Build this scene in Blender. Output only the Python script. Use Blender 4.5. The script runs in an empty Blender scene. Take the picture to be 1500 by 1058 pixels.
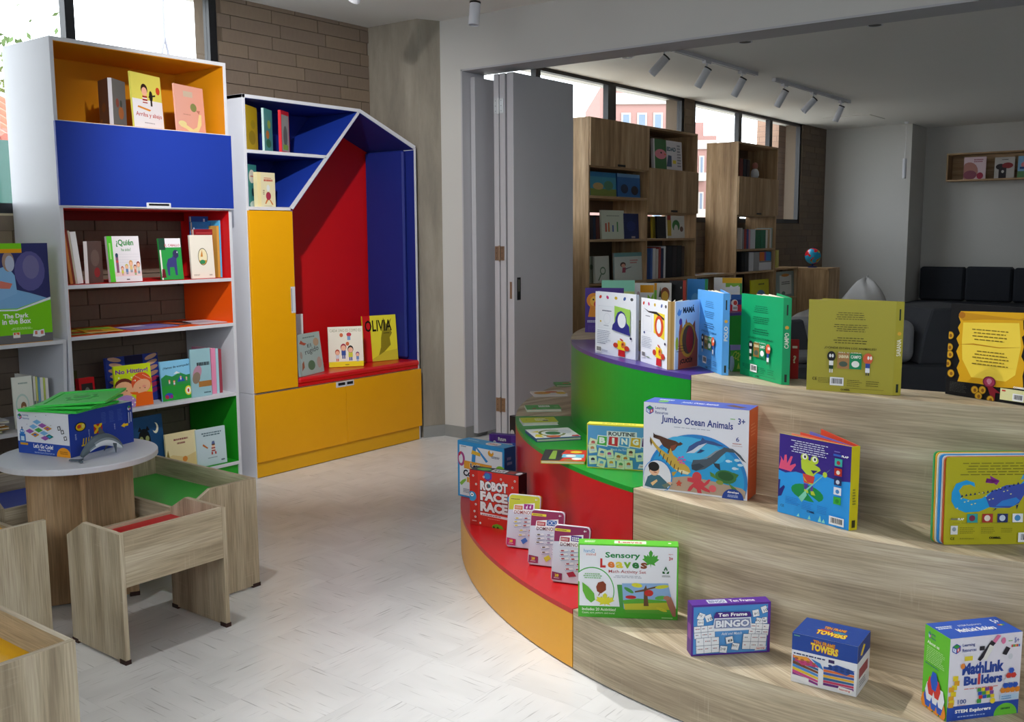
import bpy, bmesh, math, random
from mathutils import Vector, Matrix
rnd = random.Random(7)
S = bpy.context.scene
COL = S.collection

# ------------------------------------------------------------------ camera
FPX, YAW, PIT, ROLL, CAMH = 1443.0, math.radians(-37.62), math.radians(7.385), math.radians(-0.2966), 1.5
_F = Vector((math.sin(YAW)*math.cos(PIT), math.cos(YAW)*math.cos(PIT), -math.sin(PIT)))
_R = Vector((math.cos(YAW), -math.sin(YAW), 0)); _U = _R.cross(_F)
_R, _U = _R*math.cos(ROLL)+_U*math.sin(ROLL), _U*math.cos(ROLL)-_R*math.sin(ROLL)
CAM = Vector((0, 0, CAMH))
cam_data = bpy.data.cameras.new('camera'); cam = bpy.data.objects.new('camera', cam_data); COL.objects.link(cam)
cam_data.sensor_fit = 'HORIZONTAL'; cam_data.sensor_width = 36; cam_data.lens = FPX/1500*36; cam_data.clip_end = 500
cam.matrix_world = Matrix(((_R.x, _U.x, -_F.x, 0), (_R.y, _U.y, -_F.y, 0), (_R.z, _U.z, -_F.z, CAMH), (0, 0, 0, 1)))
S.camera = cam

# ------------------------------------------------------------------ world, lights, exposure
S.view_settings.view_transform = 'Standard'; S.view_settings.look = 'None'; S.view_settings.gamma = 1
S.view_settings.use_curve_mapping = False
S.view_settings.exposure = -0.28
S.cycles.use_denoising = True
S.cycles.max_bounces = 8; S.cycles.diffuse_bounces = 5; S.cycles.glossy_bounces = 3; S.cycles.transparent_max_bounces = 12
S.cycles.sample_clamp_indirect = 6
W = bpy.data.worlds.new('overcast_sky'); S.world = W; W.use_nodes = True
bg = W.node_tree.nodes['Background']; bg.inputs[0].default_value = (0.93, 0.965, 1.0, 1); bg.inputs[1].default_value = 7.5

def area(name, loc, size, power, direction, color=(1, 1, 1), portal=False, spread=None):
    d = bpy.data.lights.new(name, 'AREA'); d.shape = 'RECTANGLE'; d.size, d.size_y = size
    d.energy = power; d.color = color
    if portal: d.cycles.is_portal = True
    if spread: d.spread = spread
    o = bpy.data.objects.new(name, d); COL.objects.link(o); o.location = loc
    o.rotation_euler = Vector(direction).to_track_quat('-Z', 'Y').to_euler()
    return o
# portals guide the sky light through the room's five windows (left wall, end wall and right wall behind the camera)
area('portal_near', (-5.47, 3.08, 2.31), (1.38, 1.76), 1, (1, 0, 0), portal=True)
area('portal_mid', (-5.47, 8.25, 2.31), (1.38, 3.9), 1, (1, 0, 0), portal=True)
area('portal_far', (-5.47, 12.07, 2.31), (1.38, 3.25), 1, (1, 0, 0), portal=True)
area('portal_end', (-1.6, -2.26, 2.1), (3.2, 1.2), 1, (0, 1, 0), portal=True)
area('portal_right', (2.66, .8, 2.1), (1.2, 2.8), 1, (-1, 0, 0), portal=True)

# ------------------------------------------------------------------ pixel helpers (photo treated as 1500 x 1058)
def ray(x, y): return _F + _R*((x-750)/FPX) - _U*((y-529)/FPX)
def oz(x, y, z): d = ray(x, y); return CAM + d*((z-CAMH)/d.z)
def ox(x, y, X): d = ray(x, y); return CAM + d*(X/d.x)
def oy(x, y, Y): d = ray(x, y); return CAM + d*(Y/d.y)
def od(x, y, D): return CAM + ray(x, y)*D
def pr(p):
    d = Vector(p)-CAM; w = d.dot(_F); return 750+FPX*d.dot(_R)/w, 529-FPX*d.dot(_U)/w
def bis(fn, lo, hi):
    flo = fn(lo)
    for _ in range(50):
        m = (lo+hi)/2; fm = fn(m)
        if (fm > 0) == (flo > 0): lo, flo = m, fm
        else: hi = m
    return (lo+hi)/2

# ------------------------------------------------------------------ colours and materials
def lin(h):
    h = h.lstrip('#'); o = []
    for i in (0, 2, 4):
        c = int(h[i:i+2], 16)/255; o.append(c/12.92 if c <= .04045 else ((c+.055)/1.055)**2.4)
    return (*o, 1.0)
MATS = {}
def new_mat(name):
    m = bpy.data.materials.new(name); m.use_nodes = True
    return m, m.node_tree.nodes, m.node_tree.links, m.node_tree.nodes['Principled BSDF']
def mat(hexc, rough=.5, spec=.4, var=.05, scale=9, bump=0.0, bscale=120, metal=0, coat=0, name=None, emit=0):
    """plain painted / plastic / paper surface with a little procedural unevenness"""
    key = (hexc, rough, spec, var, scale, bump, bscale, metal, coat, emit)
    if key in MATS: return MATS[key]
    m, N, L, B = new_mat(name or 'surface_'+hexc.strip('#'))
    c = lin(hexc)
    tc = N.new('ShaderNodeTexCoord'); nz = N.new('ShaderNodeTexNoise'); nz.inputs['Scale'].default_value = scale; nz.inputs['Detail'].default_value = 3
    L.new(tc.outputs['Object'], nz.inputs['Vector'])
    mx = N.new('ShaderNodeMix'); mx.data_type = 'RGBA'; mx.blend_type = 'MIX'
    mx.inputs[6].default_value = tuple(v*(1-var) for v in c[:3])+(1,); mx.inputs[7].default_value = tuple(min(1, v*(1+var)) for v in c[:3])+(1,)
    L.new(nz.outputs['Fac'], mx.inputs[0]); L.new(mx.outputs[2], B.inputs['Base Color'])
    B.inputs['Roughness'].default_value = rough; B.inputs['Specular IOR Level'].default_value = spec
    B.inputs['Metallic'].default_value = metal; B.inputs['Coat Weight'].default_value = coat
    if emit:
        B.inputs['Emission Color'].default_value = c; B.inputs['Emission Strength'].default_value = emit
    if bump:
        n2 = N.new('ShaderNodeTexNoise'); n2.inputs['Scale'].default_value = bscale; n2.inputs['Detail'].default_value = 4
        L.new(tc.outputs['Object'], n2.inputs['Vector'])
        bp = N.new('ShaderNodeBump'); bp.inputs['Strength'].default_value = bump; bp.inputs['Distance'].default_value = .004
        L.new(n2.outputs['Fac'], bp.inputs['Height']); L.new(bp.outputs['Normal'], B.inputs['Normal'])
    MATS[key] = m; return m
def ramp(N, pts):
    r = N.new('ShaderNodeValToRGB'); e = r.color_ramp.elements
    while len(e) < len(pts): e.new(.5)
    for el, (p, c) in zip(e, pts): el.position = p; el.color = c if isinstance(c, tuple) else lin(c)
    return r
def wood(name, dark, mid, light, rough=.5, saw=.35):
    """oak laminate: grain runs along u of the UV map (metres)"""
    m, N, L, B = new_mat(name)
    uv = N.new('ShaderNodeUVMap'); uv.uv_map = 'UVMap'
    oi = N.new('ShaderNodeObjectInfo')
    cb = N.new('ShaderNodeCombineXYZ'); mu = N.new('ShaderNodeMath'); mu.operation = 'MULTIPLY'; mu.inputs[1].default_value = 37
    L.new(oi.outputs['Random'], mu.inputs[0]); L.new(mu.outputs[0], cb.inputs[0]); L.new(mu.outputs[0], cb.inputs[1])
    ad = N.new('ShaderNodeVectorMath'); ad.operation = 'ADD'; L.new(uv.outputs[0], ad.inputs[0]); L.new(cb.outputs[0], ad.inputs[1])
    def mapped(sx, sy):
        mp = N.new('ShaderNodeMapping'); mp.inputs['Scale'].default_value = (sx, sy, 1); L.new(ad.outputs[0], mp.inputs[0]); return mp.outputs[0]
    n1 = N.new('ShaderNodeTexNoise'); n1.inputs['Scale'].default_value = 1; n1.inputs['Detail'].default_value = 5; n1.inputs['Distortion'].default_value = .35
    L.new(mapped(1.1, 15), n1.inputs['Vector'])
    n2 = N.new('ShaderNodeTexNoise'); n2.inputs['Scale'].default_value = 1; n2.inputs['Detail'].default_value = 3
    L.new(mapped(7, 190), n2.inputs['Vector'])
    n3 = N.new('ShaderNodeTexNoise'); n3.inputs['Scale'].default_value = 1; n3.inputs['Detail'].default_value = 2
    L.new(mapped(150, 7), n3.inputs['Vector'])
    n4 = N.new('ShaderNodeTexNoise'); n4.inputs['Scale'].default_value = 1; n4.inputs['Detail'].default_value = 1
    L.new(mapped(5, 6), n4.inputs['Vector'])
    r1 = ramp(N, [(.30, dark), (.48, mid), (.68, light)]); L.new(n1.outputs['Fac'], r1.inputs[0])
    mx = N.new('ShaderNodeMix'); mx.data_type = 'RGBA'; mx.blend_type = 'OVERLAY'; mx.inputs[0].default_value = .55
    L.new(r1.outputs[0], mx.inputs[6]); L.new(n2.outputs['Fac'], mx.inputs[7])
    # pale saw marks across the grain, in patches
    rs = ramp(N, [(.60, (0, 0, 0, 1)), (.70, (1, 1, 1, 1))]); L.new(n3.outputs['Fac'], rs.inputs[0])
    rp = ramp(N, [(.52, (0, 0, 0, 1)), (.66, (1, 1, 1, 1))]); L.new(n4.outputs['Fac'], rp.inputs[0])
    mm = N.new('ShaderNodeMath'); mm.operation = 'MULTIPLY'; L.new(rs.outputs[0], mm.inputs[0]); L.new(rp.outputs[0], mm.inputs[1])
    m3 = N.new('ShaderNodeMath'); m3.operation = 'MULTIPLY'; m3.inputs[1].default_value = saw; L.new(mm.outputs[0], m3.inputs[0])
    m2 = N.new('ShaderNodeMix'); m2.data_type = 'RGBA'; L.new(m3.outputs[0], m2.inputs[0]); L.new(mx.outputs[2], m2.inputs[6]); m2.inputs[7].default_value = lin(light)
    L.new(m2.outputs[2], B.inputs['Base Color']); B.inputs['Roughness'].default_value = rough; B.inputs['Specular IOR Level'].default_value = .35
    bp = N.new('ShaderNodeBump'); bp.inputs['Strength'].default_value = .12; bp.inputs['Distance'].default_value = .002
    L.new(n2.outputs['Fac'], bp.inputs['Height']); L.new(bp.outputs['Normal'], B.inputs['Normal'])
    return m
OAK = wood('pale_oak_laminate', '#9a8a73', '#b7a78c', '#d0c3aa')
OAK2 = wood('tan_oak_laminate', '#8f7050', '#ad8d67', '#c4a682', saw=.1)
WHITE = mat('#d3d5dd', .42, .45, .02); YELLOW = mat('#eba600', .42, .4, .02); BLUE = mat('#1d399f', .42, .4, .03)
RED = mat('#cf1016', .45, .4, .03); ORANGE = mat('#f05a0a', .42, .4, .02); GREEN = mat('#1f9d22', .42, .4, .03)
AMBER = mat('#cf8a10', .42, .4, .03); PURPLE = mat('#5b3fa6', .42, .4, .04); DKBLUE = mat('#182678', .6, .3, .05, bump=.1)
BLACKM = mat('#15161a', .45, .4, .05); DARKFEET = mat('#3a2420', .6, .3, .05); PAPER = mat('#ece6d6', .8, .1, .03)
CARD = mat('#e9e9e9', .5, .3, .02); STEEL = mat('#b9bbbd', .35, .5, .05, metal=.8); BRASS = mat('#8d7560', .45, .5, .08, metal=.5)
PLASTER = mat('#c8c7c4', .8, .2, .02, scale=3, bump=.05, bscale=60); CEIL = mat('#eae9e6', .9, .1, .015, scale=2)
LILAC = mat('#b4b4ba', .5, .35, .02); GREYBASE = mat('#8d8f8e', .6, .3, .08, scale=14)
CHARCOAL = mat('#4c4e55', .85, .2, .06, bump=.15, bscale=300); SOFAG = mat('#31343b', .85, .2, .06, bump=.15, bscale=300)
LTGREY = mat('#9fa1a6', .8, .2, .05, bump=.12, bscale=200)

def concrete():
    m, N, L, B = new_mat('cast_concrete')
    tc = N.new('ShaderNodeTexCoord'); a = N.new('ShaderNodeTexNoise'); a.inputs['Scale'].default_value = 2.2; a.inputs['Detail'].default_value = 8; a.inputs['Roughness'].default_value = .65
    mp = N.new('ShaderNodeMapping'); mp.inputs['Scale'].default_value = (2.2, 2.2, .45); L.new(tc.outputs['Object'], mp.inputs[0]); L.new(mp.outputs[0], a.inputs['Vector'])
    r = ramp(N, [(.3, '#79736a'), (.5, '#8f887c'), (.72, '#a69f92')]); L.new(a.outputs['Fac'], r.inputs[0]); L.new(r.outputs[0], B.inputs['Base Color'])
    B.inputs['Roughness'].default_value = .8
    n2 = N.new('ShaderNodeTexNoise'); n2.inputs['Scale'].default_value = 40; n2.inputs['Detail'].default_value = 6; L.new(tc.outputs['Object'], n2.inputs['Vector'])
    bp = N.new('ShaderNodeBump'); bp.inputs['Strength'].default_value = .2; bp.inputs['Distance'].default_value = .004; L.new(n2.outputs['Fac'], bp.inputs['Height']); L.new(bp.outputs[0], B.inputs['Normal'])
    return m
CONCRETE = concrete()
def brickmat(name, lo, hi):
    m, N, L, B = new_mat(name)
    oi = N.new('ShaderNodeObjectInfo'); tc = N.new('ShaderNodeTexCoord'); n = N.new('ShaderNodeTexNoise'); n.inputs['Scale'].default_value = 16; n.inputs['Detail'].default_value = 6
    L.new(tc.outputs['Object'], n.inputs['Vector'])
    ad = N.new('ShaderNodeMath'); ad.operation = 'MULTIPLY_ADD'; ad.inputs[1].default_value = .5; L.new(oi.outputs['Random'], ad.inputs[0]); 
    m2 = N.new('ShaderNodeMath'); m2.operation = 'MULTIPLY'; m2.inputs[1].default_value = .5; L.new(n.outputs['Fac'], m2.inputs[0]); L.new(m2.outputs[0], ad.inputs[2])
    r = ramp(N, [(.2, lo), (.8, hi)]); L.new(ad.outputs[0], r.inputs[0]); L.new(r.outputs[0], B.inputs['Base Color']); B.inputs['Roughness'].default_value = .85
    bp = N.new('ShaderNodeBump'); bp.inputs['Strength'].default_value = .3; bp.inputs['Distance'].default_value = .004; L.new(n.outputs['Fac'], bp.inputs['Height']); L.new(bp.outputs[0], B.inputs['Normal'])
    return m
BRICK = brickmat('brown_clay_brick', '#6f6156', '#7c6c5b'); MORTAR = mat('#62564a', .9, .1, .08, scale=20)
def tilemat():
    m, N, L, B = new_mat('streaked_vinyl_tile')
    uv = N.new('ShaderNodeUVMap'); uv.uv_map = 'UVMap'; oi = N.new('ShaderNodeObjectInfo')
    mu = N.new('ShaderNodeMath'); mu.operation = 'MULTIPLY'; mu.inputs[1].default_value = 91; L.new(oi.outputs['Random'], mu.inputs[0])
    cb = N.new('ShaderNodeCombineXYZ'); L.new(mu.outputs[0], cb.inputs[0]); L.new(mu.outputs[0], cb.inputs[1])
    ad = N.new('ShaderNodeVectorMath'); L.new(uv.outputs[0], ad.inputs[0]); L.new(cb.outputs[0], ad.inputs[1])
    def noise(sx, sy, det):
        mp = N.new('ShaderNodeMapping'); mp.inputs['Scale'].default_value = (sx, sy, 1); L.new(ad.outputs[0], mp.inputs[0])
        n = N.new('ShaderNodeTexNoise'); n.inputs['Scale'].default_value = 1; n.inputs['Detail'].default_value = det; L.new(mp.outputs[0], n.inputs['Vector']); return n
    a = noise(6, 120, 2); b = noise(2.5, 7, 2)
    ra = ramp(N, [(.62, (0, 0, 0, 1)), (.73, (1, 1, 1, 1))]); L.new(a.outputs['Fac'], ra.inputs[0])
    rb = ramp(N, [(.35, '#e0e1e2'), (.6, '#e9eaeb')]); L.new(b.outputs['Fac'], rb.inputs[0])
    mx = N.new('ShaderNodeMix'); mx.data_type = 'RGBA'; ml = N.new('ShaderNodeMath'); ml.operation = 'MULTIPLY'; ml.inputs[1].default_value = .5
    L.new(ra.outputs[0], ml.inputs[0]); L.new(ml.outputs[0], mx.inputs[0]); L.new(rb.outputs[0], mx.inputs[6]); mx.inputs[7].default_value = lin('#7e7f80')
    L.new(mx.outputs[2], B.inputs['Base Color']); B.inputs['Roughness'].default_value = .26; B.inputs['Specular IOR Level'].default_value = .5
    return m
TILE = tilemat()
def glassmat():
    m, N, L, B = new_mat('window_glass'); out = N['Material Output']; N.remove(B)
    t = N.new('ShaderNodeBsdfTransparent'); g = N.new('ShaderNodeBsdfGlossy'); g.inputs['Roughness'].default_value = .02; mx = N.new('ShaderNodeMixShader'); mx.inputs[0].default_value = .04
    t.inputs[0].default_value = (.97, .99, 1, 1)
    L.new(t.outputs[0], mx.inputs[1]); L.new(g.outputs[0], mx.inputs[2]); L.new(mx.outputs[0], out.inputs[0]); return m
GLASS = glassmat()
def printmat():
    m, N, L, B = new_mat('printed_paper')
    a = N.new('ShaderNodeAttribute'); a.attribute_name = 'Col'; L.new(a.outputs['Color'], B.inputs['Base Color'])
    B.inputs['Roughness'].default_value = .42; B.inputs['Specular IOR Level'].default_value = .28
    return m
PRINT = printmat()

# ------------------------------------------------------------------ mesh helpers
class MB:
    def __init__(s): s.v = []; s.f = []; s.uv = []; s.c = []
    def face(s, pts, uvs=None, c=None):
        b = len(s.v); s.v += [tuple(p) for p in pts]; s.f.append(tuple(range(b, b+len(pts))))
        s.uv.append(uvs or [(0, 0)]*len(pts)); s.c.append(c)
        return s
    def gface(s, pts, g, c=None):
        """face with grain UVs: u runs along the axis vector g"""
        P = [Vector(p) for p in pts]; n = (P[1]-P[0]).cross(P[2]-P[0])
        if n.length < 1e-12 and len(P) > 3: n = (P[2]-P[0]).cross(P[3]-P[0])
        n = n.normalized() if n.length > 1e-12 else Vector((0, 0, 1))
        g = Vector(g)
        if abs(n.dot(g)) > .9: g = Vector((g.y, g.z, g.x))
        u = (g - n*n.dot(g)).normalized(); w = n.cross(u)
        return s.face(P, [(p.dot(u), p.dot(w)) for p in P], c)
    def box(s, x0, x1, y0, y1, z0, z1, g=(0, 0, 1), c=None):
        p = [(x0, y0, z0), (x1, y0, z0), (x1, y1, z0), (x0, y1, z0), (x0, y0, z1), (x1, y0, z1), (x1, y1, z1), (x0, y1, z1)]
        for q in ((3, 2, 1, 0), (4, 5, 6, 7), (0, 1, 5, 4), (1, 2, 6, 5), (2, 3, 7, 6), (3, 0, 4, 7)): s.gface([p[i] for i in q], g, c)
        return s
    def prism(s, poly, e0, e1, fn, g=(0, 0, 1), c=None):
        """extrude a 2D polygon; fn(a, b, e) -> xyz"""
        n = len(poly); A = [fn(a, b, e0) for a, b in poly]; B = [fn(a, b, e1) for a, b in poly]
        s.gface(A[::-1], g, c); s.gface(B, g, c)
        for i in range(n): j = (i+1) % n; s.gface([A[i], A[j], B[j], B[i]], g, c)
        return s
    def lathe(s, prof, n=24, cx=0, cy=0, c=None):
        for (r0, z0), (r1, z1) in zip(prof, prof[1:]):
            for i in range(n):
                a, b = 2*math.pi*i/n, 2*math.pi*(i+1)/n
                q = [(cx+r*math.cos(t), cy+r*math.sin(t), z) for r, t, z in ((r0, a, z0), (r0, b, z0), (r1, b, z1), (r1, a, z1))]
                if r0 < 1e-6: q = [q[0], q[2], q[3]]
                elif r1 < 1e-6: q = q[:3]
                s.face(q, None, c)
        return s
    def tube(s, pts, r, n=8, c=None):
        P = [Vector(p) for p in pts]; rings = []
        for i, p in enumerate(P):
            t = (P[min(i+1, len(P)-1)]-P[max(i-1, 0)]).normalized(); a = t.orthogonal().normalized() if i == 0 else (rings[-1][1]-t*rings[-1][1].dot(t)).normalized()
            rr = r[i] if isinstance(r, (list, tuple)) else r
            b = t.cross(a); rings.append(([p+(a*math.cos(2*math.pi*k/n)+b*math.sin(2*math.pi*k/n))*rr for k in range(n)], a))
        for (r0, _), (r1, _) in zip(rings, rings[1:]):
            for k in range(n): s.face([r0[k], r0[(k+1) % n], r1[(k+1) % n], r1[k]], None, c)
        s.face(rings[0][0][::-1], None, c); s.face(rings[-1][0], None, c)
        return s
    def mesh(s, name, m, smooth=False, weld=True):
        me = bpy.data.meshes.new(name); me.from_pydata(s.v, [], s.f)
        ul = me.uv_layers.new(name='UVMap'); ul.data.foreach_set('uv', [x for f in s.uv for p in f for x in p])
        if any(c is not None for c in s.c):
            ca = me.color_attributes.new('Col', 'FLOAT_COLOR', 'CORNER'); buf = []
            for f, c in zip(s.f, s.c): buf += list(c or (1, 1, 1, 1))*len(f)
            ca.data.foreach_set('color', buf)
        if m: me.materials.append(m)
        if weld:
            bm = bmesh.new(); bm.from_mesh(me); bmesh.ops.remove_doubles(bm, verts=bm.verts, dist=1e-5); bm.to_mesh(me); bm.free()
        if smooth: me.polygons.foreach_set('use_smooth', [True]*len(me.polygons))
        me.update(); return me
    def build(s, name, m, parent=None, smooth=False, bevel=0, weld=True, seg=1):
        o = bpy.data.objects.new(name, s.mesh(name, m, smooth, weld)); COL.objects.link(o)
        if parent: o.parent = parent
        if bevel:
            b = o.modifiers.new('edge', 'BEVEL'); b.width = bevel; b.segments = seg; b.limit_method = 'ANGLE'
        return o
def tag(o, label, cat, group=None, kind=None):
    if label: o['label'] = label
    if cat: o['category'] = cat
    if group: o['group'] = group
    if kind: o['kind'] = kind
    return o
def empty(name, M=None, label=None, cat=None, group=None, kind=None):
    o = bpy.data.objects.new(name, None); COL.objects.link(o); o.empty_display_size = .05
    if M is not None: o.matrix_world = M if isinstance(M, Matrix) else Matrix.Translation(M)
    return tag(o, label, cat, group, kind)
def frame(A, xd, lean=0.0):
    """matrix at A: local x along xd (horizontal), local y away from the viewer of the front, z up; lean tips the top back"""
    X = Vector((xd[0], xd[1], 0)).normalized(); Y = Vector((-X.y, X.x, 0)); Z = Vector((0, 0, 1))
    c, s_ = math.cos(lean), math.sin(lean)
    Z2 = Z*c + Y*s_; Y2 = Y*c - Z*s_
    return Matrix(((X.x, Y2.x, Z2.x, A[0]), (X.y, Y2.y, Z2.y, A[1]), (X.z, Y2.z, Z2.z, A[2]), (0, 0, 0, 1)))
def struct(name, mb, m, **k):
    o = mb.build(name, m, **k); o['kind'] = 'structure'; return o
def bx(name, m, parent, x0, x1, y0, y1, z0, z1, g=(0, 0, 1), bevel=0): return MB().box(x0, x1, y0, y1, z0, z1, g).build(name, m, parent, bevel=bevel)

# ------------------------------------------------------------------ the rooms
XW, YP0, YP1, ZC = -5.39, 5.44, 5.68, 3.0
XR, YB, YE = 2.6, -2.2, 15.34
floor = struct('floor', MB().box(XW-.2, XR+.2, YB-.2, YE+.2, -.2, -.004, (1, 0, 0)), mat('#d4d5d6', .35, .45, .03))
T = .305
tA = MB().box(0, T-.0004, 0, T-.0004, -.004, 0, (1, 0, 0)).mesh('floor_tile', TILE); tB = MB().box(0, T-.0004, 0, T-.0004, -.004, 0, (0, 1, 0)).mesh('floor_tile', TILE)
for i in range(14):
    for j in range(15):
        x, y = -5.0+i*T, .95+j*T
        if math.hypot(x+.15+1.011, y+.15-5.19) < 2.15 or y > 5.4: continue
        o = bpy.data.objects.new('floor_tile', tA if (i+j) % 2 else tB); COL.objects.link(o); o.location = (x, y, 0); o.parent = floor
ceiling = struct('ceiling', MB().box(XW-.3, XR+.2, YB-.2, YE+.2, ZC, ZC+.2), CEIL)
# window wall (left): masonry below and between the windows
wl = MB()
WIN = [(2.2, 3.97), (6.3, 10.21), (10.44, 13.71)]; ZS = 1.62
xa, xb = XW-.24, XW-.008
wl.box(xa, xb, YB-.2, YE+.2, 0, ZS)
for a, b in ((YB-.2, WIN[0][0]), (WIN[0][1], WIN[1][0]), (WIN[1][1], WIN[2][0]), (WIN[2][1], YE+.2)): wl.box(xa, xb, a, b, ZS, ZC)
wall_left = struct('wall_left', wl, MORTAR)
CH, BL = .085, .40
bm_ = MB().box(0, .012, 0, 1, 0, CH-.004).mesh('brick', BRICK)
def bricks(y0, y1, z0, z1):
    k = int(z0/CH)
    while k*CH < z1-.02:
        zz = k*CH; y = math.floor(y0/BL)*BL - (BL/2 if k % 2 else 0) - (.13 if k % 3 == 0 else 0)
        while y < y1-.01:
            a, b = max(y, y0), min(y+BL-.007, y1)
            if b-a > .03:
                o = bpy.data.objects.new('brick', bm_); COL.objects.link(o); o.parent = wall_left
                o.location = (xb+rnd.uniform(-.0015, .001), a, zz); top = min(CH-.004, z1-zz)
                o.scale = (1, b-a, top/(CH-.004))
            y += BL
        k += 1
bricks(2.0, 3.75, 0.16, 1.62); bricks(3.97, 5.29, 2.11, 3.0); bricks(9.75, 10.95, 1.0, 1.62); bricks(11.85, 13.71, 1.0, 1.62)
bricks(13.71, 14.64, .9, 3.0); bricks(10.21, 10.44, 1.62, 3.0)
# concrete column in the corner
struct('column', MB().box(XW-.1, -4.898, 5.283, YP1, 0, ZC).prism([(-4.898, 5.283), (-4.827, 5.44), (-4.827, YP1), (-4.898, YP1)], 0, ZC, lambda a, b, e: (a, b, e)), CONCRETE)
# partition with the wide opening
XO = -4.633; ZO = 2.645
struct('wall_partition', MB().box(-4.83, XO, YP0, YP1, 0, ZC).box(XO, XR, YP0, YP1, ZO, ZC), PLASTER)
tr = empty('trim_1', kind='structure')
bx('jamb_lining', LILAC, tr, XO, XO+.012, YP0-.004, YP1+.004, 0, ZO); bx('head_lining', LILAC, tr, XO, XR, YP0-.004, YP1+.004, ZO-.012, ZO)
struct('baseboard_partition', MB().box(-4.83, XO+.014, YP0-.012, YP0, 0, .085).box(XO+.012, XO+.02, YP0-.012, YP1, 0, .085), GREYBASE)
struct('baseboard_column', MB().prism([(-4.898, 5.283), (-4.893, 5.272), (-4.820, 5.428), (-4.827, 5.44)], 0, .085, lambda a, b, e: (a, b, e)), GREYBASE)
# far room: end wall with a step back to the seating bay, right wall, end wall behind the camera
struct('wall_far', MB().box(XW, -4.16, 14.64, YE+.2, 0, ZC).box(-4.16, XR+.2, YE, YE+.2, 0, ZC), PLASTER)
wr = MB(); wr.box(XR, XR+.2, YB, -.6, 0, ZC).box(XR, XR+.2, -.6, 2.2, 0, 1.5).box(XR, XR+.2, -.6, 2.2, 2.7, ZC).box(XR, XR+.2, 2.2, YE, 0, ZC)
struct('wall_right', wr, PLASTER)
wb = MB(); wb.box(XW, -3.2, YB-.2, YB, 0, ZC).box(-3.2, 0, YB-.2, YB, 0, 1.5).box(-3.2, 0, YB-.2, YB, 2.7, ZC).box(0, XR+.2, YB-.2, YB, 0, ZC)
struct('wall_back', wb, PLASTER)
def window(n, axis, c, a0, a1, z0, z1, mulls, th=.06, w=.055):
    """dark aluminium window in the plane axis = c, from a0 to a1"""
    r = empty('window_%d' % n, kind='structure')
    def b(nm, m, p0, p1, q0, q1, t=th):
        if axis == 'x': bx(nm, m, r, c-t/2, c+t/2, p0, p1, q0, q1)
        else: bx(nm, m, r, p0, p1, c-t/2, c+t/2, q0, q1)
    b('bottom_rail', BLACKM, a0, a1, z0, z0+w); b('top_rail', BLACKM, a0, a1, z1-w*.6, z1); b('frame_stile', BLACKM, a0, a0+w, z0, z1); b('frame_stile', BLACKM, a1-w, a1, z0, z1)
    for y, ww in mulls: b('mullion', BLACKM, y-ww/2, y+ww/2, z0+w, z1-w*.6)
    ed = [a0+w]+[y for y, _ in mulls]+[a1-w]
    for p, q in zip(ed, ed[1:]): b('pane', GLASS, p, q, z0+w, z1-w*.6, .006)
    return r
window(1, 'x', XW-.04, WIN[0][0], WIN[0][1], ZS, ZC, [(3.0, .055)])
window(2, 'x', XW-.04, WIN[1][0], WIN[1][1], ZS, ZC, [(7.42, .07), (8.68, .15)])
window(3, 'x', XW-.04, WIN[2][0], WIN[2][1], ZS, ZC, [(11.7, .09), (12.65, .09)])
window(4, 'y', YB-.1, -3.2, 0, 1.5, 2.7, [(-2.1, .06), (-1.05, .06)])
window(5, 'x', XR+.1, -.6, 2.2, 1.5, 2.7, [(.35, .06), (1.3, .06)])
bx('sill', mat('#b9ab92', .7, .2, .05), None, XW-.24, XW+.004, WIN[0][0], WIN[0][1], ZS-.012, ZS)['kind'] = 'structure'

# folding door leaves, parked in the opening
Y0 = 5.52
def leaf(x0, x1, y1, label, lock=False):
    r = empty('folding_door_leaf', (x0, Y0, 0), label, 'door', 'folded door leaves in the opening')
    bx('panel', LILAC, r, 0, x1-x0, 0, y1-Y0, .03, 2.60, bevel=.002)
    return r
l1 = leaf(-4.615, -4.575, 6.22, 'lilac folding door leaf hinged to the opening jamb, leftmost of the stack')
l2 = leaf(-4.405, -4.362, 6.24, 'lilac folding door leaf in the middle of the stack, with its hinges on the left')
l3 = leaf(-4.352, -4.305, 6.24, 'lilac folding door leaf second from the grey face, hinges along its edge')
l4 = leaf(-4.288, -4.232, 6.26, 'folding door leaf with the broad grey face and sunken lock, rightmost of the stack')
for z, m_ in ((2.38, STEEL), (1.36, BRASS), (.27, BRASS)):
    for o_, x0, x1 in ((l2, .006, .041), (l3, .002, .036)):
        h = bx('hinge_leaf', m_, o_, x0, x1, -.004, 0, z-.05, z+.05)
        for k in range(3):
            bx('screw', BLACKM, h, x0+.012, x0+.017, -.0048, -.004, z-.036+k*.035, z-.031+k*.035)
    MB().lathe([(0, z-.055), (.006, z-.055), (.006, z+.055), (0, z+.055)], 8, .0475, -.006).build('hinge_knuckle', m_, l2)
bx('lock_plate', BLACKM, l4, .056, .058, .035, .075, 1.03, 1.19); bx('lock_recess', mat('#5a5a52', .5, .5, .05), l4, .058, .0585, .045, .065, 1.09, 1.175)
bx('edge_lock', BRASS, l4, .018, .038, -.001, 0, 1.04, 1.16)

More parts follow.
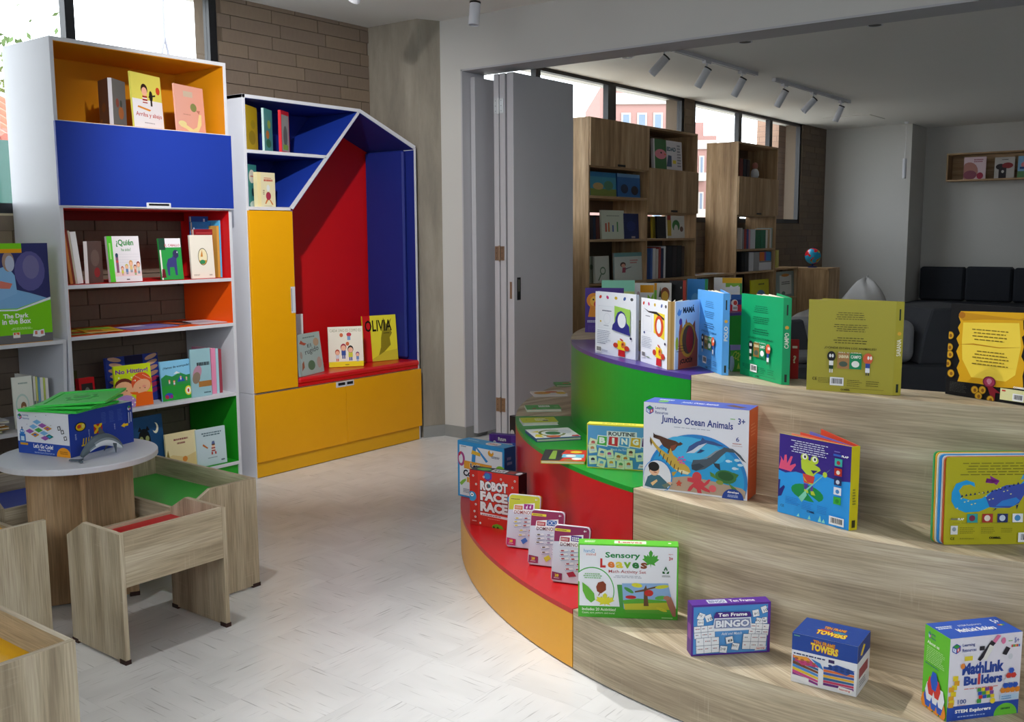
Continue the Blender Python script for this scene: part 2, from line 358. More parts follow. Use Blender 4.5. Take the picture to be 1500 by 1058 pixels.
# ------------------------------------------------------------------ ceiling fittings
def spot(x, y, az, label, group, power=0, tilt=35, ln=.15, r=.034):
    t = empty('track_spotlight', (x, y, ZC), label, 'spotlight', group)
    MB().box(-.018, .018, -.05, .05, -.052, -.03).build('adapter', WHITE, t)
    MB().lathe([(0, -.10), (.008, -.10), (.008, -.05), (0, -.05)], 8).build('stem', WHITE, t)
    hd = MB().lathe([(0, .03), (r, .03), (r, -ln), (r-.005, -ln), (r-.006, -ln+.02), (0, -ln+.02)], 20).build('lamp_head', WHITE, t, smooth=False)
    MB().lathe([(r+.0008, .032), (r+.0008, .020), (r, .020)], 20).build('rear_ring', BLACKM, hd)
    MB().lathe([(0, -ln+.021), (r-.006, -ln+.021)], 16).build('lens', mat('#f4ead2', .3, .5, .01), hd)
    hd.location = (0, 0, -.115); hd.rotation_euler = (math.radians(tilt), 0, math.radians(az))
    if power:
        d = bpy.data.lights.new('spot_beam', 'SPOT'); d.energy = power; d.spot_size = math.radians(74); d.spot_blend = .8; d.shadow_soft_size = .035; d.color = (1, .97, .93)
        o = bpy.data.objects.new('spot_beam', d); COL.objects.link(o); o.parent = hd; o.location = (0, 0, -ln+.012)
    return t
def rail(x, y0, y1, label):
    t = empty('lighting_track', (x, (y0+y1)/2, ZC), label, 'light track', 'ceiling light tracks')
    L_ = (y1-y0)/2
    MB().box(-.018, .018, -L_, L_, -.03, 0).build('rail', WHITE, t); MB().box(-.006, .006, -L_+.01, L_-.01, -.0305, -.03).build('groove', mat('#77787a', .6, .3), t)
    for s_ in (-1, 1): MB().box(-.02, .02, s_*L_-.012, s_*L_+.012, -.032, 0).build('end_cap', WHITE, t)
rail(-4.02, 7.40, 9.02, 'white ceiling light track nearer the folded door'); rail(-4.02, 9.46, 11.6, 'white ceiling light track nearer the far wall')
G = 'track spotlights in the far room'
for y, az, tl, lb in ((7.25, 120, 42, 'white track spotlight nearest the folded door, steeply tilted'), (8.0, 118, 30, 'white track spotlight in the middle of the nearer track'),
                      (8.72, 112, 28, 'white track spotlight at the far end of the nearer track'), (9.72, 112, 28, 'white track spotlight at the near end of the farther track'),
                      (10.5, 118, 42, 'white track spotlight in the middle of the farther track'), (11.35, 105, 22, 'white track spotlight closest to the far wall')):
    spot(-4.02, y, az, lb, G, tilt=tl)
rail(-4.02, 2.4, 4.95, 'white ceiling light track above the play furniture')
for y, az, tl, pw, lb in ((2.75, 75, 38, 0, 'white spotlight over the tall bookcase'), (3.9, 72, 42, 0, 'white spotlight aimed at the reading nook'), (4.86, 180, 6, 0, 'white cylinder spotlight near the partition, at the top edge of the picture')):
    spot(-4.02, y, az, lb, 'track spotlights in the near room', power=pw, tilt=tl, ln=.11 if y > 4.5 else .15)
rail(-3.05, 1.5, 3.4, 'white ceiling light track over the open floor, above the picture')
for y, az, tl, pw, lb in ((1.75, -40, 20, 90, 'white spotlight over the open floor, lit and aimed down at the tiles'), (2.3, 43, 62, 470, 'white spotlight over the open floor, lit and aimed at the reading nook'), (2.75, -98, 43, 260, 'lit white ceiling spotlight aimed at the right part of the display steps'), (3.15, -108, 36, 260, 'lit white ceiling spotlight aimed at the left part of the display steps')):  # the floor beam and both step beams are unseen fill lights added from above
    spot(-3.05, y, az, lb, 'track spotlights over the open floor', power=pw, tilt=tl)
for x, lb in ((-4.546, 'small dark recessed ceiling disc next to the folded door'), (-3.461, 'small dark recessed ceiling disc between the other two'), (-2.445, 'small dark recessed ceiling disc farthest from the door')):
    t = empty('recessed_downlight', (x, 7.55, ZC), lb, 'downlight', 'recessed ceiling discs')
    MB().lathe([(.045, 0), (.055, -.004), (.06, 0)], 24).build('rim', WHITE, t); MB().lathe([(0, -.002), (.045, -.002), (.045, 0)], 24).build('aperture', BLACKM, t)
t = empty('ceiling_hatch', (-4.58, 13.45, ZC), 'square plaster access hatch in the far ceiling', 'hatch')
bx('hatch_panel', CEIL, t, -.3, .3, -.3, .3, -.006, 0); bx('hatch_edge', mat('#aaa79f', .8, .2), t, -.31, .31, -.31, .31, -.003, 0)
p_ = oy(1325, 245, 14.35)
t = empty('pendant_lamp', (p_.x, p_.y, ZC), 'slim white cylinder pendant hanging by a wire before the far wall', 'pendant lamp')
MB().lathe([(0, 0), (.03, 0), (.03, -.025), (0, -.025)], 16).build('canopy', WHITE, t); MB().tube([(0, 0, -.02), (0, 0, 2.50-ZC)], .003, 6).build('wire', STEEL, t)
MB().lathe([(0, 2.50-ZC), (.026, 2.50-ZC), (.026, 2.23-ZC), (.02, 2.23-ZC), (0, 2.24-ZC)], 18).build('lamp_tube', WHITE, t)
# ================================================================== printing on covers and boxes
_TX = {}
def text_geo(s, bold=0.0, shear=0.0):
    k = (s, bold, shear)
    if k in _TX: return _TX[k]
    cu = bpy.data.curves.new('txt', 'FONT'); cu.body = s; cu.size = 1; cu.resolution_u = 2; cu.offset = bold; cu.shear = shear; cu.fill_mode = 'FRONT'
    ob = bpy.data.objects.new('txt', cu); me = bpy.data.meshes.new_from_object(ob)
    v = [(p.co.x, p.co.y) for p in me.vertices]; f = [tuple(p.vertices) for p in me.polygons]
    bpy.data.objects.remove(ob); bpy.data.curves.remove(cu); bpy.data.meshes.remove(me)
    used = sorted({i for q in f for i in q})
    bb = (min(v[i][0] for i in used), min(v[i][1] for i in used), max(v[i][0] for i in used), max(v[i][1] for i in used)) if used else (0, 0, 1, 1)
    _TX[k] = (v, f, bb); return _TX[k]
def R(x0, y0, x1, y1, c): return ('p', c, [(x0, y0), (x1, y0), (x1, y1), (x0, y1)])
def P(c, *xy): return ('p', c, [(xy[i], xy[i+1]) for i in range(0, len(xy), 2)])
def E(cx, cy, rx, ry, c, rot=0, n=18, a0=0, a1=360):
    pts = []
    m = n if a1-a0 >= 360 else n+1
    for i in range(m):
        t = math.radians(a0+(a1-a0)*i/n); x, y = rx*math.cos(t), ry*math.sin(t)
        q = math.radians(rot); pts.append((cx+x*math.cos(q)-y*math.sin(q), cy+x*math.sin(q)+y*math.cos(q)))
    return ('p', c, pts)
def T_(s, x0, y0, x1, y1, c, b=.0, out=None, rot=0, sh=0): return ('t', c, s, (x0, y0, x1, y1), b, out, rot, sh)
def LN(x0, y0, x1, y1, n, c, center=False, fill=.55):
    """small print: n lines of word-like dashes"""
    r_ = random.Random(int(x0*977+y0*331+n)); o = []; h = (y1-y0)/n
    for i in range(n):
        y = y1-(i+1)*h; end = x1-(x1-x0)*r_.uniform(0, .25); st = x0
        if center: d = (x1-end)/2; st += d; end = x1-d
        x = st
        while x < end-.004:
            w = min((x1-x0)*r_.uniform(.05, .15), end-x); o.append(R(x, y+h*.2, x+w, y+h*(.2+fill), c)); x += w+(x1-x0)*.022
    return o
def BAR(x0, y0, x1, y1):
    o = [R(x0, y0, x1, y1, '#eef0f4')]; r_ = random.Random(3); x = x0+(x1-x0)*.12
    while x < x1-(x1-x0)*.12:
        w = (x1-x0)*r_.choice((.015, .03, .045)); o.append(R(x, y0+(y1-y0)*.22, x+w, y0+(y1-y0)*.85, '#20232a')); x += w+(x1-x0)*r_.choice((.02, .035))
    return o
def make_print(name, items, w, h, parent, M=None, eps=.0004):
    flat = []
    for it in items: flat += it if isinstance(it, list) else [it]
    mb = MB(); y = -eps
    for it in flat:
        c = lin(it[1])
        if it[0] == 'p': mb.face([(min(1, max(0, a))*w, y, min(1, max(0, b))*h) for a, b in it[2]], None, c)
        else:
            _, _, s, (x0, y0, x1, y1), b, out, rot, sh = it
            _, _, bb = text_geo(s, b, sh)
            sx, sy = (x1-x0)*w/max(bb[2]-bb[0], 1e-6), (y1-y0)*h/max(bb[3]-bb[1], 1e-6)
            cx, cy = (x0+x1)/2*w, (y0+y1)/2*h; q = math.radians(rot)
            for off, cc in (((b+.05, lin(out)),) if out else ())+((b, c),):
                v, f, _ = text_geo(s, off, sh)
                for fc in f:
                    pts = []
                    for i in fc:
                        px, pz = (v[i][0]-(bb[0]+bb[2])/2)*sx, (v[i][1]-(bb[1]+bb[3])/2)*sy
                        pts.append((cx+px*math.cos(q)-pz*math.sin(q), y, cy+px*math.sin(q)+pz*math.cos(q)))
                    mb.face(pts, None, cc)
                y -= .00003
        y -= .00003
    o = mb.build(name, PRINT, parent, weld=False)
    if M is not None: o.matrix_local = M
    return o
MI = Matrix.Identity(4)
def side_M(x, y, z, deg): return Matrix.Translation((x, y, z)) @ Matrix.Rotation(math.radians(deg), 4, 'Z')

# ------------------------------------------------------------------ placing by photo pixels
def base_frame(a, b, z, top=None, lean=0.0, h=None):
    """a, b: pixels of the lower left / right front corners on a support at height z; top: pixel above a"""
    A, B = oz(*a, z), oz(*b, z); xd = (B-A); w = xd.length; xd.normalize()
    if h is None: h = height(A, xd, top[1], lean)
    return A, xd, w, h
def height(A, xd, ytop, lean):
    n = Vector((-xd.y, xd.x, 0)); d = Vector((0, 0, 1))*math.cos(lean)+n*math.sin(lean)
    return bis(lambda h: pr(A+d*h)[1]-ytop, .01, 1.2)
def shelf_frame(pxl, pxr, ytop, z, X, ang=90, w=None, lean=0.0):
    """front lower-left corner at plane x = X seen at column pxl; ang = heading of the width axis (90 = along the wall)"""
    y = 2.5
    for _ in range(12):
        yy = pr((X, y, z))[1]; y = ox(pxl, yy, X).y
    A = Vector((X, y, z)); xd = Vector((math.cos(math.radians(ang)), math.sin(math.radians(ang)), 0))
    if w is None: w = bis(lambda q: pr(A+xd*q)[0]-pxr, .005, .6)
    return A, xd, w, height(A, xd, ytop, lean)

# ------------------------------------------------------------------ builders for books and boxes
def root_at(name, A, xd, label, cat, group, lean=0, t=0, z=None):
    A = Vector(A); A.z += t*math.sin(lean)+.0008
    return empty(name, frame(A, xd, lean), label, cat, group)
def u_cover(w, t, c=.0022, spine='L'):
    poly = [(0, 0), (w, 0), (w, c), (c, c), (c, t-c), (w, t-c), (w, t), (0, t)]
    return poly if spine == 'L' else [(w-a, b) for a, b in poly][::-1]
def book(fr, t, col, items, label, group=None, lean=0, spine='L', spine_items=None, name='picture_book', cat='book', cover=None, edge=PAPER):
    """closed book seen from its front cover"""
    A, xd, w, h = fr
    r = root_at(name, A, xd, label, cat, group, lean, t)
    cv = MB().prism(u_cover(w, t, spine=spine), 0, h, lambda a, b, e: (a, b, e)).build('cover', cover or mat(col, .4, .4, .03), r)
    x0, x1 = (.003, w-.004) if spine == 'L' else (.004, w-.003)
    MB().box(x0, x1, .0024, t-.0024, .003, h-.003).build('pages', edge, r)
    if items: make_print('cover_print', items, w, h, cv)
    if spine_items: make_print('spine_print', spine_items, t, h, cv, side_M(0, t, 0, -90) if spine == 'L' else side_M(w, 0, 0, 90))
    return r
def toy_box(fr, d, col, front, label, top=None, left=None, right=None, group=None, name='game_box', cat='game box', lean=0, bevel=.0015):
    A, xd, w, h = fr
    r = root_at(name, A, xd, label, cat, group, lean, d)
    b = MB().box(0, w, 0, d, 0, h).build('carton', mat(col, .4, .4, .03), r, bevel=bevel)
    make_print('front_print', front, w, h, b)
    if top: make_print('top_print', top, w, d, b, Matrix.Translation((0, 0, h)) @ Matrix.Rotation(math.radians(-90), 4, 'X'))
    if right: make_print('side_print', right, d, h, b, side_M(w, 0, 0, 90))
    if left: make_print('side_print', left, d, h, b, side_M(0, d, 0, -90))
    return r
def panel(L, h, c, mb=None):
    return (mb or MB()).box(0, L, 0, c, 0, h)
def open_book(fr, t, col, back, label, spine_deg, front_deg, spine_items=None, front=None, front_col=None, spine_col=None, pages=4, group=None, name='open_book', inner=PAPER, c=.003, page_cols=None, wf=None):
    """book standing open: back cover toward the viewer (x from 0 to w), spine at its right end, front cover swung behind"""
    A, xd, w, h = fr
    r = root_at(name, A, xd, label, 'book', group)
    bc = panel(w, h, c).build('back_cover', mat(col, .38, .4, .03), r); make_print('cover_print', back, w, h, bc)
    sp = panel(t, h, c).build('spine', mat(spine_col or col, .4, .4, .03), r); sp.matrix_local = side_M(w, 0, 0, spine_deg)
    if spine_items: make_print('spine_print', spine_items, t, h, sp)
    ex, ey = w+t*math.cos(math.radians(spine_deg)), t*math.sin(math.radians(spine_deg))
    fc = panel(wf or w, h, c).build('front_cover', mat(front_col or col, .38, .4, .03), r); fc.matrix_local = side_M(ex, ey, 0, front_deg)
    if front: make_print('cover_print', front, wf or w, h, fc)
    sx, sy = w+t*.5*math.cos(math.radians(spine_deg)), t*.5*math.sin(math.radians(spine_deg))+.002
    for k in range(pages):
        a = 180+(front_deg-180)*(k+.7)/(pages+.6)
        q = panel(min(w, wf or w)*.965, h-.006, .0016).build('page', mat(page_cols[k], .5, .3, .02) if page_cols else inner, r); q.matrix_local = side_M(sx, sy, .003, a)
    return r
def flat_book(quad_z, a, b, depth, t, col, items, label, group, name='picture_book'):
    """book lying flat: a, b = pixels of its lower left / right corner (edge nearest the camera)"""
    A, B = oz(*a, quad_z+t), oz(*b, quad_z+t); xd = (B-A); w = xd.length; xd.normalize(); n = Vector((-xd.y, xd.x, 0))
    M = Matrix(((xd.x, 0, n.x, A.x), (xd.y, 0, n.y, A.y), (0, -1, 0, quad_z+t+.0006), (0, 0, 0, 1)))
    r = empty(name, M, label, 'book', group)
    cv = MB().prism(u_cover(w, t, .002), 0, depth, lambda p, q, e: (p, q, e)).build('cover', mat(col, .4, .4, .03), r)
    MB().box(.003, w-.004, .0022, t-.0022, .003, depth-.003).build('pages', PAPER, r)
    if items: make_print('cover_print', items, w, depth, cv)
    return r
def LOGO(x, y, s, asp, tx='#2a3f8f', text=True):
    """small cube emblem with the two-line maker's name; s = height as share of the face, asp = height/width"""
    k = s*asp*.5
    o = [P('#2c50b0', x, y-s*.25, x, y+s*.25, x-k*.86, y+s*.5*.5+s*.0, x-k*.86, y-s*.25), P('#2c50b0', x-k*.9, y-s*.25, x, y-s*.52, x+k*.9, y-s*.25, x+k*.9, y+s*.25, x, y+s*.52, x-k*.9, y+s*.25),
         P('#3f9b3e', x-k*.75, y+s*.23, x, y+s*.03, x+k*.75, y+s*.23, x, y+s*.44), P('#dfe9f8', x-k*.75, y+s*.14, x-k*.1, y-s*.04, x-k*.1, y-s*.4, x-k*.75, y-s*.2),
         P('#d9543c', x+k*.75, y+s*.14, x+k*.1, y-s*.04, x+k*.1, y-s*.4, x+k*.75, y-s*.2), P('#2c50b0', x-k*.5, y+s*.02, x-k*.38, y-s*.01, x-k*.38, y-s*.22, x-k*.5, y-s*.2), T_('R', x+k*.28, y-s*.26, x+k*.6, y+s*.0, '#ffffff', .01)]
    if text: o += [T_('Learning', x+k*1.3, y+s*.06, x+k*4.0, y+s*.46, tx, .012), T_('Resources', x+k*1.3, y-s*.40, x+k*4.35, y-s*.06, tx, .012)]
    return o
# ================================================================== tall bookcase (left)
XF, XB = -4.89, -5.375
def bookcase():
    y0, y1, t = 2.60, 3.645, .02
    r = empty('bookcase', (XF, y0, 0), 'tall white bookcase with a blue flap and coloured compartments by the window', 'bookcase')
    d = XB-XF; w = y1-y0
    def b(n, m, a0, a1, p0, p1, q0, q1, bv=.001): return bx(n, m, r, a0, a1, p0, p1, q0, q1, bevel=bv)
    b('side_panel', WHITE, d, 0, 0, t, 0, 2.485); b('side_panel', WHITE, d, 0, w-t, w, 0, 2.485); b('top_panel', WHITE, d, 0, t, w-t, 2.465, 2.485)
    Z = [.139, .559, .980, 1.247, 1.66, 2.078]                      # upper faces of the shelves
    FC = {0: GREEN, 1: WHITE, 2: ORANGE, 3: RED, 5: AMBER}
    SC = [GREEN, WHITE, ORANGE, RED, None, AMBER]
    for i, z in enumerate(Z):
        s_ = b('shelf', WHITE, d+(.02 if i < 4 else 0), 0, t, w-t, z-.02, z)
        if i in FC and FC[i] is not WHITE: bx('shelf_lining', FC[i], s_, d+.02, -.002, t, w-t, z, z+.0015)
    hi = Z[1:]+[2.465]
    for i, z in enumerate(Z):
        if SC[i] in (None, WHITE): continue
        zt = hi[i]-(.02 if i < 5 else 0)
        for p0, p1 in ((t, t+.002), (w-t-.002, w-t)): b('side_lining', SC[i], d+.004, -.002, p0, p1, z+.0015, zt, 0)
    b('upper_back', AMBER, d+.004, d+.010, t, w-t, 2.078, 2.465, 0); b('top_lining', AMBER, d+.01, -.002, t+.002, w-t-.002, 2.462, 2.465, 0)
    b('shelf_lining', RED, d+.02, -.002, t, w-t, 1.637, 1.64, 0); b('flap_back', WHITE, d+.004, d+.010, t, w-t, 1.66, 2.06, 0)
    b('back_rail', mat('#7a1216', .5, .3), d+.02, d+.04, t, w-t, 1.585, 1.637)
    b('base_board', GREEN, -.03, -.012, t, w-t, .0, .119)
    f = bx('flap_door', BLUE, r, .001, .019, -.004, w+.004, 1.652, 2.072, bevel=.0012)
    hc = w*.53
    bx('handle', WHITE, f, .012, .0215, hc-.075, hc+.075, 1.644, 1.676, bevel=.002); bx('handle_slot', BLACKM, f, .0216, .0222, hc-.062, hc+.062, 1.66, 1.671); bx('edge_strip', WHITE, f, .001, .0195, -.004, w+.004, 1.647, 1.652)
    return r
bookcase()
def low_unit():
    y0, y1, t = 1.45, 2.575, .02; d = XB-XF
    r = empty('low_bookcase', (XF, y0, 0), 'low white bookcase with yellow top shelf beside the tall one, cut by the picture edge', 'bookcase')
    def b(n, m, a0, a1, p0, p1, q0, q1): return bx(n, m, r, a0, a1, p0, p1, q0, q1, bevel=.001)
    w = y1-y0
    b('side_panel', WHITE, d, 0, 0, t, 0, .97)
    for z, m_ in ((.97, YELLOW), (.53, WHITE), (.12, WHITE)):
        s_ = b('shelf', WHITE, d+.02, 0, t, w, z-.02, z)
        if m_ is YELLOW: bx('shelf_lining', YELLOW, s_, d+.02, -.004, t, w-.05, z, z+.0015)
    MB().prism([(d, .30), (-.06, .30), (0, .97), (d, .97)], w-.0, w+.018, lambda a, b_, e: (a, e, b_)).build('side_panel', WHITE, r)
    return r
low_unit()

# ================================================================== reading nook cabinet
def nook():
    y0, y1, t = 3.752, 5.238, .02; d = XB-XF; w = y1-y0
    r = empty('reading_nook', (XF, y0, 0), 'white house-shaped reading nook with red bench, blue lining and yellow doors', 'cabinet')
    def b(n, m, a0, a1, p0, p1, q0, q1, par=None, bv=.001): return bx(n, m, par or r, a0, a1, p0, p1, q0, q1, bevel=bv)
    AP = (.955, 2.325); RT = (w, 2.118); DG = (.338, 1.668)         # apex, right eave, foot of the diagonal (y, z)
    f3 = lambda a, b_, e: (e, a, b_)
    b('side_panel', WHITE, d, 0, 0, t, .53, 2.325); b('lower_side', WHITE, d, 0, 0, t, 0, .527); b('side_panel', WHITE, d, 0, w-t, w, 0, RT[1]-.01)
    MB().prism([(0, 2.305), (AP[0]-.01, 2.305), AP, (0, 2.325)], d, 0, f3).build('top_board', WHITE, r)
    MB().prism([(AP[0]-.012, 2.305), (w-t, RT[1]-.022), (w, RT[1]), AP], d, 0, f3).build('roof_board', WHITE, r)
    MB().prism([(AP[0]-.024, 2.304), (AP[0]-.006, 2.301), (AP[0]-.012, 2.292), (DG[0]+.018, DG[1]-.012), (DG[0]-.012, DG[1]-.002)], d, 0, f3).build('diagonal_board', WHITE, r)
    b('shelf', WHITE, d, 0, t, .642, 1.985, 2.005); b('shelf', WHITE, d, 0, t, DG[0], 1.648, 1.668)
    # blue linings of the upper shelves and of the roof
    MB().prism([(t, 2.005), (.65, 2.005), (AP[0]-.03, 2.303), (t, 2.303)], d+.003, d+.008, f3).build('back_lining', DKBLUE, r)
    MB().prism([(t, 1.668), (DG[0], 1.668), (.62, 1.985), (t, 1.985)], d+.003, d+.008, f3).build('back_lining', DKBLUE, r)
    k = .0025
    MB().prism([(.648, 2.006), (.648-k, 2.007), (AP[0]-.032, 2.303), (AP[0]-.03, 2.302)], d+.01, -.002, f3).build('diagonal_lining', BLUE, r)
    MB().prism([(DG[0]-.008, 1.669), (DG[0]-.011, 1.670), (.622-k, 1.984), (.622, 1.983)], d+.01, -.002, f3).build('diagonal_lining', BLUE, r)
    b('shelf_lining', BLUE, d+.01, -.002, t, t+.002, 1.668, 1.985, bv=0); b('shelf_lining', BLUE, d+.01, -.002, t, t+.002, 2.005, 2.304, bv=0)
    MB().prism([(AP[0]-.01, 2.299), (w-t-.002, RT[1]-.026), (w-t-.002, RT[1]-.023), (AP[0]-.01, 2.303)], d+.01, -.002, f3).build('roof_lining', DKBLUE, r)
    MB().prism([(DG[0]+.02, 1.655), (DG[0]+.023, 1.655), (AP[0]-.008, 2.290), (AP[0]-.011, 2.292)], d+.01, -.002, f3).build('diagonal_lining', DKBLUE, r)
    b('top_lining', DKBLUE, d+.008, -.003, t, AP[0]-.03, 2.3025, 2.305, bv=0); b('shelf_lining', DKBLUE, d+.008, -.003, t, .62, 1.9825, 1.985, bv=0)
    # red back, blue side pads
    MB().prism([(.338, .53), (w-t, .53), (w-t, RT[1]-.02), (AP[0], 2.3), (.338, 1.66)], d+.003, d+.02, f3).build('back_panel', RED, r)
    b('side_lining', DKBLUE, d+.02, -.002, w-t-.002, w-t, .58, RT[1]-.03, bv=0)
    b('side_pad', DKBLUE, d+.025, -.075, w-t-.04, w-t-.004, .60, 2.09, bv=.012)
    b('divider', BLUE, d, .001, .333, .351, .535, 1.65)
    # bench: red cushion over yellow base doors
    bn = b('bench_board', RED, d, .004, .352, w-t, .530, .548); b('bench_cushion', mat('#d2141b', .3, .5, .03), d+.02, .012, .353, w-.008, .548, .588, bv=.012)
    dr = b('tall_door', YELLOW, .001, .019, .003, .334, .537, 1.644)
    b('handle', WHITE, .012, .0205, .300, .334, 1.01, 1.175, dr, .001); b('handle_slot', mat('#9aa0a8', .5), .0206, .021, .300, .309, 1.02, 1.165, dr, 0)
    for p0, p1, h0, h1, s0, s1 in ((.003, .744, .655, .744, .672, .735), (.748, w-.003, .748, .815, .752, .806)):
        q = b('base_door', YELLOW, .001, .019, p0, p1, .102, .524)
        b('handle', WHITE, .012, .0205, h0, h1, .488, .5245, q, .001); b('handle_slot', BLACKM, .0206, .021, s0, s1, .499, .518, q, 0)
    b('plinth', mat('#e0a60a', .45, .4, .03), -.012, .006, .004, w-t, .004, .098); b('base_body', WHITE, d, -.014, t, w-t, .02, .528); b('toe_strip', BLACKM, -.02, -.004, .01, w-.01, 0, .004)
    return r
nook()

# ================================================================== kids' chairs and round table
def chair(x, y, rot, w, dp, seat_m, label, chamfer=True, h=.475):
    """local: backrest at y = 0, seat faces +y; x across"""
    r = empty('kids_chair', Matrix.Translation((x, y, 0)) @ Matrix.Rotation(math.radians(rot), 4, 'Z'), label, 'chair', 'low oak chairs round the play tables')
    t = .018; f = lambda a, b_, e: (e, a, b_)
    prof = [(0, .008), (dp, .008), (dp, h-.065), (dp-.115, h), (0, h)] if chamfer else [(0, .008), (dp, .008), (dp, h), (0, h)]
    for e0 in (-w/2, w/2-t):
        sp = MB().prism(prof, e0, e0+t, f).build('side_panel', OAK, r, bevel=.001)
        for a in (0, dp-.035): bx('foot', DARKFEET, sp, e0-.002, e0+t+.002, a-.002, a+.037, 0, .016)
    bx('backrest', OAK, r, -w/2+t, w/2-t, 0, t, .278, h, (1, 0, 0), .001); bx('seat', seat_m, r, -w/2+t, w/2-t, t, dp-t, .375, .392, bevel=.001)
    bx('front_rail', OAK, r, -w/2+t, w/2-t, dp-t, dp, .325, .405, (1, 0, 0), .001)
    return r
SEATR = mat('#c01820', .4, .4, .03); SEATG = mat('#2fa636', .4, .4, .03); SEATB = mat('#2c48b4', .4, .4, .03); SEATY = mat('#f2b40a', .4, .4, .03)
chair(-3.09, 2.0, 90, .44, .355, SEATR, 'oak kids chair with a red seat, its back to the open floor')
chair(-3.73, 2.573, 180, .74, .345, SEATG, 'wide oak kids bench with a green seat in front of the tall bookcase')
chair(-4.33, 1.975, -90, .37, .35, SEATB, 'oak kids chair with a blue seat behind the round table')
chair(-3.72, 1.36, 0, .50, .36, SEATY, 'oak kids chair with a yellow seat at the left edge, half out of the picture', chamfer=False)
chair(-2.725, 1.222, 180, .74, .45, SEATY, 'oak kids bench with a yellow seat in the lower left corner', chamfer=False)
def table():
    cx, cy, z = -3.77, 2.02, .63
    r = empty('round_table', (cx, cy, 0), 'small round white table on crossed oak panels', 'table')
    n = 64; rr = .302
    MB().lathe([(0, z-.024), (rr-.002, z-.024), (rr, z-.021), (rr, z-.003), (rr-.002, z), (0, z)], n).build('table_top', WHITE, r)
    for ang in (64, 154):
        q = MB(); L_ = .20; t = .009
        s_ = (-L_, L_)
        q.box(-L_, L_, -t, t, .01, z-.024, (0, 0, 1))
        o = q.build('leg_panel', OAK2, r, bevel=.001); o.rotation_euler = (0, 0, math.radians(ang))
        for sx in (-1, 1): bx('foot', DARKFEET, o, sx*(L_-.018)-.02, sx*(L_-.018)+.02, -t-.002, t+.002, 0, .018)
    return r
table()

# ================================================================== stepped semicircle of five modules
RC = Vector((-1.011, 5.19)); R1, R2, R3, RI = 2.621, 2.352, 2.078, 1.858; Z1, Z2, Z3 = .217, .604, .984
def arc_panel(a0, a1, r0, r1, z0, z1, name, m, parent, n=36, rad_grain=False):
    mb = MB(); gd = Vector((math.cos(math.radians((a0+a1)/2+62)), math.sin(math.radians((a0+a1)/2+62))))
    def p(r, a, z): return (RC.x+r*math.cos(a), RC.y+r*math.sin(a), z)
    for i in range(n):
        a, b = math.radians(a0+(a1-a0)*i/n), math.radians(a0+(a1-a0)*(i+1)/n)
        def uvt(P_): return [((q[0]-RC.x)*gd.x+(q[1]-RC.y)*gd.y, -(q[0]-RC.x)*gd.y+(q[1]-RC.y)*gd.x) for q in P_]
        tp = [p(r0, a, z1), p(r0, b, z1), p(r1, b, z1), p(r1, a, z1)]; mb.face(tp[::-1] if True else tp, uvt(tp[::-1]))
        bt = [p(r0, a, z0), p(r0, b, z0), p(r1, b, z0), p(r1, a, z0)]; mb.face(bt, uvt(bt))
        mb.face([p(r1, a, z0), p(r1, b, z0), p(r1, b, z1), p(r1, a, z1)], [(r1*a, z0), (r1*b, z0), (r1*b, z1), (r1*a, z1)])
        mb.face([p(r0, b, z0), p(r0, a, z0), p(r0, a, z1), p(r0, b, z1)], [(r0*b, z0), (r0*a, z0), (r0*a, z1), (r0*b, z1)])
    for a_, fl in ((a0, 1), (a1, 0)):
        a = math.radians(a_); q = [p(r0, a, z0), p(r1, a, z0), p(r1, a, z1), p(r0, a, z1)]
        mb.face(q if fl else q[::-1], [(r0, z0), (r1, z0), (r1, z1), (r0, z1)])
    return mb.build(name, m, parent)
CYEL = mat('#eda91c', .32, .5, .03); CRED = mat('#c5161b', .33, .5, .03); CGRN = mat('#17912a', .33, .5, .03); CPUR = mat('#4b3a8a', .33, .5, .04)
def module(a1, a0, cols, label):
    r = empty('stepped_display_module', None, label, 'display steps', 'curved modules of the stepped display')
    g = .06; a0 += g; a1 -= g; t = .018
    for ri, ro, zb, zt, m1, m2 in ((R2-t, R1, 0, Z1, cols[0], cols[1]), (R3-t, R2, Z1, Z2, cols[2], cols[3]), (RI, R3, Z2, Z3, cols[4], cols[5])):
        arc_panel(a0, a1, ro-t, ro-.0005, max(zb, .006), zt-t, 'riser', m1, r); arc_panel(a0, a1, ri, ro, zt-t, zt, 'tread', m2, r)
    arc_panel(a0, a1, RI, RI+t, .006, Z3-t, 'inner_wall', cols[6], r); arc_panel(a0, a1, RI+.03, R1-.012, 0, .006, 'toe_strip', BLACKM, r)  # black toe strip stands in for the shadow line at the floor
    prof = [(RI+t, .006), (R1-t, .006), (R1-t, Z1-t), (R2-t, Z1-t), (R2-t, Z2-t), (R3-t, Z2-t), (R3-t, Z3-t), (RI+t, Z3-t)]
    for aa, sg in ((a0, 1), (a1, -1)):
        a = math.radians(aa); nx, ny = -math.sin(a)*.016*sg, math.cos(a)*.016*sg
        MB().prism(prof, 0, 1, lambda q, z, e: (RC.x+q*math.cos(a)+nx*e, RC.y+q*math.sin(a)+ny*e, z)).build('end_panel', OAK, r)
CC = (CYEL, CRED, CRED, CGRN, CGRN, CPUR, CGRN); WW = (OAK,)*7
module(-36, -72, CC, 'coloured curved display module at the right end, out of the picture'); module(-72, -108, WW, 'plain oak curved display module with the toy boxes, nearest the camera')
module(-108, -144, CC, 'curved display module with yellow, red, green and purple steps'); module(-144, -180, WW, 'plain oak curved display module by the folded door')
module(-180, -216, CC, 'coloured curved display module reaching into the far room')
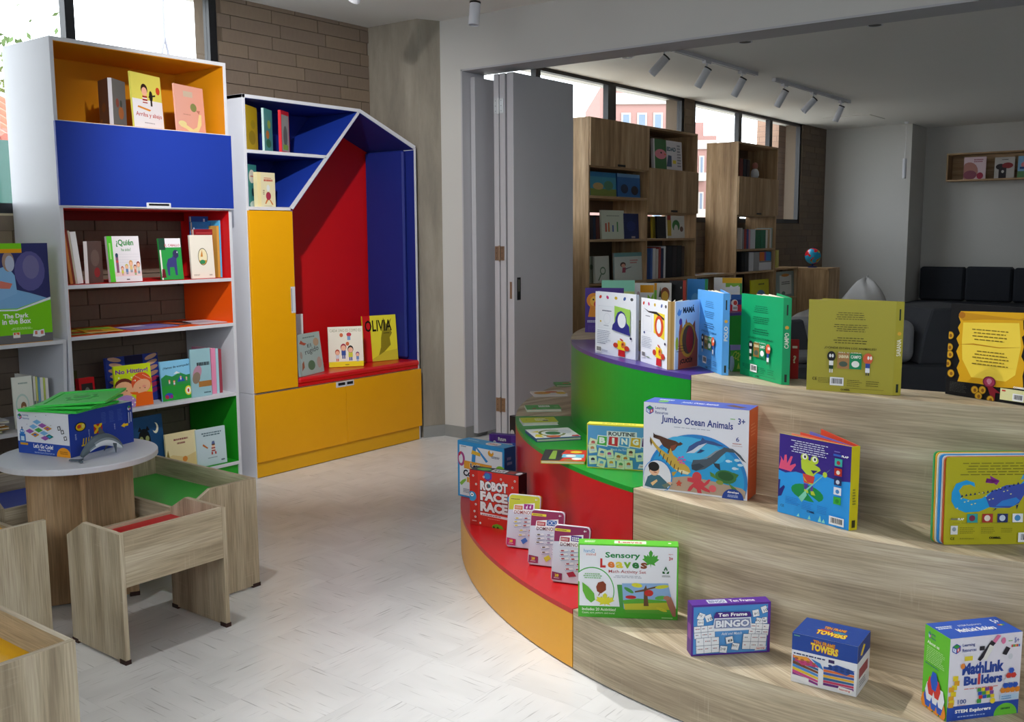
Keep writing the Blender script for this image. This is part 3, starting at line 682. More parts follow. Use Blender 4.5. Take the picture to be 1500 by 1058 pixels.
# ================================================================== books in the tall bookcase
def spine_book(px0, px1, ytop, z, X, col, label, group, depth=.19, tilt=0, bands=None, w=None, h=None):
    """book seen by its spine, standing on a shelf whose front is the plane x = X"""
    A, xd, w, h = shelf_frame(px0, px1, ytop, z, X, 90, w) if h is None else (*shelf_frame(px0, px1, ytop, z, X, 90, w)[:3], h)
    r = empty('book', frame(A+Vector((0, 0, .0008)), xd) @ Matrix.Rotation(math.radians(tilt), 4, 'Y'), label, 'book', group)
    c = .0015; D = depth
    MB().prism([(0, 0), (w, 0), (w, D), (w-c, D), (w-c, c), (c, c), (c, D), (0, D)], 0, h, lambda a, b, e: (a, b, e)).build('cover', mat(col, .45, .35, .05), r)
    MB().box(c, w-c, .003, D-.003, .003, h-.003).build('pages', PAPER, r)
    if bands: make_print('spine_print', [R(.1, a, .9, b, cc) for a, b, cc in bands], w, h, r)
    return r
def flat_at(x, y, z, rot, w, d, t, col, items, label, group, name='magazine', cat='magazine'):
    """thin printed sheet lying flat, centred at x, y"""
    q = math.radians(rot); X = Vector((math.cos(q), math.sin(q), 0)); n = Vector((-X.y, X.x, 0)); A = Vector((x, y, 0))-X*w/2-n*d/2
    M = Matrix(((X.x, 0, n.x, A.x), (X.y, 0, n.y, A.y), (0, -1, 0, z+t+.0006), (0, 0, 0, 1)))
    r = empty(name, M, label, cat, group)
    b = MB().prism(u_cover(w, t, min(.001, t*.3)), 0, d, lambda p, s_, e: (p, s_, e)).build('cover', mat(col, .4, .4, .03), r)
    MB().box(.002, w-.002, t*.32, t*.68, .002, d-.002).build('pages', PAPER, r)
    if items: make_print('cover_print', items, w, d, b)
    return r
GT = 'picture books in the top compartment of the tall bookcase'
open_book(shelf_frame(146.7, None, 119, 2.078, -5.08, -12, .155), .02, '#6d4a3c', [E(.5, .4, .2, .1, '#8f5a34'), R(.1, .1, .3, .16, '#a6713f')], 'dark brown book standing ajar in the top compartment of the tall bookcase', 75, 136, front=[R(0, 0, 1, 1, '#6d6f72'), E(.35, .5, .12, .1, '#8a4a44'), E(.6, .3, .2, .14, '#a8673f'), E(.62, .5, .08, .08, '#3b4744')], spine_col='#b9b4bb', group=GT, pages=2)
book(shelf_frame(197.5, 241, 104, 2.078, -4.93, 110, lean=.05), .012, '#d9d35e', [R(0, 0, 1, .53, '#e8e7ee'), R(0, .53, 1, 1, '#dfd661'), E(.42, .72, .11, .1, '#2c1d1c'), E(.42, .68, .09, .08, '#f0b69a'), R(.34, .47, .5, .6, '#f2efe8'), R(.34, .57, .5, .6, '#a32028'), R(.34, .515, .5, .545, '#a32028'), R(.34, .47, .5, .49, '#a32028'), E(.63, .61, .06, .1, '#22201f'), R(.6, .43, .66, .56, '#22201f'), P('#22201f', .54, .58, .78, .62, .78, .65, .56, .61), E(.88, .73, .07, .07, '#cf4a2c'), P('#d98a2c', .15, .38, .55, .33, .6, .36, .18, .41), T_('Arriba y abajo', .08, .2, .95, .3, '#b7302c', .01), LN(.35, .1, .75, .13, 1, '#9b9aa6')], 'yellow and white picture book with a striped child on the cover, top compartment', GT, .05)
book(shelf_frame(260, 302, 122, 2.078, -4.93, 107, lean=.05), .01, '#dba293', [R(0, 0, 1, 1, '#dfa596'), R(.3, .76, .62, .88, '#c9b9a6'), E(.62, .55, .11, .09, '#7f8a55'), P('#e3d79a', .15, .2, .3, .17, .55, .08, .7, .14, .8, .42, .88, .42, .86, .2, .72, .03, .5, .0, .3, .08, .12, .12), E(.2, .18, .14, .06, '#e3d79a'), P('#b77a6b', .7, .5, .8, .42, .84, .5), LN(.25, .37, .5, .4, 1, '#b98375')], 'pink picture book with a pale curled figure, right of the top compartment', GT, .05)
G3 = 'books on the red shelf of the tall bookcase'
for p0, p1, yt, c, tl, lb in ((94.8, 97.4, 348, '#b9b3ad', 0, 'thin grey-edged book at the very left of the red shelf'), (103.5, 107.6, 331, '#cf8a4c', -6, 'tall orange-spined book leaning at the left of the red shelf'), (108, 110.8, 336, '#8b3b30', -6, 'brown-red thin book leaning in the left row of the red shelf'), (111.2, 113.8, 338, '#c9c2b0', -6, 'beige thin book leaning in the left row of the red shelf'), (114.2, 122.5, 340, '#efeff2', -6, 'thick white book leaning at the right end of the left row')):
    spine_book(p0, p1, yt, 1.2485, -4.95, c, lb, G3, tilt=tl, bands=[(.2, .6, '#7d7268')] if p1 < 106 else None)
book(shelf_frame(130.5, None, 354, 1.2485, -4.93, 122, .15), .02, '#efe9ea', [R(0, 0, 1, 1, '#6a5652'), E(.5, .6, .3, .2, '#7e6c66'), E(.6, .25, .2, .12, '#a23a40')], 'book with a white spine and dark cover standing edge-on on the red shelf', G3, 0)
def kid(x, y, s, hair, shirt, legs, skin='#efb89a', a=1.0): return [R(x-s*.16, y, x-s*.03, y+s*.4*a, legs), R(x+s*.03, y, x+s*.16, y+s*.4*a, legs), R(x-s*.22, y+s*.3*a, x+s*.22, y+s*.75*a, shirt), E(x, y+s*1.02*a, s*.3, s*.33*a, hair), E(x, y+s*.95*a, s*.25, s*.24*a, skin)]
book(shelf_frame(162.5, 209, 347, 1.2485, -4.92, 86, lean=.1), .022, '#e6dfe6', [R(0, 0, .16, 1, '#55c534'), R(.16, 0, 1, 1, '#e9e3ea'), R(.16, .12, 1, .22, '#eecfd2'), T_('¿Quién', .27, .76, .82, .93, '#3a8d4a', .03), T_('ha sido?', .42, .67, .72, .74, '#3a8d4a', .01), [R(.2, .3+.06*k, .95, .304+.06*k, '#c9c4d2') for k in range(6)], R(.22, .2, .3, .6, '#8d5a74'), E(.26, .58, .045, .05, '#2d4a5c'), R(.22, .42, .3, .47, '#d2544c'), kid(.4, .14, .15, '#b3402c', '#d8d34a', '#cf8a6a'), kid(.54, .16, .17, '#c8bf52', '#6b86b8', '#5b7d9c'), kid(.68, .2, .2, '#d59a4c', '#e3c58a', '#7a7f8c'), kid(.8, .14, .17, '#7a4630', '#d8846a', '#74a05c'), kid(.91, .17, .2, '#8d3a34', '#cfd0c0', '#567f9c'), R(.5, .04, .6, .06, '#33303a'), T_('primeros libros', .05, .45, .11, .9, '#d9f0c8', 0, rot=90) if False else R(.05, .5, .1, .85, '#a6e087')], 'white picture book with a green spine band and a row of children on the cover', G3, .1)
book(shelf_frame(238, 269.5, 350, 1.2485, -4.93, 88, lean=.1), .016, '#2f9a4a', [R(0, 0, 1, 1, '#2f9a4a'), R(.22, .78, 1, 1, '#eceaf0'), R(0, .72, .28, 1, '#254a3a'), R(0, 0, .07, .72, '#e8e6e2'), T_('EL CABALLO', .25, .8, .95, .86, '#b7203a', .015), P('#3d3f7c', .3, .1, .38, .1, .4, .3, .6, .3, .64, .1, .74, .1, .74, .5, .86, .56, .84, .7, .72, .7, .55, .54, .35, .5, .26, .36), E(.72, .62, .13, .1, '#37365c'), P('#6a1f2c', .0, .05, .2, .05, .16, .26, .04, .26), E(.8, .66, .02, .02, '#e8e8f0')], 'green picture book with a dark blue horse on the red shelf', G3, .1)
for p0, p1, yt, X, c, lb, it in ((284, 308.5, 317, -5.07, '#1f4fa6', 'large blue book at the back of the right group on the red shelf', [R(.7, .9, .8, .96, '#d7dbe8')]), (285, 312, 325, -5.035, '#2a78c4', 'mid-blue book second from the back in the right group on the red shelf', [R(.05, .82, .12, .9, '#dfe8f4'), E(.4, .5, .2, .2, '#5aa0d8')]), (287, 315.5, 336, -5.0, '#8c1a24', 'dark red book just behind the white one with the oval', [R(.1, .9, .9, .94, '#a83a40')])):
    book(shelf_frame(p0, p1, yt, 1.2485, X, 90), .024, c, it, lb, G3, 0, spine='R')
spine_book(320, 323.4, 331, 1.2485, -4.96, '#cfa04a', 'narrow tan book beside the right side of the red shelf', G3); spine_book(323.7, 326, 323, 1.2485, -4.96, '#58b4e6', 'narrow light blue book against the right side of the red shelf', G3)
book(shelf_frame(282, 315.5, 345, 1.2485, -4.93, 88, lean=.06), .014, '#ece7dc', [R(0, 0, 1, 1, '#ece6da'), E(.52, .5, .21, .2, '#2c2a26'), E(.52, .5, .19, .185, '#efe2bb'), E(.52, .42, .16, .1, '#d7a33c', a0=180, a1=360), E(.5, .38, .12, .05, '#3a8d5c'), P('#c9812c', .42, .5, .5, .66, .52, .5), LN(.08, .06, .35, .1, 2, '#a99f92'), R(.75, .06, .88, .09, '#b9aea2')], 'plain white book with a small oval picture on the red shelf', G3, .06)
GM = 'magazines lying on the orange shelf'
for x, y, rot, w, d, c, it, lb in ((-5.08, 2.77, 80, .2, .26, '#7fb03a', [R(.1, .1, .9, .4, '#d3482c'), E(.5, .7, .3, .15, '#e8d34a')], 'green magazine lying at the left of the orange shelf'), (-5.05, 2.86, 75, .19, .26, '#e0b020', [R(.1, .5, .9, .9, '#8dbf3c'), R(.1, .1, .5, .3, '#c9442c')], 'yellow magazine fanned over the green one on the orange shelf'),
                          (-5.05, 3.14, 95, .30, .22, '#6f62b4', [R(.0, .0, 1, .5, '#8c84bc'), R(.1, .6, .6, .9, '#d8d4e8')], 'purple magazine lying in the middle of the orange shelf'), (-5.10, 3.38, 100, .16, .2, '#3a2c30', [R(.1, .1, .5, .9, '#d8602c')], 'small dark booklet on the orange shelf'), (-5.04, 3.51, 88, .19, .24, '#d9d5df', [R(.1, .3, .9, .7, '#c3bfd0')], 'pale grey booklet at the right of the orange shelf')):
    flat_at(x, y, .9825+(.006 if 'fanned' in lb else 0), rot, w, d, .004, c, it, lb, GM)
G5 = 'books on the white shelf of the tall bookcase'
book(shelf_frame(102, 116, 545, .559, -5.15, 96), .012, '#4d4a22', [E(.4, .6, .25, .2, '#b79a1f'), E(.65, .35, .2, .2, '#8a6a1c'), E(.45, .15, .2, .1, '#4f6a2c')], 'dark yellow-patterned book at the back left of the white shelf', G5)
book(shelf_frame(120, 142.5, 556, .559, -5.05, 96, lean=.08), .03, '#c91a26', [R(.14, .12, .86, .82, '#3a3434'), E(.5, .5, .18, .2, '#8d8a84'), R(.3, .3, .6, .36, '#5d7a4a')], 'small thick red-framed book on the white shelf', G5, .08)
hands = [R(0, 0, 1, 1, '#2a3a8c'), R(.35, .7, .7, 1, '#1c1c40')]
for k in range(7):
    hands += [E(.16+.02*(k % 2), .95-.12*k, .13, .045, '#c49a80', -15), E(.86, .93-.12*k, .13, .045, ('#c49a80', '#b58a74', '#a8305c', '#8c2a6c')[min(3, k//2)], 20)]
book(shelf_frame(161.5, 237, 526, .559, -5.03, 93, lean=.08), .02, '#2b3f9c', hands, 'large blue and purple picture book with a ring of hands, behind another book', G5, .08)
noh = [R(0, 0, 1, 1, '#c9dc1e'), T_('No Hitting!', .04, .79, .92, .91, '#7a2f9c', .035), E(.24, .5, .26, .2, '#6a2e22'), E(.24, .42, .26, .2, '#f2b58a'), E(.25, .1, .3, .2, '#b78fd0'), E(.72, .55, .28, .25, '#e2572c'), E(.72, .46, .25, .17, '#f2b48c', 15), P('#ee6a1c', .5, 0, .55, .3, .8, .33, 1, .3, 1, 0), P('#ee6a1c', .36, .36, .44, .3, .62, .26, .6, .34), E(.36, .4, .06, .06, '#f2b48c')]
for x, y in ((.46, .7), (.12, .72), (.55, .62), (.5, .1), (.42, .06), (.45, .2)): noh.append(E(x, y, .02, .02, '#f4f6d8'))
for k in range(14): noh.append(E(.5+.48*((k*37) % 14)/14, .62+.14*((k*5) % 7)/7, .01, .01, '#f4d8c8'))
noh += [E(.3, .4, .02, .012, '#7a4030'), E(.18, .4, .02, .012, '#7a4030'), E(.66, .43, .02, .01, '#7a4030'), E(.8, .42, .02, .01, '#7a4030'), E(.78, .46, .05, .03, '#ee9a84')]
book(shelf_frame(171.5, 225, 538, .559, -4.93, 88, lean=.07), .014, '#c9dc1e', noh, 'lime green picture book with two red-cheeked children, in front on the white shelf', G5, .07)
book(shelf_frame(239, 284.5, 531, .559, -4.94, 90, lean=.07), .012, '#7fc0e4', [R(0, 0, 1, 1, '#86c6ea'), P('#2f8f4c', 0, 0, 1, 0, 1, .62, .8, .6, .6, .68, .35, .6, .15, .66, 0, .58), P('#e8eef2', .4, .66, .5, .72, .62, .66), R(0, 0, 1, .38, '#2c9a3c'), T_('¡Vamos de acampada!', .08, .8, .92, .87, '#14264a', .02, rot=3), P('#2a55b4', .5, .45, .62, .62, .75, .45), kid(.25, .4, .1, '#a83a2c', '#e8d0c0', '#5c7a9c'), kid(.4, .36, .11, '#c23c30', '#d8dce8', '#a8442c'), kid(.62, .47, .09, '#d9c04a', '#e8e4d8', '#5a7fa8'), kid(.8, .44, .09, '#8a8d92', '#b8bcc0', '#8d5a3c'), E(.83, .2, .11, .12, '#e8d23c'), E(.83, .2, .075, .085, '#f2efe2'), E(.83, .2, .03, .05, '#b0342c'), E(.2, .13, .13, .07, '#3a4fb0'), E(.14, .1, .06, .05, '#b02a4a'), E(.28, .1, .05, .05, '#8d2f8c')], 'blue and green picture book with a camping scene on the white shelf', G5, .07)
book(shelf_frame(282, 311, 513, .559, -4.93, 90, lean=.02), .012, '#8fb9c4', [R(0, 0, 1, 1, '#97bfca'), LN(.3, .62, .95, .74, 1, '#2a3138', fill=.6), E(.3, .5, .24, .14, '#b78aa0', 20), E(.25, .4, .2, .12, '#8a7a6a', 10), R(.35, .2, 1, .32, '#a9743c'), LN(.6, .05, .95, .1, 1, '#3c5a68')], 'grey-blue picture book with a snail-like shape, right end of the white shelf', G5, .02)
for p0, p1, yt, c, lb in ((311.5, 318, 511, '#e58fb4', 'pink-spined book in the right row of the white shelf'), (318.4, 322, 511, '#a8d0dc', 'pale blue-spined book in the right row of the white shelf'), (322.4, 326.5, 512, '#9a3c4c', 'wine-red-spined book at the right end of the white shelf')): spine_book(p0, p1, yt, .559, -4.95, c, lb, G5)
G6 = 'books on the green shelf of the tall bookcase'
book(shelf_frame(191, 245, 616, .1405, -4.96, 93, lean=.08), .014, '#1f4a78', [R(0, 0, 1, 1, '#23507e'), E(.48, .58, .17, .22, '#11161c'), E(.4, .63, .05, .045, '#98a068'), E(.56, .63, .05, .045, '#98a068'), P('#11161c', .32, .76, .38, .84, .44, .76), P('#11161c', .52, .76, .58, .84, .64, .76), E(.8, .78, .08, .09, '#e8e6cc'), E(.77, .8, .06, .07, '#23507e'), P('#182430', .4, .2, .9, .28, .9, .3, .4, .24), E(.85, .12, .14, .06, '#1a2a4a')], 'dark blue picture book with an owl and a moon on the green shelf', G6, .08)
book(shelf_frame(246, 291.5, 638, .1405, -4.93, 90, lean=.06), .012, '#e3d6a4', [R(0, 0, 1, 1, '#e6d9ab'), LN(.22, .79, .76, .87, 1, '#8a4c4a', True), LN(.34, .69, .64, .77, 1, '#8a4c4a', True), P('#dcc58a', 0, 0, 1, 0, 1, .45, .6, .35, .2, .45, 0, .4), E(.4, .22, .1, .06, '#c8452c'), E(.58, .3, .08, .07, '#d98a3c'), P('#8a7a3c', 0, .4, .06, .6, .1, .4)], 'cream picture book with small reddish figures on the green shelf', G6, .06)
book(shelf_frame(290.5, 333, 631, .1405, -4.92, 88, lean=.06), .012, '#bcd2da', [R(0, 0, 1, 1, '#c3d7df'), LN(.15, .78, .9, .9, 2, '#56707c', True), P('#5a6a9c', .5, .54, .62, .55, .6, .64, .52, .63), R(.49, .36, .62, .47, '#a8504c'), R(.49, .4, .62, .43, '#e4dcd4'), E(.56, .51, .055, .045, '#efc0a0'), E(.56, .54, .06, .02, '#6a4a34'), P('#c9743c', .2, .55, .36, .45, .38, .48, .22, .6), R(.48, .28, .53, .35, '#b03a34'), R(.6, .28, .65, .35, '#b03a34'), LN(.35, .18, .75, .22, 1, '#7c949e'), R(.8, .08, .92, .12, '#5a7480')], 'pale blue picture book with a small hatted child on the green shelf', G6, .06)
# ------------------------------------------------------------------ low unit beside it
b_ = ox(78, 498, -4.90)
book((Vector((-4.90, b_.y-.345, .9715)), Vector((0, 1, 0)), .345, .492), .008, '#7ed11f', [R(0, 0, 1, 1, '#7ed21c'), R(0, 0, 1, .085, '#6d6b70'), P('#33366c', 0, .38, 1, .44, 1, 1, 0, 1), E(.72, .72, .22, .2, '#5c5a96'), E(.74, .76, .12, .12, '#75709f'), P('#e8eef6', 0, .355, .5, .34, 1, .45, 1, .425, .5, .325, 0, .34), P('#7fb2e2', 0, .36, .5, .35, .95, .44, .7, .5, .45, .55, .2, .5, 0, .52), P('#86b8e6', .2, .42, .52, .5, .5, .68, .4, .78, .22, .74), E(.42, .82, .085, .1, '#a88a7a'), E(.44, .8, .065, .08, '#b8c0d8'), P('#d97a6a', .2, .56, .42, .55, .46, .6, .3, .63, .2, .6), R(0, .945, .62, 1, '#7ed21c'), R(0, .905, .62, .945, '#eda21c'), T_('The Dark', .3, .255, .66, .30, '#ffffff', .03), T_('in the Box', .28, .195, .69, .25, '#ffffff', .03), LN(.38, .135, .72, .16, 2, '#d8f5b0', True), R(.42, .055, .52, .11, '#f4f0ec'), R(.43, .085, .51, .108, '#ee6a2c'), T_('h', .455, .07, .485, .105, '#f4f0ec', .03), P('#eef2f6', .7, .06, .72, .12, .79, .115, .87, .125, .88, .06, .8, .045), R(.735, .075, .77, .11, '#d87a6a'), R(.82, .075, .86, .11, '#d87a6a')], 'large lime green book with a boy in blue bed light, at the left picture edge', None, .0, name='big_book')
G7 = 'books on the shelf behind the toy box'
book(shelf_frame(23, 52, 554, .53, -4.98, 84, lean=.04), .01, '#e4e8dc', [R(0, 0, 1, 1, '#e6eae0'), E(.45, .45, .34, .22, '#c3dcd2'), E(.45, .45, .28, .18, '#e6eae0'), E(.5, .42, .14, .09, '#8d6a4a'), E(.5, .35, .12, .08, '#e0c09a'), E(.28, .22, .12, .07, '#b08a5c'), R(.4, .2, .62, .3, '#c9584a'), LN(.3, .85, .8, .9, 1, '#9ab0a8')], 'white children book with a ringed picture behind the toy box', G7, .04, name='picture_book')
for i, (p0, p1, c) in enumerate(((52.5, 56, '#e8e8e0'), (56.4, 59, '#d9dc7a'), (59.4, 62.5, '#6fa2c4'), (63, 67, '#eceae4'), (67.4, 70, '#c9d86a'), (70.4, 74.5, '#e6e4e0'))):
    spine_book(p0, p1, 552+i*.5, .53, -4.99, c, ('cream', 'yellow-green', 'blue', 'thick white', 'lime', 'outermost white')[i]+' spined book in the row behind the toy box', G7, bands=[(.3, .5, '#8da89a')])
for i, (y, rot, c, c2, lb) in enumerate(((2.16, 88, '#6fa83c', '#d8602c', 'green magazine at the bottom of the pile by the left edge'), (2.20, 84, '#d9a43c', '#7a9a3c', 'tan magazine second from the bottom of the pile by the left edge'), (2.17, 91, '#c87a3c', '#e0c04a', 'orange magazine third from the bottom of the pile by the left edge'), (2.20, 86, '#e4e4e8', '#d8dae0', 'plain white booklet on top of the pile by the left edge'))):
    flat_at(-5.06, y, .5305+i*.0155, rot, .2, .27, .0145, c, [R(.1, .1, .9, .45, c2)]+([E(.5, .7, .3, .2, '#c9b04a')] if i < 3 else []), lb, 'magazines on the low bookcase')

# ================================================================== books in the reading nook
GN = 'books on the upper shelves of the reading nook'
book(shelf_frame(362, None, 153, 2.005, -4.93, 122, .19), .016, '#e0bc14', [R(0, 0, 1, 1, '#c9a71c'), E(.5, .3, .3, .16, '#a98c1c'), E(.6, .6, .2, .1, '#b59a20')], 'yellow book on the upper nook shelf', GN)
book(shelf_frame(388, None, 158, 2.005, -4.93, 122, .15), .014, '#b8d4d4', [R(0, 0, 1, 1, '#5aa4a4'), E(.4, .4, .2, .1, '#c9823c'), E(.6, .65, .2, .1, '#a8c45c'), E(.5, .2, .3, .1, '#3f7f5c')], 'teal picture book on the upper nook shelf', GN)
book(shelf_frame(413, None, 161, 2.005, -4.93, 120, .14), .018, '#cf1f2c', [R(.06, .04, .94, .9, '#a8a6a0'), E(.5, .4, .25, .25, '#6a6a62'), R(.2, .08, .8, .2, '#8fae3c')], 'red book on the upper nook shelf', GN)
book(shelf_frame(362, None, 240, 1.668, -4.93, 118, .15), .018, '#e4d48a', [R(0, 0, 1, 1, '#3d8c88'), E(.55, .72, .28, .16, '#e4e2da'), LN(.4, .7, .75, .75, 1, '#c9584a'), E(.6, .35, .12, .1, '#1f3a3a'), E(.7, .05, .4, .1, '#cfe0d8')], 'teal book with a pale disc on the lower nook shelf', GN)
book(shelf_frame(378, 404, 252, 1.668, -4.92, 98), .03, '#e9dcae', [R(0, 0, .2, 1, '#efe0a8'), R(.2, 0, 1, 1, '#e6dcb6'), LN(.38, .82, .85, .86, 1, '#c9584a'), LN(.36, .73, .88, .81, 1, '#c0473c', True, .7), E(.6, .55, .09, .1, '#dfe4e4'), E(.6, .32, .14, .12, '#a8344c'), P('#d2782c', .5, .22, .58, .22, .45, .08, .4, .1), P('#d2782c', .64, .22, .72, .2, .86, .08, .8, .06), LN(.3, .35, .4, .5, 3, '#8a7a5c'), R(.35, .02, .8, .04, '#c9c4b0')], 'cream book with a small running animal on the lower nook shelf', GN)
ZB = .588; GB = 'picture books standing on the red bench'
book(shelf_frame(422, 446, 462, ZB, -5.2, 88, lean=.05), .012, '#e8e6e6', [R(0, 0, 1, 1, '#eceaea'), LN(.1, .85, .5, .9, 2, '#4f9a54'), LN(.5, .55, .95, .66, 1, '#d2545c'), R(0, 0, 1, .42, '#6b2c28')], 'white book half hidden at the left of the red bench', GB, 0)
book(base_frame((441, 553), (475, 544.5), ZB, (436, 492), .12), .016, '#a9bcb8', [R(0, 0, 1, 1, '#adc0bc'), R(0, 0, .07, 1, '#9fb2ae'), LN(.2, .88, .85, .93, 1, '#6d807c', True), T_('El', .42, .66, .58, .74, '#2c2c2c', 0, rot=4), T_('rugido', .3, .48, .88, .65, '#2c2c2c', 0, rot=6), P('#b5563c', .1, .78, .3, .72, .4, .76, .26, .8, .18, .86), E(.8, .76, .12, .1, '#c0a284'), E(.5, .22, .15, .12, '#5d7a5c'), P('#9a5a3c', .08, .12, .2, .2, .2, .36, .12, .3), E(.84, .25, .1, .14, '#c0a49a'), E(.12, .5, .05, .09, '#a8988c')], 'grey-green picture book with hand-drawn animals on the red bench', GB, .12)
book(base_frame((482.4, 539), (533, 536.6), ZB, (479, 480), .1), .018, '#ece8d4', [R(0, 0, 1, 1, '#efeadb'), R(0, 0, 1, .13, '#ecd81c'), T_('CADA UNO ES COMO ES', .05, .87, .95, .94, '#8a8a5c', -.005), E(.38, .79, .05, .05, '#cf6a3c'), E(.6, .8, .07, .05, '#c8384a'), R(.55, .66, .64, .76, '#7fa4cc'), E(.55, .57, .05, .05, '#cf6a3c'), kid(.25, .14, .22, '#b3402c', '#d0d4e0', '#c9442c'), kid(.43, .2, .28, '#a8344c', '#34509c', '#34509c'), kid(.63, .15, .28, '#201c1c', '#d2cf3c', '#34509c'), kid(.83, .12, .18, '#7a2c6a', '#6f8fc4', '#9aa4cc'), R(.46, .04, .58, .06, '#8a7a1c')], 'cream picture book with small drawn children, in the middle of the red bench', GB, .1)
book(base_frame((535, 531.5), (583.6, 527), ZB, (531, 464), .1), .016, '#e4d832', [R(0, 0, 1, 1, '#e8de3a'), R(0, 0, .22, 1, '#c9181f'), P('#cfc238', .22, .05, .6, .2, 1, .24, 1, 0, .22, 0), P('#8f8420', .42, .12, .6, .2, .8, .34, .78, .5, .86, .6, .78, .72, .86, .92, .7, .8, .62, .94, .58, .7, .52, .5, .5, .3), T_('OLIVIA', .06, .65, .86, .9, '#15120c', .02), LN(.6, .59, .82, .62, 1, '#3c3714')], 'yellow and red picture book with big black lettering at the right of the bench', GB, .1)

# ================================================================== on the round table
TZ = .63
A0, B0, C0 = oz(28, 663, TZ), oz(103.6, 671.6, TZ), oz(188.7, 646.7, TZ)
xd0 = (B0-A0).normalized(); fr0 = (A0, xd0, (B0-A0).length, height(A0, xd0, 601, 0)); dep0 = (C0-B0).length
asp = fr0[3]/fr0[2]
cb = [R(0, 0, 1, 1, '#e8e9f0'), R(0, 0, 1, .28, '#2b4fae'), E(.88, 0, .14, .22, '#f0a024', a0=0, a1=180, n=14), LN(.79, .06, .97, .14, 2, '#b86a14', True), T_("Let's Go Code!", .3, .15, .68, .25, '#ffffff', .03), T_('Activity Set', .39, .08, .62, .14, '#ffffff', .01), LN(.28, .03, .74, .065, 2, '#a8bce8', True)]
cb += LOGO(.065, .86, .14, asp, '#8f9bc4')
for i, (u, v, c, c2) in enumerate(((0, 0, '#7fb8e4', None), (1, 0, '#a05aac', None), (0, 1, '#7fb8e4', None), (1, 1, '#4fa84c', None), (0, 2, '#a05aac', None), (1, 2, '#e09a2c', '#3a6fc0'), (2, 0, '#e09a2c', '#a05aac'), (2, 1, '#7fb8e4', None), (3, 1, '#1f7f6a', '#3a9ad0'), (2, 2, '#a05aac', None))):
    x = .41+.105*u*1.05-.085*v+.02*(v > 0); y = .74-.075*u-.13*v+.02*u
    x, y = .40+.10*u-.075*v+(.09 if v == 2 and u == 2 else 0), .76-.07*u-.115*v+(.01 if u > 1 else 0)
    cb.append(P(c, x-.085, y, x, y+.06, x+.085, y+.01, x, y-.055))
    if c2: cb.append(P(c2, x-.04, y, x, y+.03, x+.04, y+.005, x, y-.027))
cb += [E(.1, .5, .045, .07, '#3f86d0'), R(.045, .25, .16, .46, '#2f74c4'), R(.07, .3, .135, .4, '#cfe4f4'), E(.085, .52, .012, .02, '#e8f2fa'), E(.12, .52, .012, .02, '#e8f2fa'), R(.05, .2, .2, .25, '#e0a02c'), R(.09, .57, .11, .62, '#26344c')]
for x, y in ((.38, .88), (.58, .93), (.66, .7), (.2, .68)): cb.append(LN(x, y, x+.1, y+.025, 1, '#50566a')[0])
for x, y in ((.82, .66), (.88, .58), (.93, .44)): cb += [P('#20242c', x-.03, y+.04, x+.02, y+.06, x+.035, y-.03, x-.02, y-.05), P('#f2f2f4', x-.015, y+.03, x+.012, y+.04, x+.022, y-.018, x-.01, y-.03)]
cs = [R(0, 0, 1, 1, '#2a45a8'), E(.17, .66, .085, .11, '#14161c'), E(.17, .66, .07, .09, '#f0c81c'), E(.15, .67, .03, .045, '#d8442c'), E(.21, .67, .022, .05, '#f6e27a'), R(.37, .42, .5, .64, '#c8321f'), P('#f0c81c', .37, .42, .4, .42, .5, .61, .5, .64, .47, .64, .37, .46), P('#f0c81c', .5, .42, .5, .46, .4, .64, .37, .64, .37, .61, .47, .42), P('#f0c81c', .8, .46, .86, .52, .86, .49, .92, .49, .92, .43, .86, .43, .86, .4)]
for k in range(4): cs.append(P('#f0c81c', .18+.04*k, .2, .2+.04*k, .38, .215+.04*k, .38, .2+.04*k, .2))
cs.append(R(.17, .2, .33, .235, '#f0c81c'))
for x, y, w_, h_ in ((.08, .38, .025, .14), (.28, .38, .02, .18), (.68, .42, .02, .14)): cs.append(LN(x, y, x+w_, y+h_, 6, '#c3d0f0'))
for x in (.48, .6, .73): cs += [LN(x, .62, x+.08, .9, 8, '#5a74c8', fill=.3)]
cs += LOGO(.92, .86, .14, fr0[3]/dep0, '#ffffff', False)+[R(.90, .5, .915, .76, '#c3d0f0'), R(.935, .52, .95, .76, '#c3d0f0')]
code = toy_box(fr0, dep0, '#dfe2ea', cb, 'white and blue coding activity box on the round table', right=cs, top=[R(0, 0, 1, 1, '#e4e6ee')])
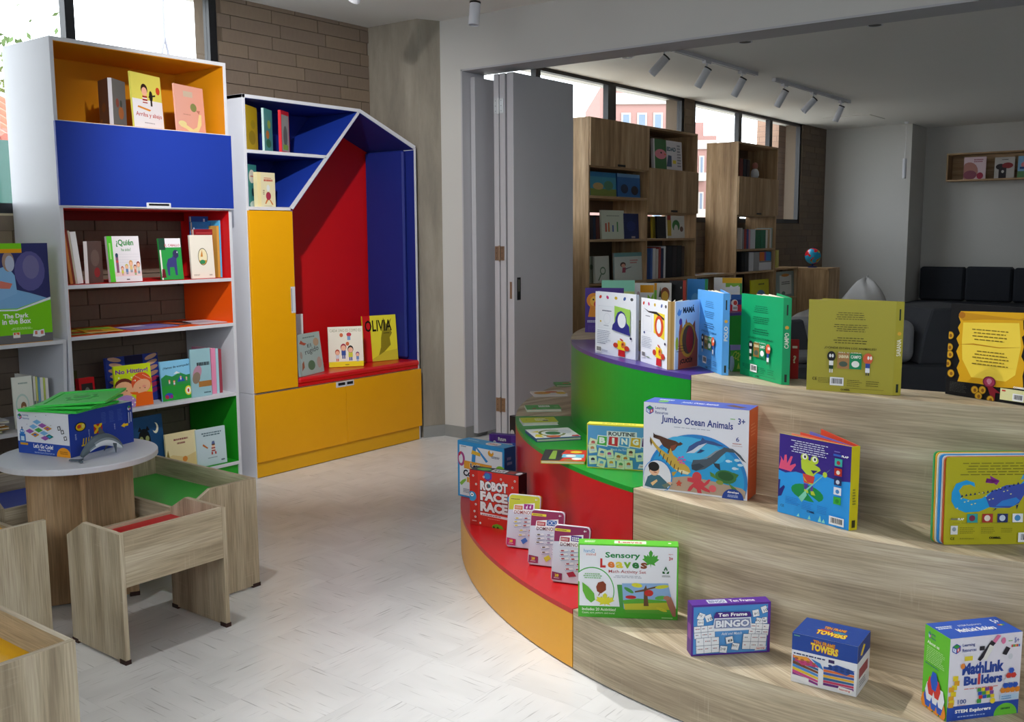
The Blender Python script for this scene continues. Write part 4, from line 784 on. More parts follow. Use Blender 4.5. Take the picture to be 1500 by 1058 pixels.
# three green plastic grid plates piled on the box
GP = mat('#43d653', .35, .5, .03); GP2 = mat('#2cae3e', .4, .4, .03)
ctr = A0+xd0*fr0[2]*.58+Vector((-xd0.y, xd0.x, 0))*dep0*.36; zt = TZ+fr0[3]
for i, (dx, dy, dz, rz, rx, ry, lb) in enumerate(((-.005, .0, .003, 24, 0, 0, 'bottom green grid plate of the pile on the activity box'), (.02, .015, .020, 33, 1.5, -1.5, 'middle green grid plate of the pile on the activity box'), (.045, .03, .038, 42, 2.5, -3, 'top green grid plate with a star-shaped emblem'))):
    M = Matrix.Translation((ctr.x+dx, ctr.y+dy, zt+dz)) @ Matrix.Rotation(math.radians(rz), 4, 'Z') @ Matrix.Rotation(math.radians(rx), 4, 'X') @ Matrix.Rotation(math.radians(ry), 4, 'Y')
    r = empty('grid_plate', M, lb, 'plastic plate', 'green grid plates piled on the activity box'); s_ = .135
    MB().box(-s_, s_, -s_, s_, 0, .006).build('plate', GP, r, bevel=.002)
    rim = MB(); a = s_-.022
    for q in ((-s_, s_, -s_, -a), (-s_, s_, a, s_), (-s_, -a, -a, a), (a, s_, -a, a)): rim.box(*q, .006, .010)
    rim.build('rim', GP, r)
    if i == 2:
        st = []
        for k in range(16): q = math.tau*k/16; rr = .05 if k % 2 else .066; st.append((rr*math.cos(q), rr*math.sin(q)))
        MB().prism(st, .006, .0075, lambda a_, b_, e: (a_, b_, e)).build('emblem', GP2, r); MB().lathe([(.034, .0075), (.034, .009), (.044, .009), (.044, .0075)], 24).build('emblem_ring', GP, r)
    else:
        for k in range(8): MB().box(-a, a, -a+.02+k*.028, -a+.026+k*.028, .006, .008).build('rib', GP, r)
# dolphin figurine
tl, hd = oz(116, 677, TZ), oz(180, 662, TZ)
dx_ = (hd-tl); LD = dx_.length*1.0; dx_.normalize()
r = empty('toy_dolphin', frame(tl+Vector((0, 0, .0)), dx_), 'grey and white toy dolphin arched on the table edge', 'toy dolphin')
mb = MB(); NS, NR = 22, 16; rings = []
for i in range(NS+1):
    s_ = i/NS; ang = math.radians(150-128*s_)
    cx = LD*(.06+.93*s_); cz = .012+.056*max(0, math.sin(math.pi*min(1, s_*.94+.03)))**.9
    rr = (.005+.019*max(0, math.sin(math.pi*min(1, s_*.9+.04)))**.85) if s_ < .82 else (.0185*max(0, 1-(s_-.82)/.18)**.6*.78+.0045)
    tz = math.cos(math.pi*min(1, s_*.94+.03))*.056*math.pi; tx = LD; ln_ = math.hypot(tx, tz); nx, nz = -tz/ln_, tx/ln_
    rings.append([(cx+nx*rr*1.05*math.sin(t), rr*.85*math.cos(t), cz+nz*rr*1.05*math.sin(t)) for t in [math.tau*k/NR for k in range(NR)]])
GR, WH, MID = lin('#59656e'), lin('#dfe6ee'), lin('#7f8c96')
for i in range(NS):
    for k in range(NR):
        sn = math.sin(math.tau*(k+.5)/NR); th = -.25 if i < 6 else .12
        mb.face([rings[i][k], rings[i][(k+1) % NR], rings[i+1][(k+1) % NR], rings[i+1][k]], None, GR if sn > th+.25 or i < 3 else (MID if sn > th else WH))
mb.face(rings[0][::-1], None, GR); mb.face(rings[-1], None, MID)
body = mb.build('body', PRINT, r, smooth=True)
DG_ = mat('#515d66', .4, .4, .05)
zz = lambda s_: .012+.056*max(0, math.sin(math.pi*min(1, s_*.94+.03)))**.9
MB().prism([(LD*.47, zz(.47)+.022), (LD*.62, zz(.6)+.022), (LD*.50, zz(.5)+.052), (LD*.475, zz(.47)+.048)], -.002, .002, lambda a, b, e: (a, e, b)).build('dorsal_fin', DG_, r)
MB().prism([(LD*.10, 0), (LD*.02, .006), (-LD*.06, .04), (-LD*.10, .034), (-LD*.04, .004), (-LD*.02, 0), (-LD*.04, -.004), (-LD*.10, -.034), (-LD*.06, -.04), (LD*.02, -.006)], .004, .009, lambda a, b, e: (a, b, e+.02*max(0, a/LD))).build('tail_fluke', DG_, r)
for s_ in (-1, 1): MB().prism([(LD*.72, zz(.72)-.008), (LD*.80, zz(.8)-.004), (LD*.70, zz(.72)-.045)], s_*.014, s_*.018, lambda a, b, e: (a, e+(0 if b > zz(.72)-.02 else .02*(1 if e > 0 else -1)), b)).build('flipper', DG_, r)
for s_ in (-1, 1): MB().lathe([(0, -.002), (.0022, 0), (0, .002)], 8, LD*.89, s_*.0125).build('eye', BLACKM, r).location = (0, 0, zz(.89)+.003)
# ================================================================== on the display steps, lowest step
GX = 'toy boxes on the display steps'
# leaf activity set
fr = base_frame((847, 903.5), (992.4, 909), Z1, (849, 797)); A_ = fr[3]/fr[2]
leaf = lambda x, y, rx, ry, rot, c, v='#5a8a2c': [E(x, y, rx, ry, c, rot, 14), R(x-.002, y-ry*.1, x+.002, y+ry*.1, v)]
maple = [(.5, 0), (.53, .22), (.78, .12), (.72, .28), (1, .5), (.88, .55), (.92, .75), (.72, .68), (.7, .8), (.58, .66), (.62, .9), (.5, 1.05), (.38, .9), (.42, .66), (.3, .8), (.28, .68), (.08, .75), (.12, .55), (0, .5), (.28, .28), (.22, .12), (.47, .22)]
mp = lambda x, y, w, h, c: ('p', c, [(x+a*w, y+b*h) for a, b in maple])
it = [R(0, 0, 1, 1, '#5fc435'), R(.012, .155, .985, .985, '#eceef3'), R(0, .0, 1, .155, '#4fae34'),
      E(.14, .36, .225, .33, '#4fae4c', a0=-38, a1=152, n=24), E(.14, .36, .215, .315, '#eceef3', a0=-40, a1=155, n=24), R(.012, .155, .35, .24, '#eceef3'), R(0, 0, 1, .155, '#4fae34'),
      T_('hand2', .055, .885, .165, .935, '#5aa0cc', .005), T_('mind', .08, .845, .175, .882, '#d0705a', .005), mp(.64, .70, .17, .23, '#4da83c'),
      T_('Sensory', .27, .80, .62, .90, '#2c8a4c', .03), T_('L', .22, .685, .275, .81, '#c8302c', .05), T_('e', .295, .685, .365, .77, '#e07a2c',.035), T_('a', .375, .685, .45, .77, '#e0cc3c',.035), T_('v', .455, .685, .53, .77, '#7fb82c',.035), T_('e', .54, .685, .61, .77, '#2c7a3c',.035), T_('s', .625, .685, .69, .77, '#8a4a2c',.035),
      T_('Math Activity Set', .305, .605, .68, .66, '#a8383c', .005), LN(.34, .55, .66, .59, 2, '#b9bcc6', True), LN(.04, .53, .25, .61, 3, '#8fc48a', True),
      P('#69b53a', .04, .48, .1, .42, .16, .33, .17, .24, .13, .2, .08, .26, .045, .36), P('#8a3f24', .18, .42, .2, .48, .25, .5, .28, .46, .28, .38, .23, .33, .19, .36), P('#8a3f24', .2, .3, .21, .3, .235, .37, .225, .37), mp(.17, .15, .2, .18, '#ddd836'),
      P('#4f9a4c', .39, .46, .42, .15, .5, .15, .5, .46), P('#8fb4de', .44, .48, .90, .5, .97, .1, .46, .13), P('#5fae3c', .45, .25, .6, .28, .94, .26, .97, .08, .48, .08), P('#c9c83c', .46, .2, .93, .24, .94, .14, .47, .12), P('#6b4f34', .66, .18, .71, .18, .69, .4, .8, .44, .79, .46, .69, .42, .68, .47, .66, .41, .57, .38, .57, .36, .66, .38),
      leaf(.59, .46, .055, .03, -10, '#ddd93a'), leaf(.51, .39, .06, .022, -40, '#4f9a4c'), leaf(.53, .295, .055, .025, 0, '#c02c34'), leaf(.71, .36, .045, .045, 0, '#c8342c'), leaf(.84, .45, .07, .025, 12, '#cfd23c'), leaf(.83, .3, .06, .028, 10, '#5fae4c'), leaf(.84, .14, .06, .02, -25, '#d5d23c'),
      P('#a9705c', .88, .28, .93, .32, 1.0-.02, .16, 1.0-.02, .05, .95, .05, .9, .2), E(.89, .3, .035, .03, '#b88068'),
      T_('Includes 20 Activities!', .04, .095, .38, .135, '#eef6e0', .015), T_('Count, sort, pattern, and more!', .04, .045, .37, .08, '#dff0cc', .005), T_('ages', .9, .885, .945, .9, '#c8503c'), T_('3+', .905, .81, .945, .86, '#c8302c', .02),
      P('#2c6a3c', .855, .68, .875, .73, .895, .68, .885, .67, .875, .7, .865, .67), P('#2c6a3c', .84, .66, .86, .66, .87, .63, .845, .63), P('#2c6a3c', .88, .63, .905, .63, .91, .665, .895, .66), LN(.835, .585, .925, .61, 2, '#6f7a74', True), P('#a8d88c', .84, .02, .95, .02, .95, .035, .84, .035)]
toy_box(fr, .055, '#5cc332', it, 'white and green leaf craft box with a maple leaf, on the lowest step', top=[R(0, 0, 1, 1, '#62c83a'), R(.36, .25, .68, .8, '#e8f2e0'), T_('Leaves', .4, .35, .64, .7, '#c8443c', .03), LN(.06, .3, .18, .7, 2, '#e8f4dc'), R(.9, .4, .93, .6, '#e8f4dc')], left=[R(0, 0, 1, 1, '#58bd30')], right=[R(0, 0, 1, 1, '#57b834')], group=GX)
# ten-frame bingo
fr = base_frame((1012.5, 962), (1127, 955.6), Z1, (1014, 888)); r_ = random.Random(5)
it = [R(0, 0, 1, 1, '#5b2f94'), R(.02, .03, .965, .965, '#4a8ed0'), R(.03, .04, .96, .5, '#5a9ad8')]
def card(x, y, w, h, txt=None, rot=0, grid=None):
    q = math.radians(rot); pt = lambda a, b: (x+a*math.cos(q)-b*math.sin(q)*.7, y+(a*math.sin(q)*1.4+b*math.cos(q)))
    o = [('p', '#2c4a7c', [pt(-.004, -.006), pt(w+.004, -.006), pt(w+.004, h+.006), pt(-.004, h+.006)]), ('p', '#eef0f4', [pt(0, 0), pt(w, 0), pt(w, h), pt(0, h)])]
    if txt: o.append(T_(txt, x+w*.15, y+h*.3, x+w*.85, y+h*.7, '#3a3f4c', .01, rot=rot))
    if grid:
        nx, ny = grid
        for i in range(1, nx): o.append(('p', '#55607c', [pt(w*i/nx-.002, 0), pt(w*i/nx+.002, 0), pt(w*i/nx+.002, h), pt(w*i/nx-.002, h)]))
        for j in range(1, ny): o.append(('p', '#55607c', [pt(0, h*j/ny-.004), pt(w, h*j/ny-.004), pt(w, h*j/ny+.004), pt(0, h*j/ny+.004)]))
        for i in range(nx):
            for j in range(ny):
                for k in range(r_.randint(2, 5)): a, b = w*(i+.2+.14*k)/nx, h*(j+.5)/ny; o.append(('p', ('#2c3a5c', '#b0343c')[r_.random() < .4], [pt(a, b), pt(a+.008, b), pt(a+.008, b+.018), pt(a, b+.018)]))
    return o
it += [card(.06, .74, .08, .13, '7+3', -25), card(.19, .66, .08, .13, '10', 20), card(.07, .6, .08, .11, '5+1'), card(.78, .72, .08, .13, '8+2', 10), card(.9, .78, .07, .13, '10', 20), card(.8, .58, .09, .13, '6+2', -15), card(.9, .58, .06, .12, None, 5, (1, 2))]
it += [card(.035, .34, .26, .24, None, 3, (3, 2)), card(.72, .38, .25, .22, None, -6, (3, 2)), card(.06, .05, .29, .3, None, 2, (3, 2)), card(.64, .1, .3, .3, None, -4, (3, 2)), card(.44, .22, .09, .13, '8', 10), card(.5, .11, .09, .13, '9+1', -12), card(.35, .06, .09, .13, '2+8', -8)]
it += [P('#4b2a80', .27, .77, .30, .86, .73, .84, .75, .76), R(.27, .74, .75, .78, '#4b2a80'), T_('Ten Frame', .325, .765, .695, .835, '#ffffff', .03), P('#e6e8f0', .26, .52, .28, .74, .74, .73, .76, .5, .74, .48, .28, .48), P('#8f9cc0', .275, .54, .29, .72, .73, .71, .745, .52), T_('BINGO', .295, .55, .725, .695, '#e9ecf4', .05, '#2c3a7c'), T_('Add and Match', .37, .4, .63, .455, '#dfeaf8', .01, sh=.2), P('#e9e4e6', .8, .06, .94, .07, .95, .14, .82, .14), T_('learning', .825, .08, .925, .12, '#c83c34', .02), T_('4+', .925, .9, .955, .93, '#ffffff')]
toy_box(fr, .045, '#562c90', it, 'blue and purple bingo game box standing on the lowest oak step', top=[R(0, 0, 1, 1, '#5c2f9a'), T_('Ten Frame', .5, .3, .82, .75, '#e8e4f0', .02), R(.22, .2, .46, .85, '#cfd4e4'), T_('BINGO', .24, .3, .44, .75, '#5a6a9c', .03)], left=[R(0, 0, 1, 1, '#5a2c86'), R(.2, .3, .8, .6, '#8a4a9c')], right=[R(0, 0, 1, 1, '#4c2786')], group=GX)
# stacking towers box
fr = base_frame((1158.5, 998), (1254, 1022), Z1, (1160.5, 927)); dq = .132
it = [R(0, 0, 1, 1, '#e8e9ee'), R(0, .66, 1, 1, '#24489a'), T_('TEN FRAME', .33, .86, .66, .94, '#e8a02c', .03, '#8a2c2c', rot=-2), T_('TOWERS', .29, .72, .71, .87, '#f2d23c', .05, '#a8342c', rot=-3), LN(.03, .57, .56, .62, 1, '#24386c'), R(.57, .555, .66, .62, '#3a2c5c'), R(.03, .95, .12, .97, '#6fae8c')]
for k in range(7): it.append(P(('#8a3a8c', '#d0508c', '#e8c43c', '#4f8ed0', '#7a4a2c', '#3a6a9c', '#c8486c')[k], .02, .14+.06*k, .42, .04+.06*k, .42, .085+.06*k, .02, .2+.06*k)); it.append(P(('#6a2c7c', '#c8486c', '#3a6a9c', '#e8b43c', '#3f5fa8', '#d8703c', '#2f58a8')[k], .5, .08+.055*k, .96, .1+.055*k, .96, .145+.055*k, .5, .13+.055*k))
it += [P('#c8467c', .02, .52, .26, .56, .42, .42, .16, .38), P('#e8a03c', .02, .54, .24, .57, .3, .5, .08, .46), P('#3a7fc4', .3, .56, .45, .5, .5, .38, .42, .42), P('#2c4f9c', .52, .44, .7, .55, .97, .5, .85, .38)]
for k in range(8): it.append(E(.08+.09*(k % 4), .5-.045*(k//4)-.012*(k % 4), .03, .022, ('#a8603c', '#b83a6c')[k//4])); it.append(E(.6+.09*(k % 4), .5-.05*(k//4), .032, .024, '#22407f'))
it += [P('#f0f0f4', .0, .1, .28, .04, .28, .14, .0, .16), P('#f4f0f0', .72, .05, .93, .03, .95, .12, .74, .14), T_('learning', .75, .055, .91, .105, '#c83c34', .02)]
tw = toy_box(fr, dq, '#e6e7ec', it, 'blue and white box of stacking tiles on the lowest oak step', right=[R(0, 0, 1, 1, '#e4e6ec'), R(0, .66, 1, 1, '#1f4190'), P('#f2d23c', .2, .76, .45, .92, .6, .86, .35, .72), R(.15, .3, .85, .5, '#9a3a4c'), LN(.2, .1, .8, .25, 3, '#8a8fa0')], group=GX,
     top=[R(0, 0, 1, 1, '#24489a'), T_('TEN FRAME', .36, .58, .7, .72, '#e8a02c', .03, '#8a2c2c'), T_('TOWERS', .3, .22, .76, .46, '#f2d23c', .05, '#a8342c'), E(.42, .52, .09, .08, '#c8442c', a0=180, a1=360), E(.62, .52, .09, .08, '#3fa0a8', a0=180, a1=360)]+[E(.1+.8*((k*7) % 10)/10, .12+.76*((k*3) % 7)/7, .03, .03, '#2c529f') for k in range(9)])
# building cubes box
A0, B0 = oz(1386, 1058, Z1), oz(1490.5, 1045, Z1); xd = (B0-A0).normalized(); fr = (A0, xd, (B0-A0).length, height(A0, xd, 937, 0)); A_ = fr[3]/fr[2]
cub = lambda x, y, s, c: [E(x, y, s, s*.85, c, 0, 6), E(x-.1*s, y+.25*s, s*.5, s*.35, '#ffffff' if False else c, 0, 6)]
def pyramid(x, y, s, k=1.0):
    o = []
    for row, (n, c) in enumerate(((4, '#e08a2c'), (3, '#2f5cc0'), (3, '#dfe4ec'), (2, '#cc4038'), (1, '#2f5cc0'))):
        for q in range(n): o += cub(x+(q-(n-1)/2)*s*1.6+.3*s*(row == 2), y+row*s*1.5*k, s, c)
    return o
it = [R(0, 0, 1, 1, '#e6e4ee'), R(0, 0, 1, .175, '#2c4fae'), E(.82, 0, .165, .145, '#6cc43c', a0=0, a1=180, n=14), T_('autocorrect', .74, .06, .9, .09, '#2c6a3c', .01) if False else LN(.74, .06, .9, .1, 1, '#2c6a3c', True), T_('STEM Explorers', .11, .075, .61, .13, '#ffffff', .04), LN(.15, .03, .6, .055, 1, '#a8bce8')]
it += LOGO(.085, .875, .12, A_)+[T_('MathLink', .18, .545, .76, .69, '#2c4a9c', .05), T_('Bu', .21, .415, .39, .53, '#2c4a9c', .05), T_('i', .40, .415, .44, .55, '#d0484c', .05), T_('lders', .45, .415, .745, .53, '#2c4a9c', .05), LN(.22, .365, .7, .385, 1, '#d88a84'), T_('100', .14, .2, .255, .255, '#2c4a9c', .01), LN(.13, .165+.015, .26, .19, 1, '#c8867c'), T_('5+', .885, .88, .95, .94, '#2c4a9c', .01), LN(.8, .9, .87, .92, 1, '#6fae5c')]
for k, c in enumerate(('#d0484c', '#4fa84c', '#e0a03c', '#d0484c', '#3a8ed0')): it.append(R(.845+.025*k, .83, .865+.025*k, .86, c))
it += [P('#2a2c34', .38, .72, .42, .70, .62, .9, .56, .94), P('#e6e6e0', .45, .72, .5, .7, .6, .86, .54, .89), R(.4, .83, .47, .88, '#2a2c34'), P('#e07aa4', .58, .93, .62, .9, .69, .985, .64, 1.0), E(.73, .92, .03, .04, '#e07aa4'), P('#2a2c34', .72, .76, .78, .74, .83, .82, .77, .85), E(.84, .72, .03, .035, '#d2d6de'), R(.2, .72, .31, .775, '#e0cf3c'), E(.18, .66, .03, .035, '#e08a3c')]
for k, (x, y) in enumerate(((.09, .52), (.11, .46), (.08, .41), (.04, .39), (.07, .33), (.04, .28), (.05, .23), (.04, .2))): it.append(R(x-.035, y-.03, x+.035, y+.03, ('#e8cf2c', '#e0a42c')[k % 2]))
for i in range(4):
    for j in range(3): it.append(R(.4+.055*i+.012*j, .33-.045*j, .45+.055*i+.012*j, .372-.045*j, ('#4a9a4c', '#cc4038', '#e8cf2c', '#2f5cc0', '#7a4a9c')[(i*2+j*3) % 5]))
it += [R(.4, .19, .46, .24, '#4a9a4c'), E(.62, .2, .035, .035, '#e8cf2c')]+pyramid(.86, .31, .042, .95)+[R(.72, .19, .98, .26, '#b8d4ec'), LN(.74, .2, .9, .25, 2, '#5a8ac0')]
lf = [R(0, 0, 1, 1, '#66bd35')]+LOGO(.2, .9, .09, A_*1.2, '#2c4a7c')+[T_('About us', .12, .79, .6, .83, '#eef8e4', .02), LN(.12, .58, .9, .77, 9, '#b8e49c', fill=.35), LN(.1, .54, .8, .56, 1, '#2c6a7c')]+pyramid(.5, .06, .15, .36)
toy_box(fr, .105, '#e4e3ec', it, 'white, blue and green building cubes box in the lower right corner', left=lf, top=[R(0, 0, 1, 1, '#2f5cc4'), T_('MathLink Builders', .24, .3, .76, .52, '#ffffff', .03), T_('STEM Explorers', .34, .6, .66, .72, '#dfe8f8', .01), LN(.04, .55, .28, .75, 2, '#dfe8f8'), T_('5+', .84, .6, .93, .85, '#ffffff', .02)]+[R(.84+.03*k, .45, .865+.03*k, .53, c) for k, c in enumerate(('#d0484c', '#e8cf2c', '#4fa84c'))], group=GX)
# domino tins
def tin(a, ytop, c1, c2, c3, c4, label, kind):
    A = oz(*a, Z1); xd = Vector((math.cos(math.radians(17)), math.sin(math.radians(17)), 0)); w = .139; lean = .2; h = height(A, xd, ytop, lean)
    r = root_at('domino_tin', A, xd, label, 'tin box', 'domino tins on the red step', lean, .024); rad = .014; pl = []
    for cx, cz, s0 in ((w-rad, h-rad, 0), (rad, h-rad, 90), (rad, rad, 180), (w-rad, rad, 270)):
        for k in range(5): q = math.radians(s0+22.5*k); pl.append((cx+rad*math.cos(q), cz+rad*math.sin(q)))
    t = MB().prism(pl, .006, .024, lambda p, q, e: (p, e, q)).build('tin_body', mat(c2, .3, .5, .03, metal=.2), r)
    lid = MB().prism([(w/2+(p-w/2)*1.012, h/2+(q-h/2)*1.01) for p, q in pl], 0, .0065, lambda p, q, e: (p, e, q)).build('lid', mat('#d5d6e4', .28, .5, .02), r, bevel=.0012)
    rp = [(p/w*.96+.02, q/h*.97+.015) for p, q in pl]; up = [(x, y) for x, y in rp if y > .8]
    it = [('p', '#d9dcec', rp), ('p', c1, [(.02, .70), (.98, .74)]+[p for p in rp if p[1] > .8])]
    it += [R(.03, .885, .46, .93, '#e8d23c' if kind else '#cfd04c'), LN(.07, .895, .4, .92, 1, '#6a5a2c'), T_('4+', .82, .905, .9, .945, '#f4f0f6', .02), P('#f6f4f8', .16, .66, .18, .8, .82, .86, .84, .63, .78, .62), R(.2, .715, .45, .79, c3), R(.49, .73, .78, .83, c4), T_('DOMINOES', .2, .635, .8, .70, '#a8342c' if not kind else '#6a2438', .01, rot=2)]
    it += [LN(.22, .73, .42, .775, 2, '#f6e4dc')]
    if kind == 2:
        for q in range(9): it.append(R(.52+.05*(q % 5), .745+.035*(q//5), .555+.05*(q % 5), .77+.035*(q//5), '#eef0f8'))
    elif kind == 1: it += [E(.575, .78, .06, .035, '#dfe8f8'), E(.575, .78, .045, .025, c4), E(.69, .785, .06, .035, '#dfe8f8'), E(.69, .785, .045, .025, c4)]
    else: it += [E(.58, .765, .025, .025, '#f4ecf4'), E(.69, .775, .025, .025, '#f4ecf4'), R(.59, .765, .605, .81, '#f4ecf4'), R(.7, .775, .715, .82, '#f4ecf4')]
    rr = random.Random(kind+2)
    for y, n in ((.56, 3), (.49, 3), (.42, 3), (.34, 2), (.25, 2)):
        for q in range(n):
            x = .1+.28*q+.05*(5-n)+rr.uniform(-.02, .02)+(.12 if y < .35 else 0); yy = y-.012*q*(-1)
            it += [P('#8fa0c4', x, yy-.012, x+.24, yy+.012, x+.26, yy-.022, x+.03, yy-.05), P('#eceef4', x, yy, x+.22, yy+.022, x+.26, yy-.012, x+.03, yy-.038)]
            cc = ('#e0c83c', '#b03a3c', '#d89a2c') if kind == 0 else (('#6a5a4c', '#8a6a9c', '#c8b43c') if kind == 1 else ('#a8203c',)*3)
            it.append(P(cc[q % 3], x+.03, yy-.005, x+.11, yy+.004, x+.14, yy-.016, x+.05, yy-.026))
    it += [P('#4a7ad0' if kind == 0 else '#d8d23c', .46, .14, .6, .2, .68, .14, .54, .07) if kind < 2 else P('#a8203c', .42, .17, .6, .21, .7, .13, .5, .1), P(c1 if kind else '#c8286c', .02, .03, .3, .03, .3, .15, .02, .17), T_('28', .1, .085, .21, .135, '#f0d83c', .04), LN(.08, .055, .24, .075, 1, '#f4d8dc')]
    make_print('lid_print', it, w, h, lid)
tin((807, 853), 770, '#8c2858', '#8c3a68', '#b0203c', '#5a3a9c', 'magenta domino tin nearest the leaf craft box', 2)
tin((773, 828), 748, '#97305c', '#a84a74', '#b8283c', '#3a6ab8', 'magenta domino tin in the middle of the three', 1)
tin((741, 802), 725, '#ccd03c', '#c8cc4c', '#d8702c', '#a8308c', 'yellow domino tin next to the red robot box', 0)
# robot game
fr = base_frame((688.7, 767.6), (760, 780), Z1, (686.5, 688))
it = [R(0, 0, 1, 1, '#d2352a'), R(0, 0, .17, 1, '#bf2c24'), P('#6a3f9c', .27, .9, .33, .995, .46, .98, .46, .88, .38, .82), E(.37, .92, .06, .05, '#3a7fb8'),
      T_('ROBOT', .22, .655, .78, .83, '#e8e8ea', .06, '#7a1c18'), T_('FACE', .22, .47, .78, .64, '#e8e8ea', .06, '#7a1c18'), T_('RACE', .22, .27, .78, .45, '#e8e8ea', .06, '#7a1c18'), E(.4, .745, .035, .035, '#4a6a74'), E(.62, .74, .03, .03, '#4a6a74'), P('#ece8ea', .22, .2, .78, .18, .78, .225, .22, .245), LN(.25, .2, .75, .225, 1, '#8a4a44'), LN(.35, .14, .65, .165, 1, '#e88a7c', True),
      E(.0+.05, .52, .09, .09, '#3f8fc0'), E(.05, .55, .035, .035, '#e8eef2'), E(.05, .55, .015, .015, '#22303c'), E(.87, .56, .1, .07, '#4aa0d4'), LN(.8, .54, .94, .58, 2, '#dff0f8', True), P('#6fae2c', .46, .0, .48, .05, .56, .08, .66, .06, .7, 0), E(.5, .01, .02, .02, '#2c3a1c'), E(.58, .01, .02, .02, '#2c3a1c'), LN(.05, .06, .16, .09, 1, '#e8b0a8'), E(.22, .05, .02, .022, '#e8e0dc')]
for x, y in ((.08, .9), (.88, .78), (.1, .25), (.14, .75), (.65, .9), (.7, .84), (.13, .38), (.93, .9), (.12, .15), (.3, .9)): it += [E(x, y, .02, .02, '#e8d8d4'), E(x, y, .009, .009, '#4a2c2c')]
toy_box(fr, .07, '#2a2c34', it, 'red robot game box with chunky white lettering on the red step', top=[R(0, 0, 1, 1, '#2c2e36'), E(.22, .5, .14, .3, '#5fa84c'), R(.4, .2, .68, .8, '#d9dade'), T_('RACE', .43, .3, .65, .7, '#3a3c44', .05), R(.72, .2, .86, .8, '#8a3a34'), E(.93, .5, .05, .3, '#c8ccd4')], right=[R(0, 0, 1, 1, '#23252d'), E(.5, .55, .3, .16, '#4a4030'), E(.5, .55, .22, .1, '#6a5224'), E(.5, .2, .25, .08, '#2c4a7c')], group=GX)
# letter construction box
fr = base_frame((671.3, 726), (739, 742), Z1, (666.8, 645)); 
it = [R(0, 0, 1, 1, '#3a9ad8'), R(.04, .03, .96, .93, '#e9ebf0'), P('#3a8fd4', .29, .5, .37, .5, .41, .93, .36, .96, .33, .92), P('#3a8fd4', .36, .96, .42, .94, .66, .72, .62, .69), P('#e6b83c', .3, .8, .5, .78, .5, .84, .32, .87), E(.72, .87, .06, .055, '#e8a42c'), E(.73, .9, .03, .03, '#e9ebf0'), E(.08, .68, .08, .13, '#b04a8c'), E(.07, .68, .045, .085, '#e9ebf0'), P('#c83c4c', .02, .78, .08, .82, .06, .74, .02, .72), E(.92, .6, .1, .08, '#8fcf3c'), E(.92, .57, .05, .04, '#e9ebf0'), R(.14, .52, .74, .66, '#e0982c'), R(.15, .53, .73, .65, '#eaa63a'), T_('Letter', .28, .55, .6, .63, '#1c2438', .05, '#ffffff'), T_('Construction', .12, .38, .9, .5, '#1c2438', .05, '#ffffff'), R(.2, .28, .5, .37, '#eaa63a'), T_('Set', .25, .3, .4, .35, '#ffffff', .03), P('#8fc44c', .04, .24, .1, .3, .18, .34, .18, .3, .08, .2), LN(.12, .08, .4, .16, 3, '#8a8fa0'), LN(.08, .9, .2, .92, 1, '#4a5068'), LN(.74, .79, .92, .83, 2, '#5a6078')]
toy_box(fr, .08, '#3a97d4', it, 'light blue letter-building box at the far end of the red step', top=[R(0, 0, 1, 1, '#46a6e0'), E(.66, .5, .14, .4, '#f0e8e8'), T_('Letters', .57, .35, .75, .65, '#c8443c', .02), LN(.1, .4, .4, .7, 1, '#a8d8f4')], right=[R(0, 0, 1, 1, '#2c6fb8'), E(.55, .28, .36, .3, '#d8a8a0'), T_('S', .4, .18, .62, .42, '#8a2c4c', .05), LN(.25, .68, .7, .85, 2, '#8fb8e4')], group=GX)
# two boxes farther along the lowest step, mostly behind the red riser
A = od(717, 690, 1.0); 
def ring_pt(a, r, z): return Vector((RC.x+r*math.cos(math.radians(a)), RC.y+r*math.sin(math.radians(a)), z))
q = ring_pt(-155, 2.54, Z1); xd = Vector((.96, .28, 0)).normalized(); y_ = bis(lambda s_: pr(q+xd*s_)[0]-717, -1, 1); A = q+xd*y_
toy_box((A, xd, .16, height(A, xd, 636, 0)), .045, '#5b3aa6', [R(0, 0, 1, 1, '#4f6ad0'), R(0, .8, 1, 1, '#6a3aa8'), R(.05, .7, .25, .98, '#5a2f94'), E(.2, .74, .06, .09, '#e8e8f0'), E(.2, .74, .03, .05, '#1c1c28'), R(.28, .78, .8, .98, '#5a2f94'), T_('Picture', .33, .82, .62, .93, '#ffffff', .03), R(.25, .6, .85, .77, '#dfe2ee'), T_('DOMINOES', .27, .62, .83, .75, '#8a94b4', .05)], 'purple picture domino box peeking out behind the blue letter box', group=GX)
q = ring_pt(-163, 2.52, Z1); xd = Vector((.97, -.25, 0)).normalized(); y_ = bis(lambda s_: pr(q+xd*s_)[0]-747, -1, 1); A = q+xd*y_
toy_box((A, xd, .2, height(A, xd, 609, 0)), .06, '#23242c', [R(0, 0, 1, 1, '#23242c'), E(.12, .55, .1, .1, '#e0e0e0'), R(0, 0, 1, .3, '#d8962c')], 'black game box hidden behind the red riser, only its edge showing', group=GX)

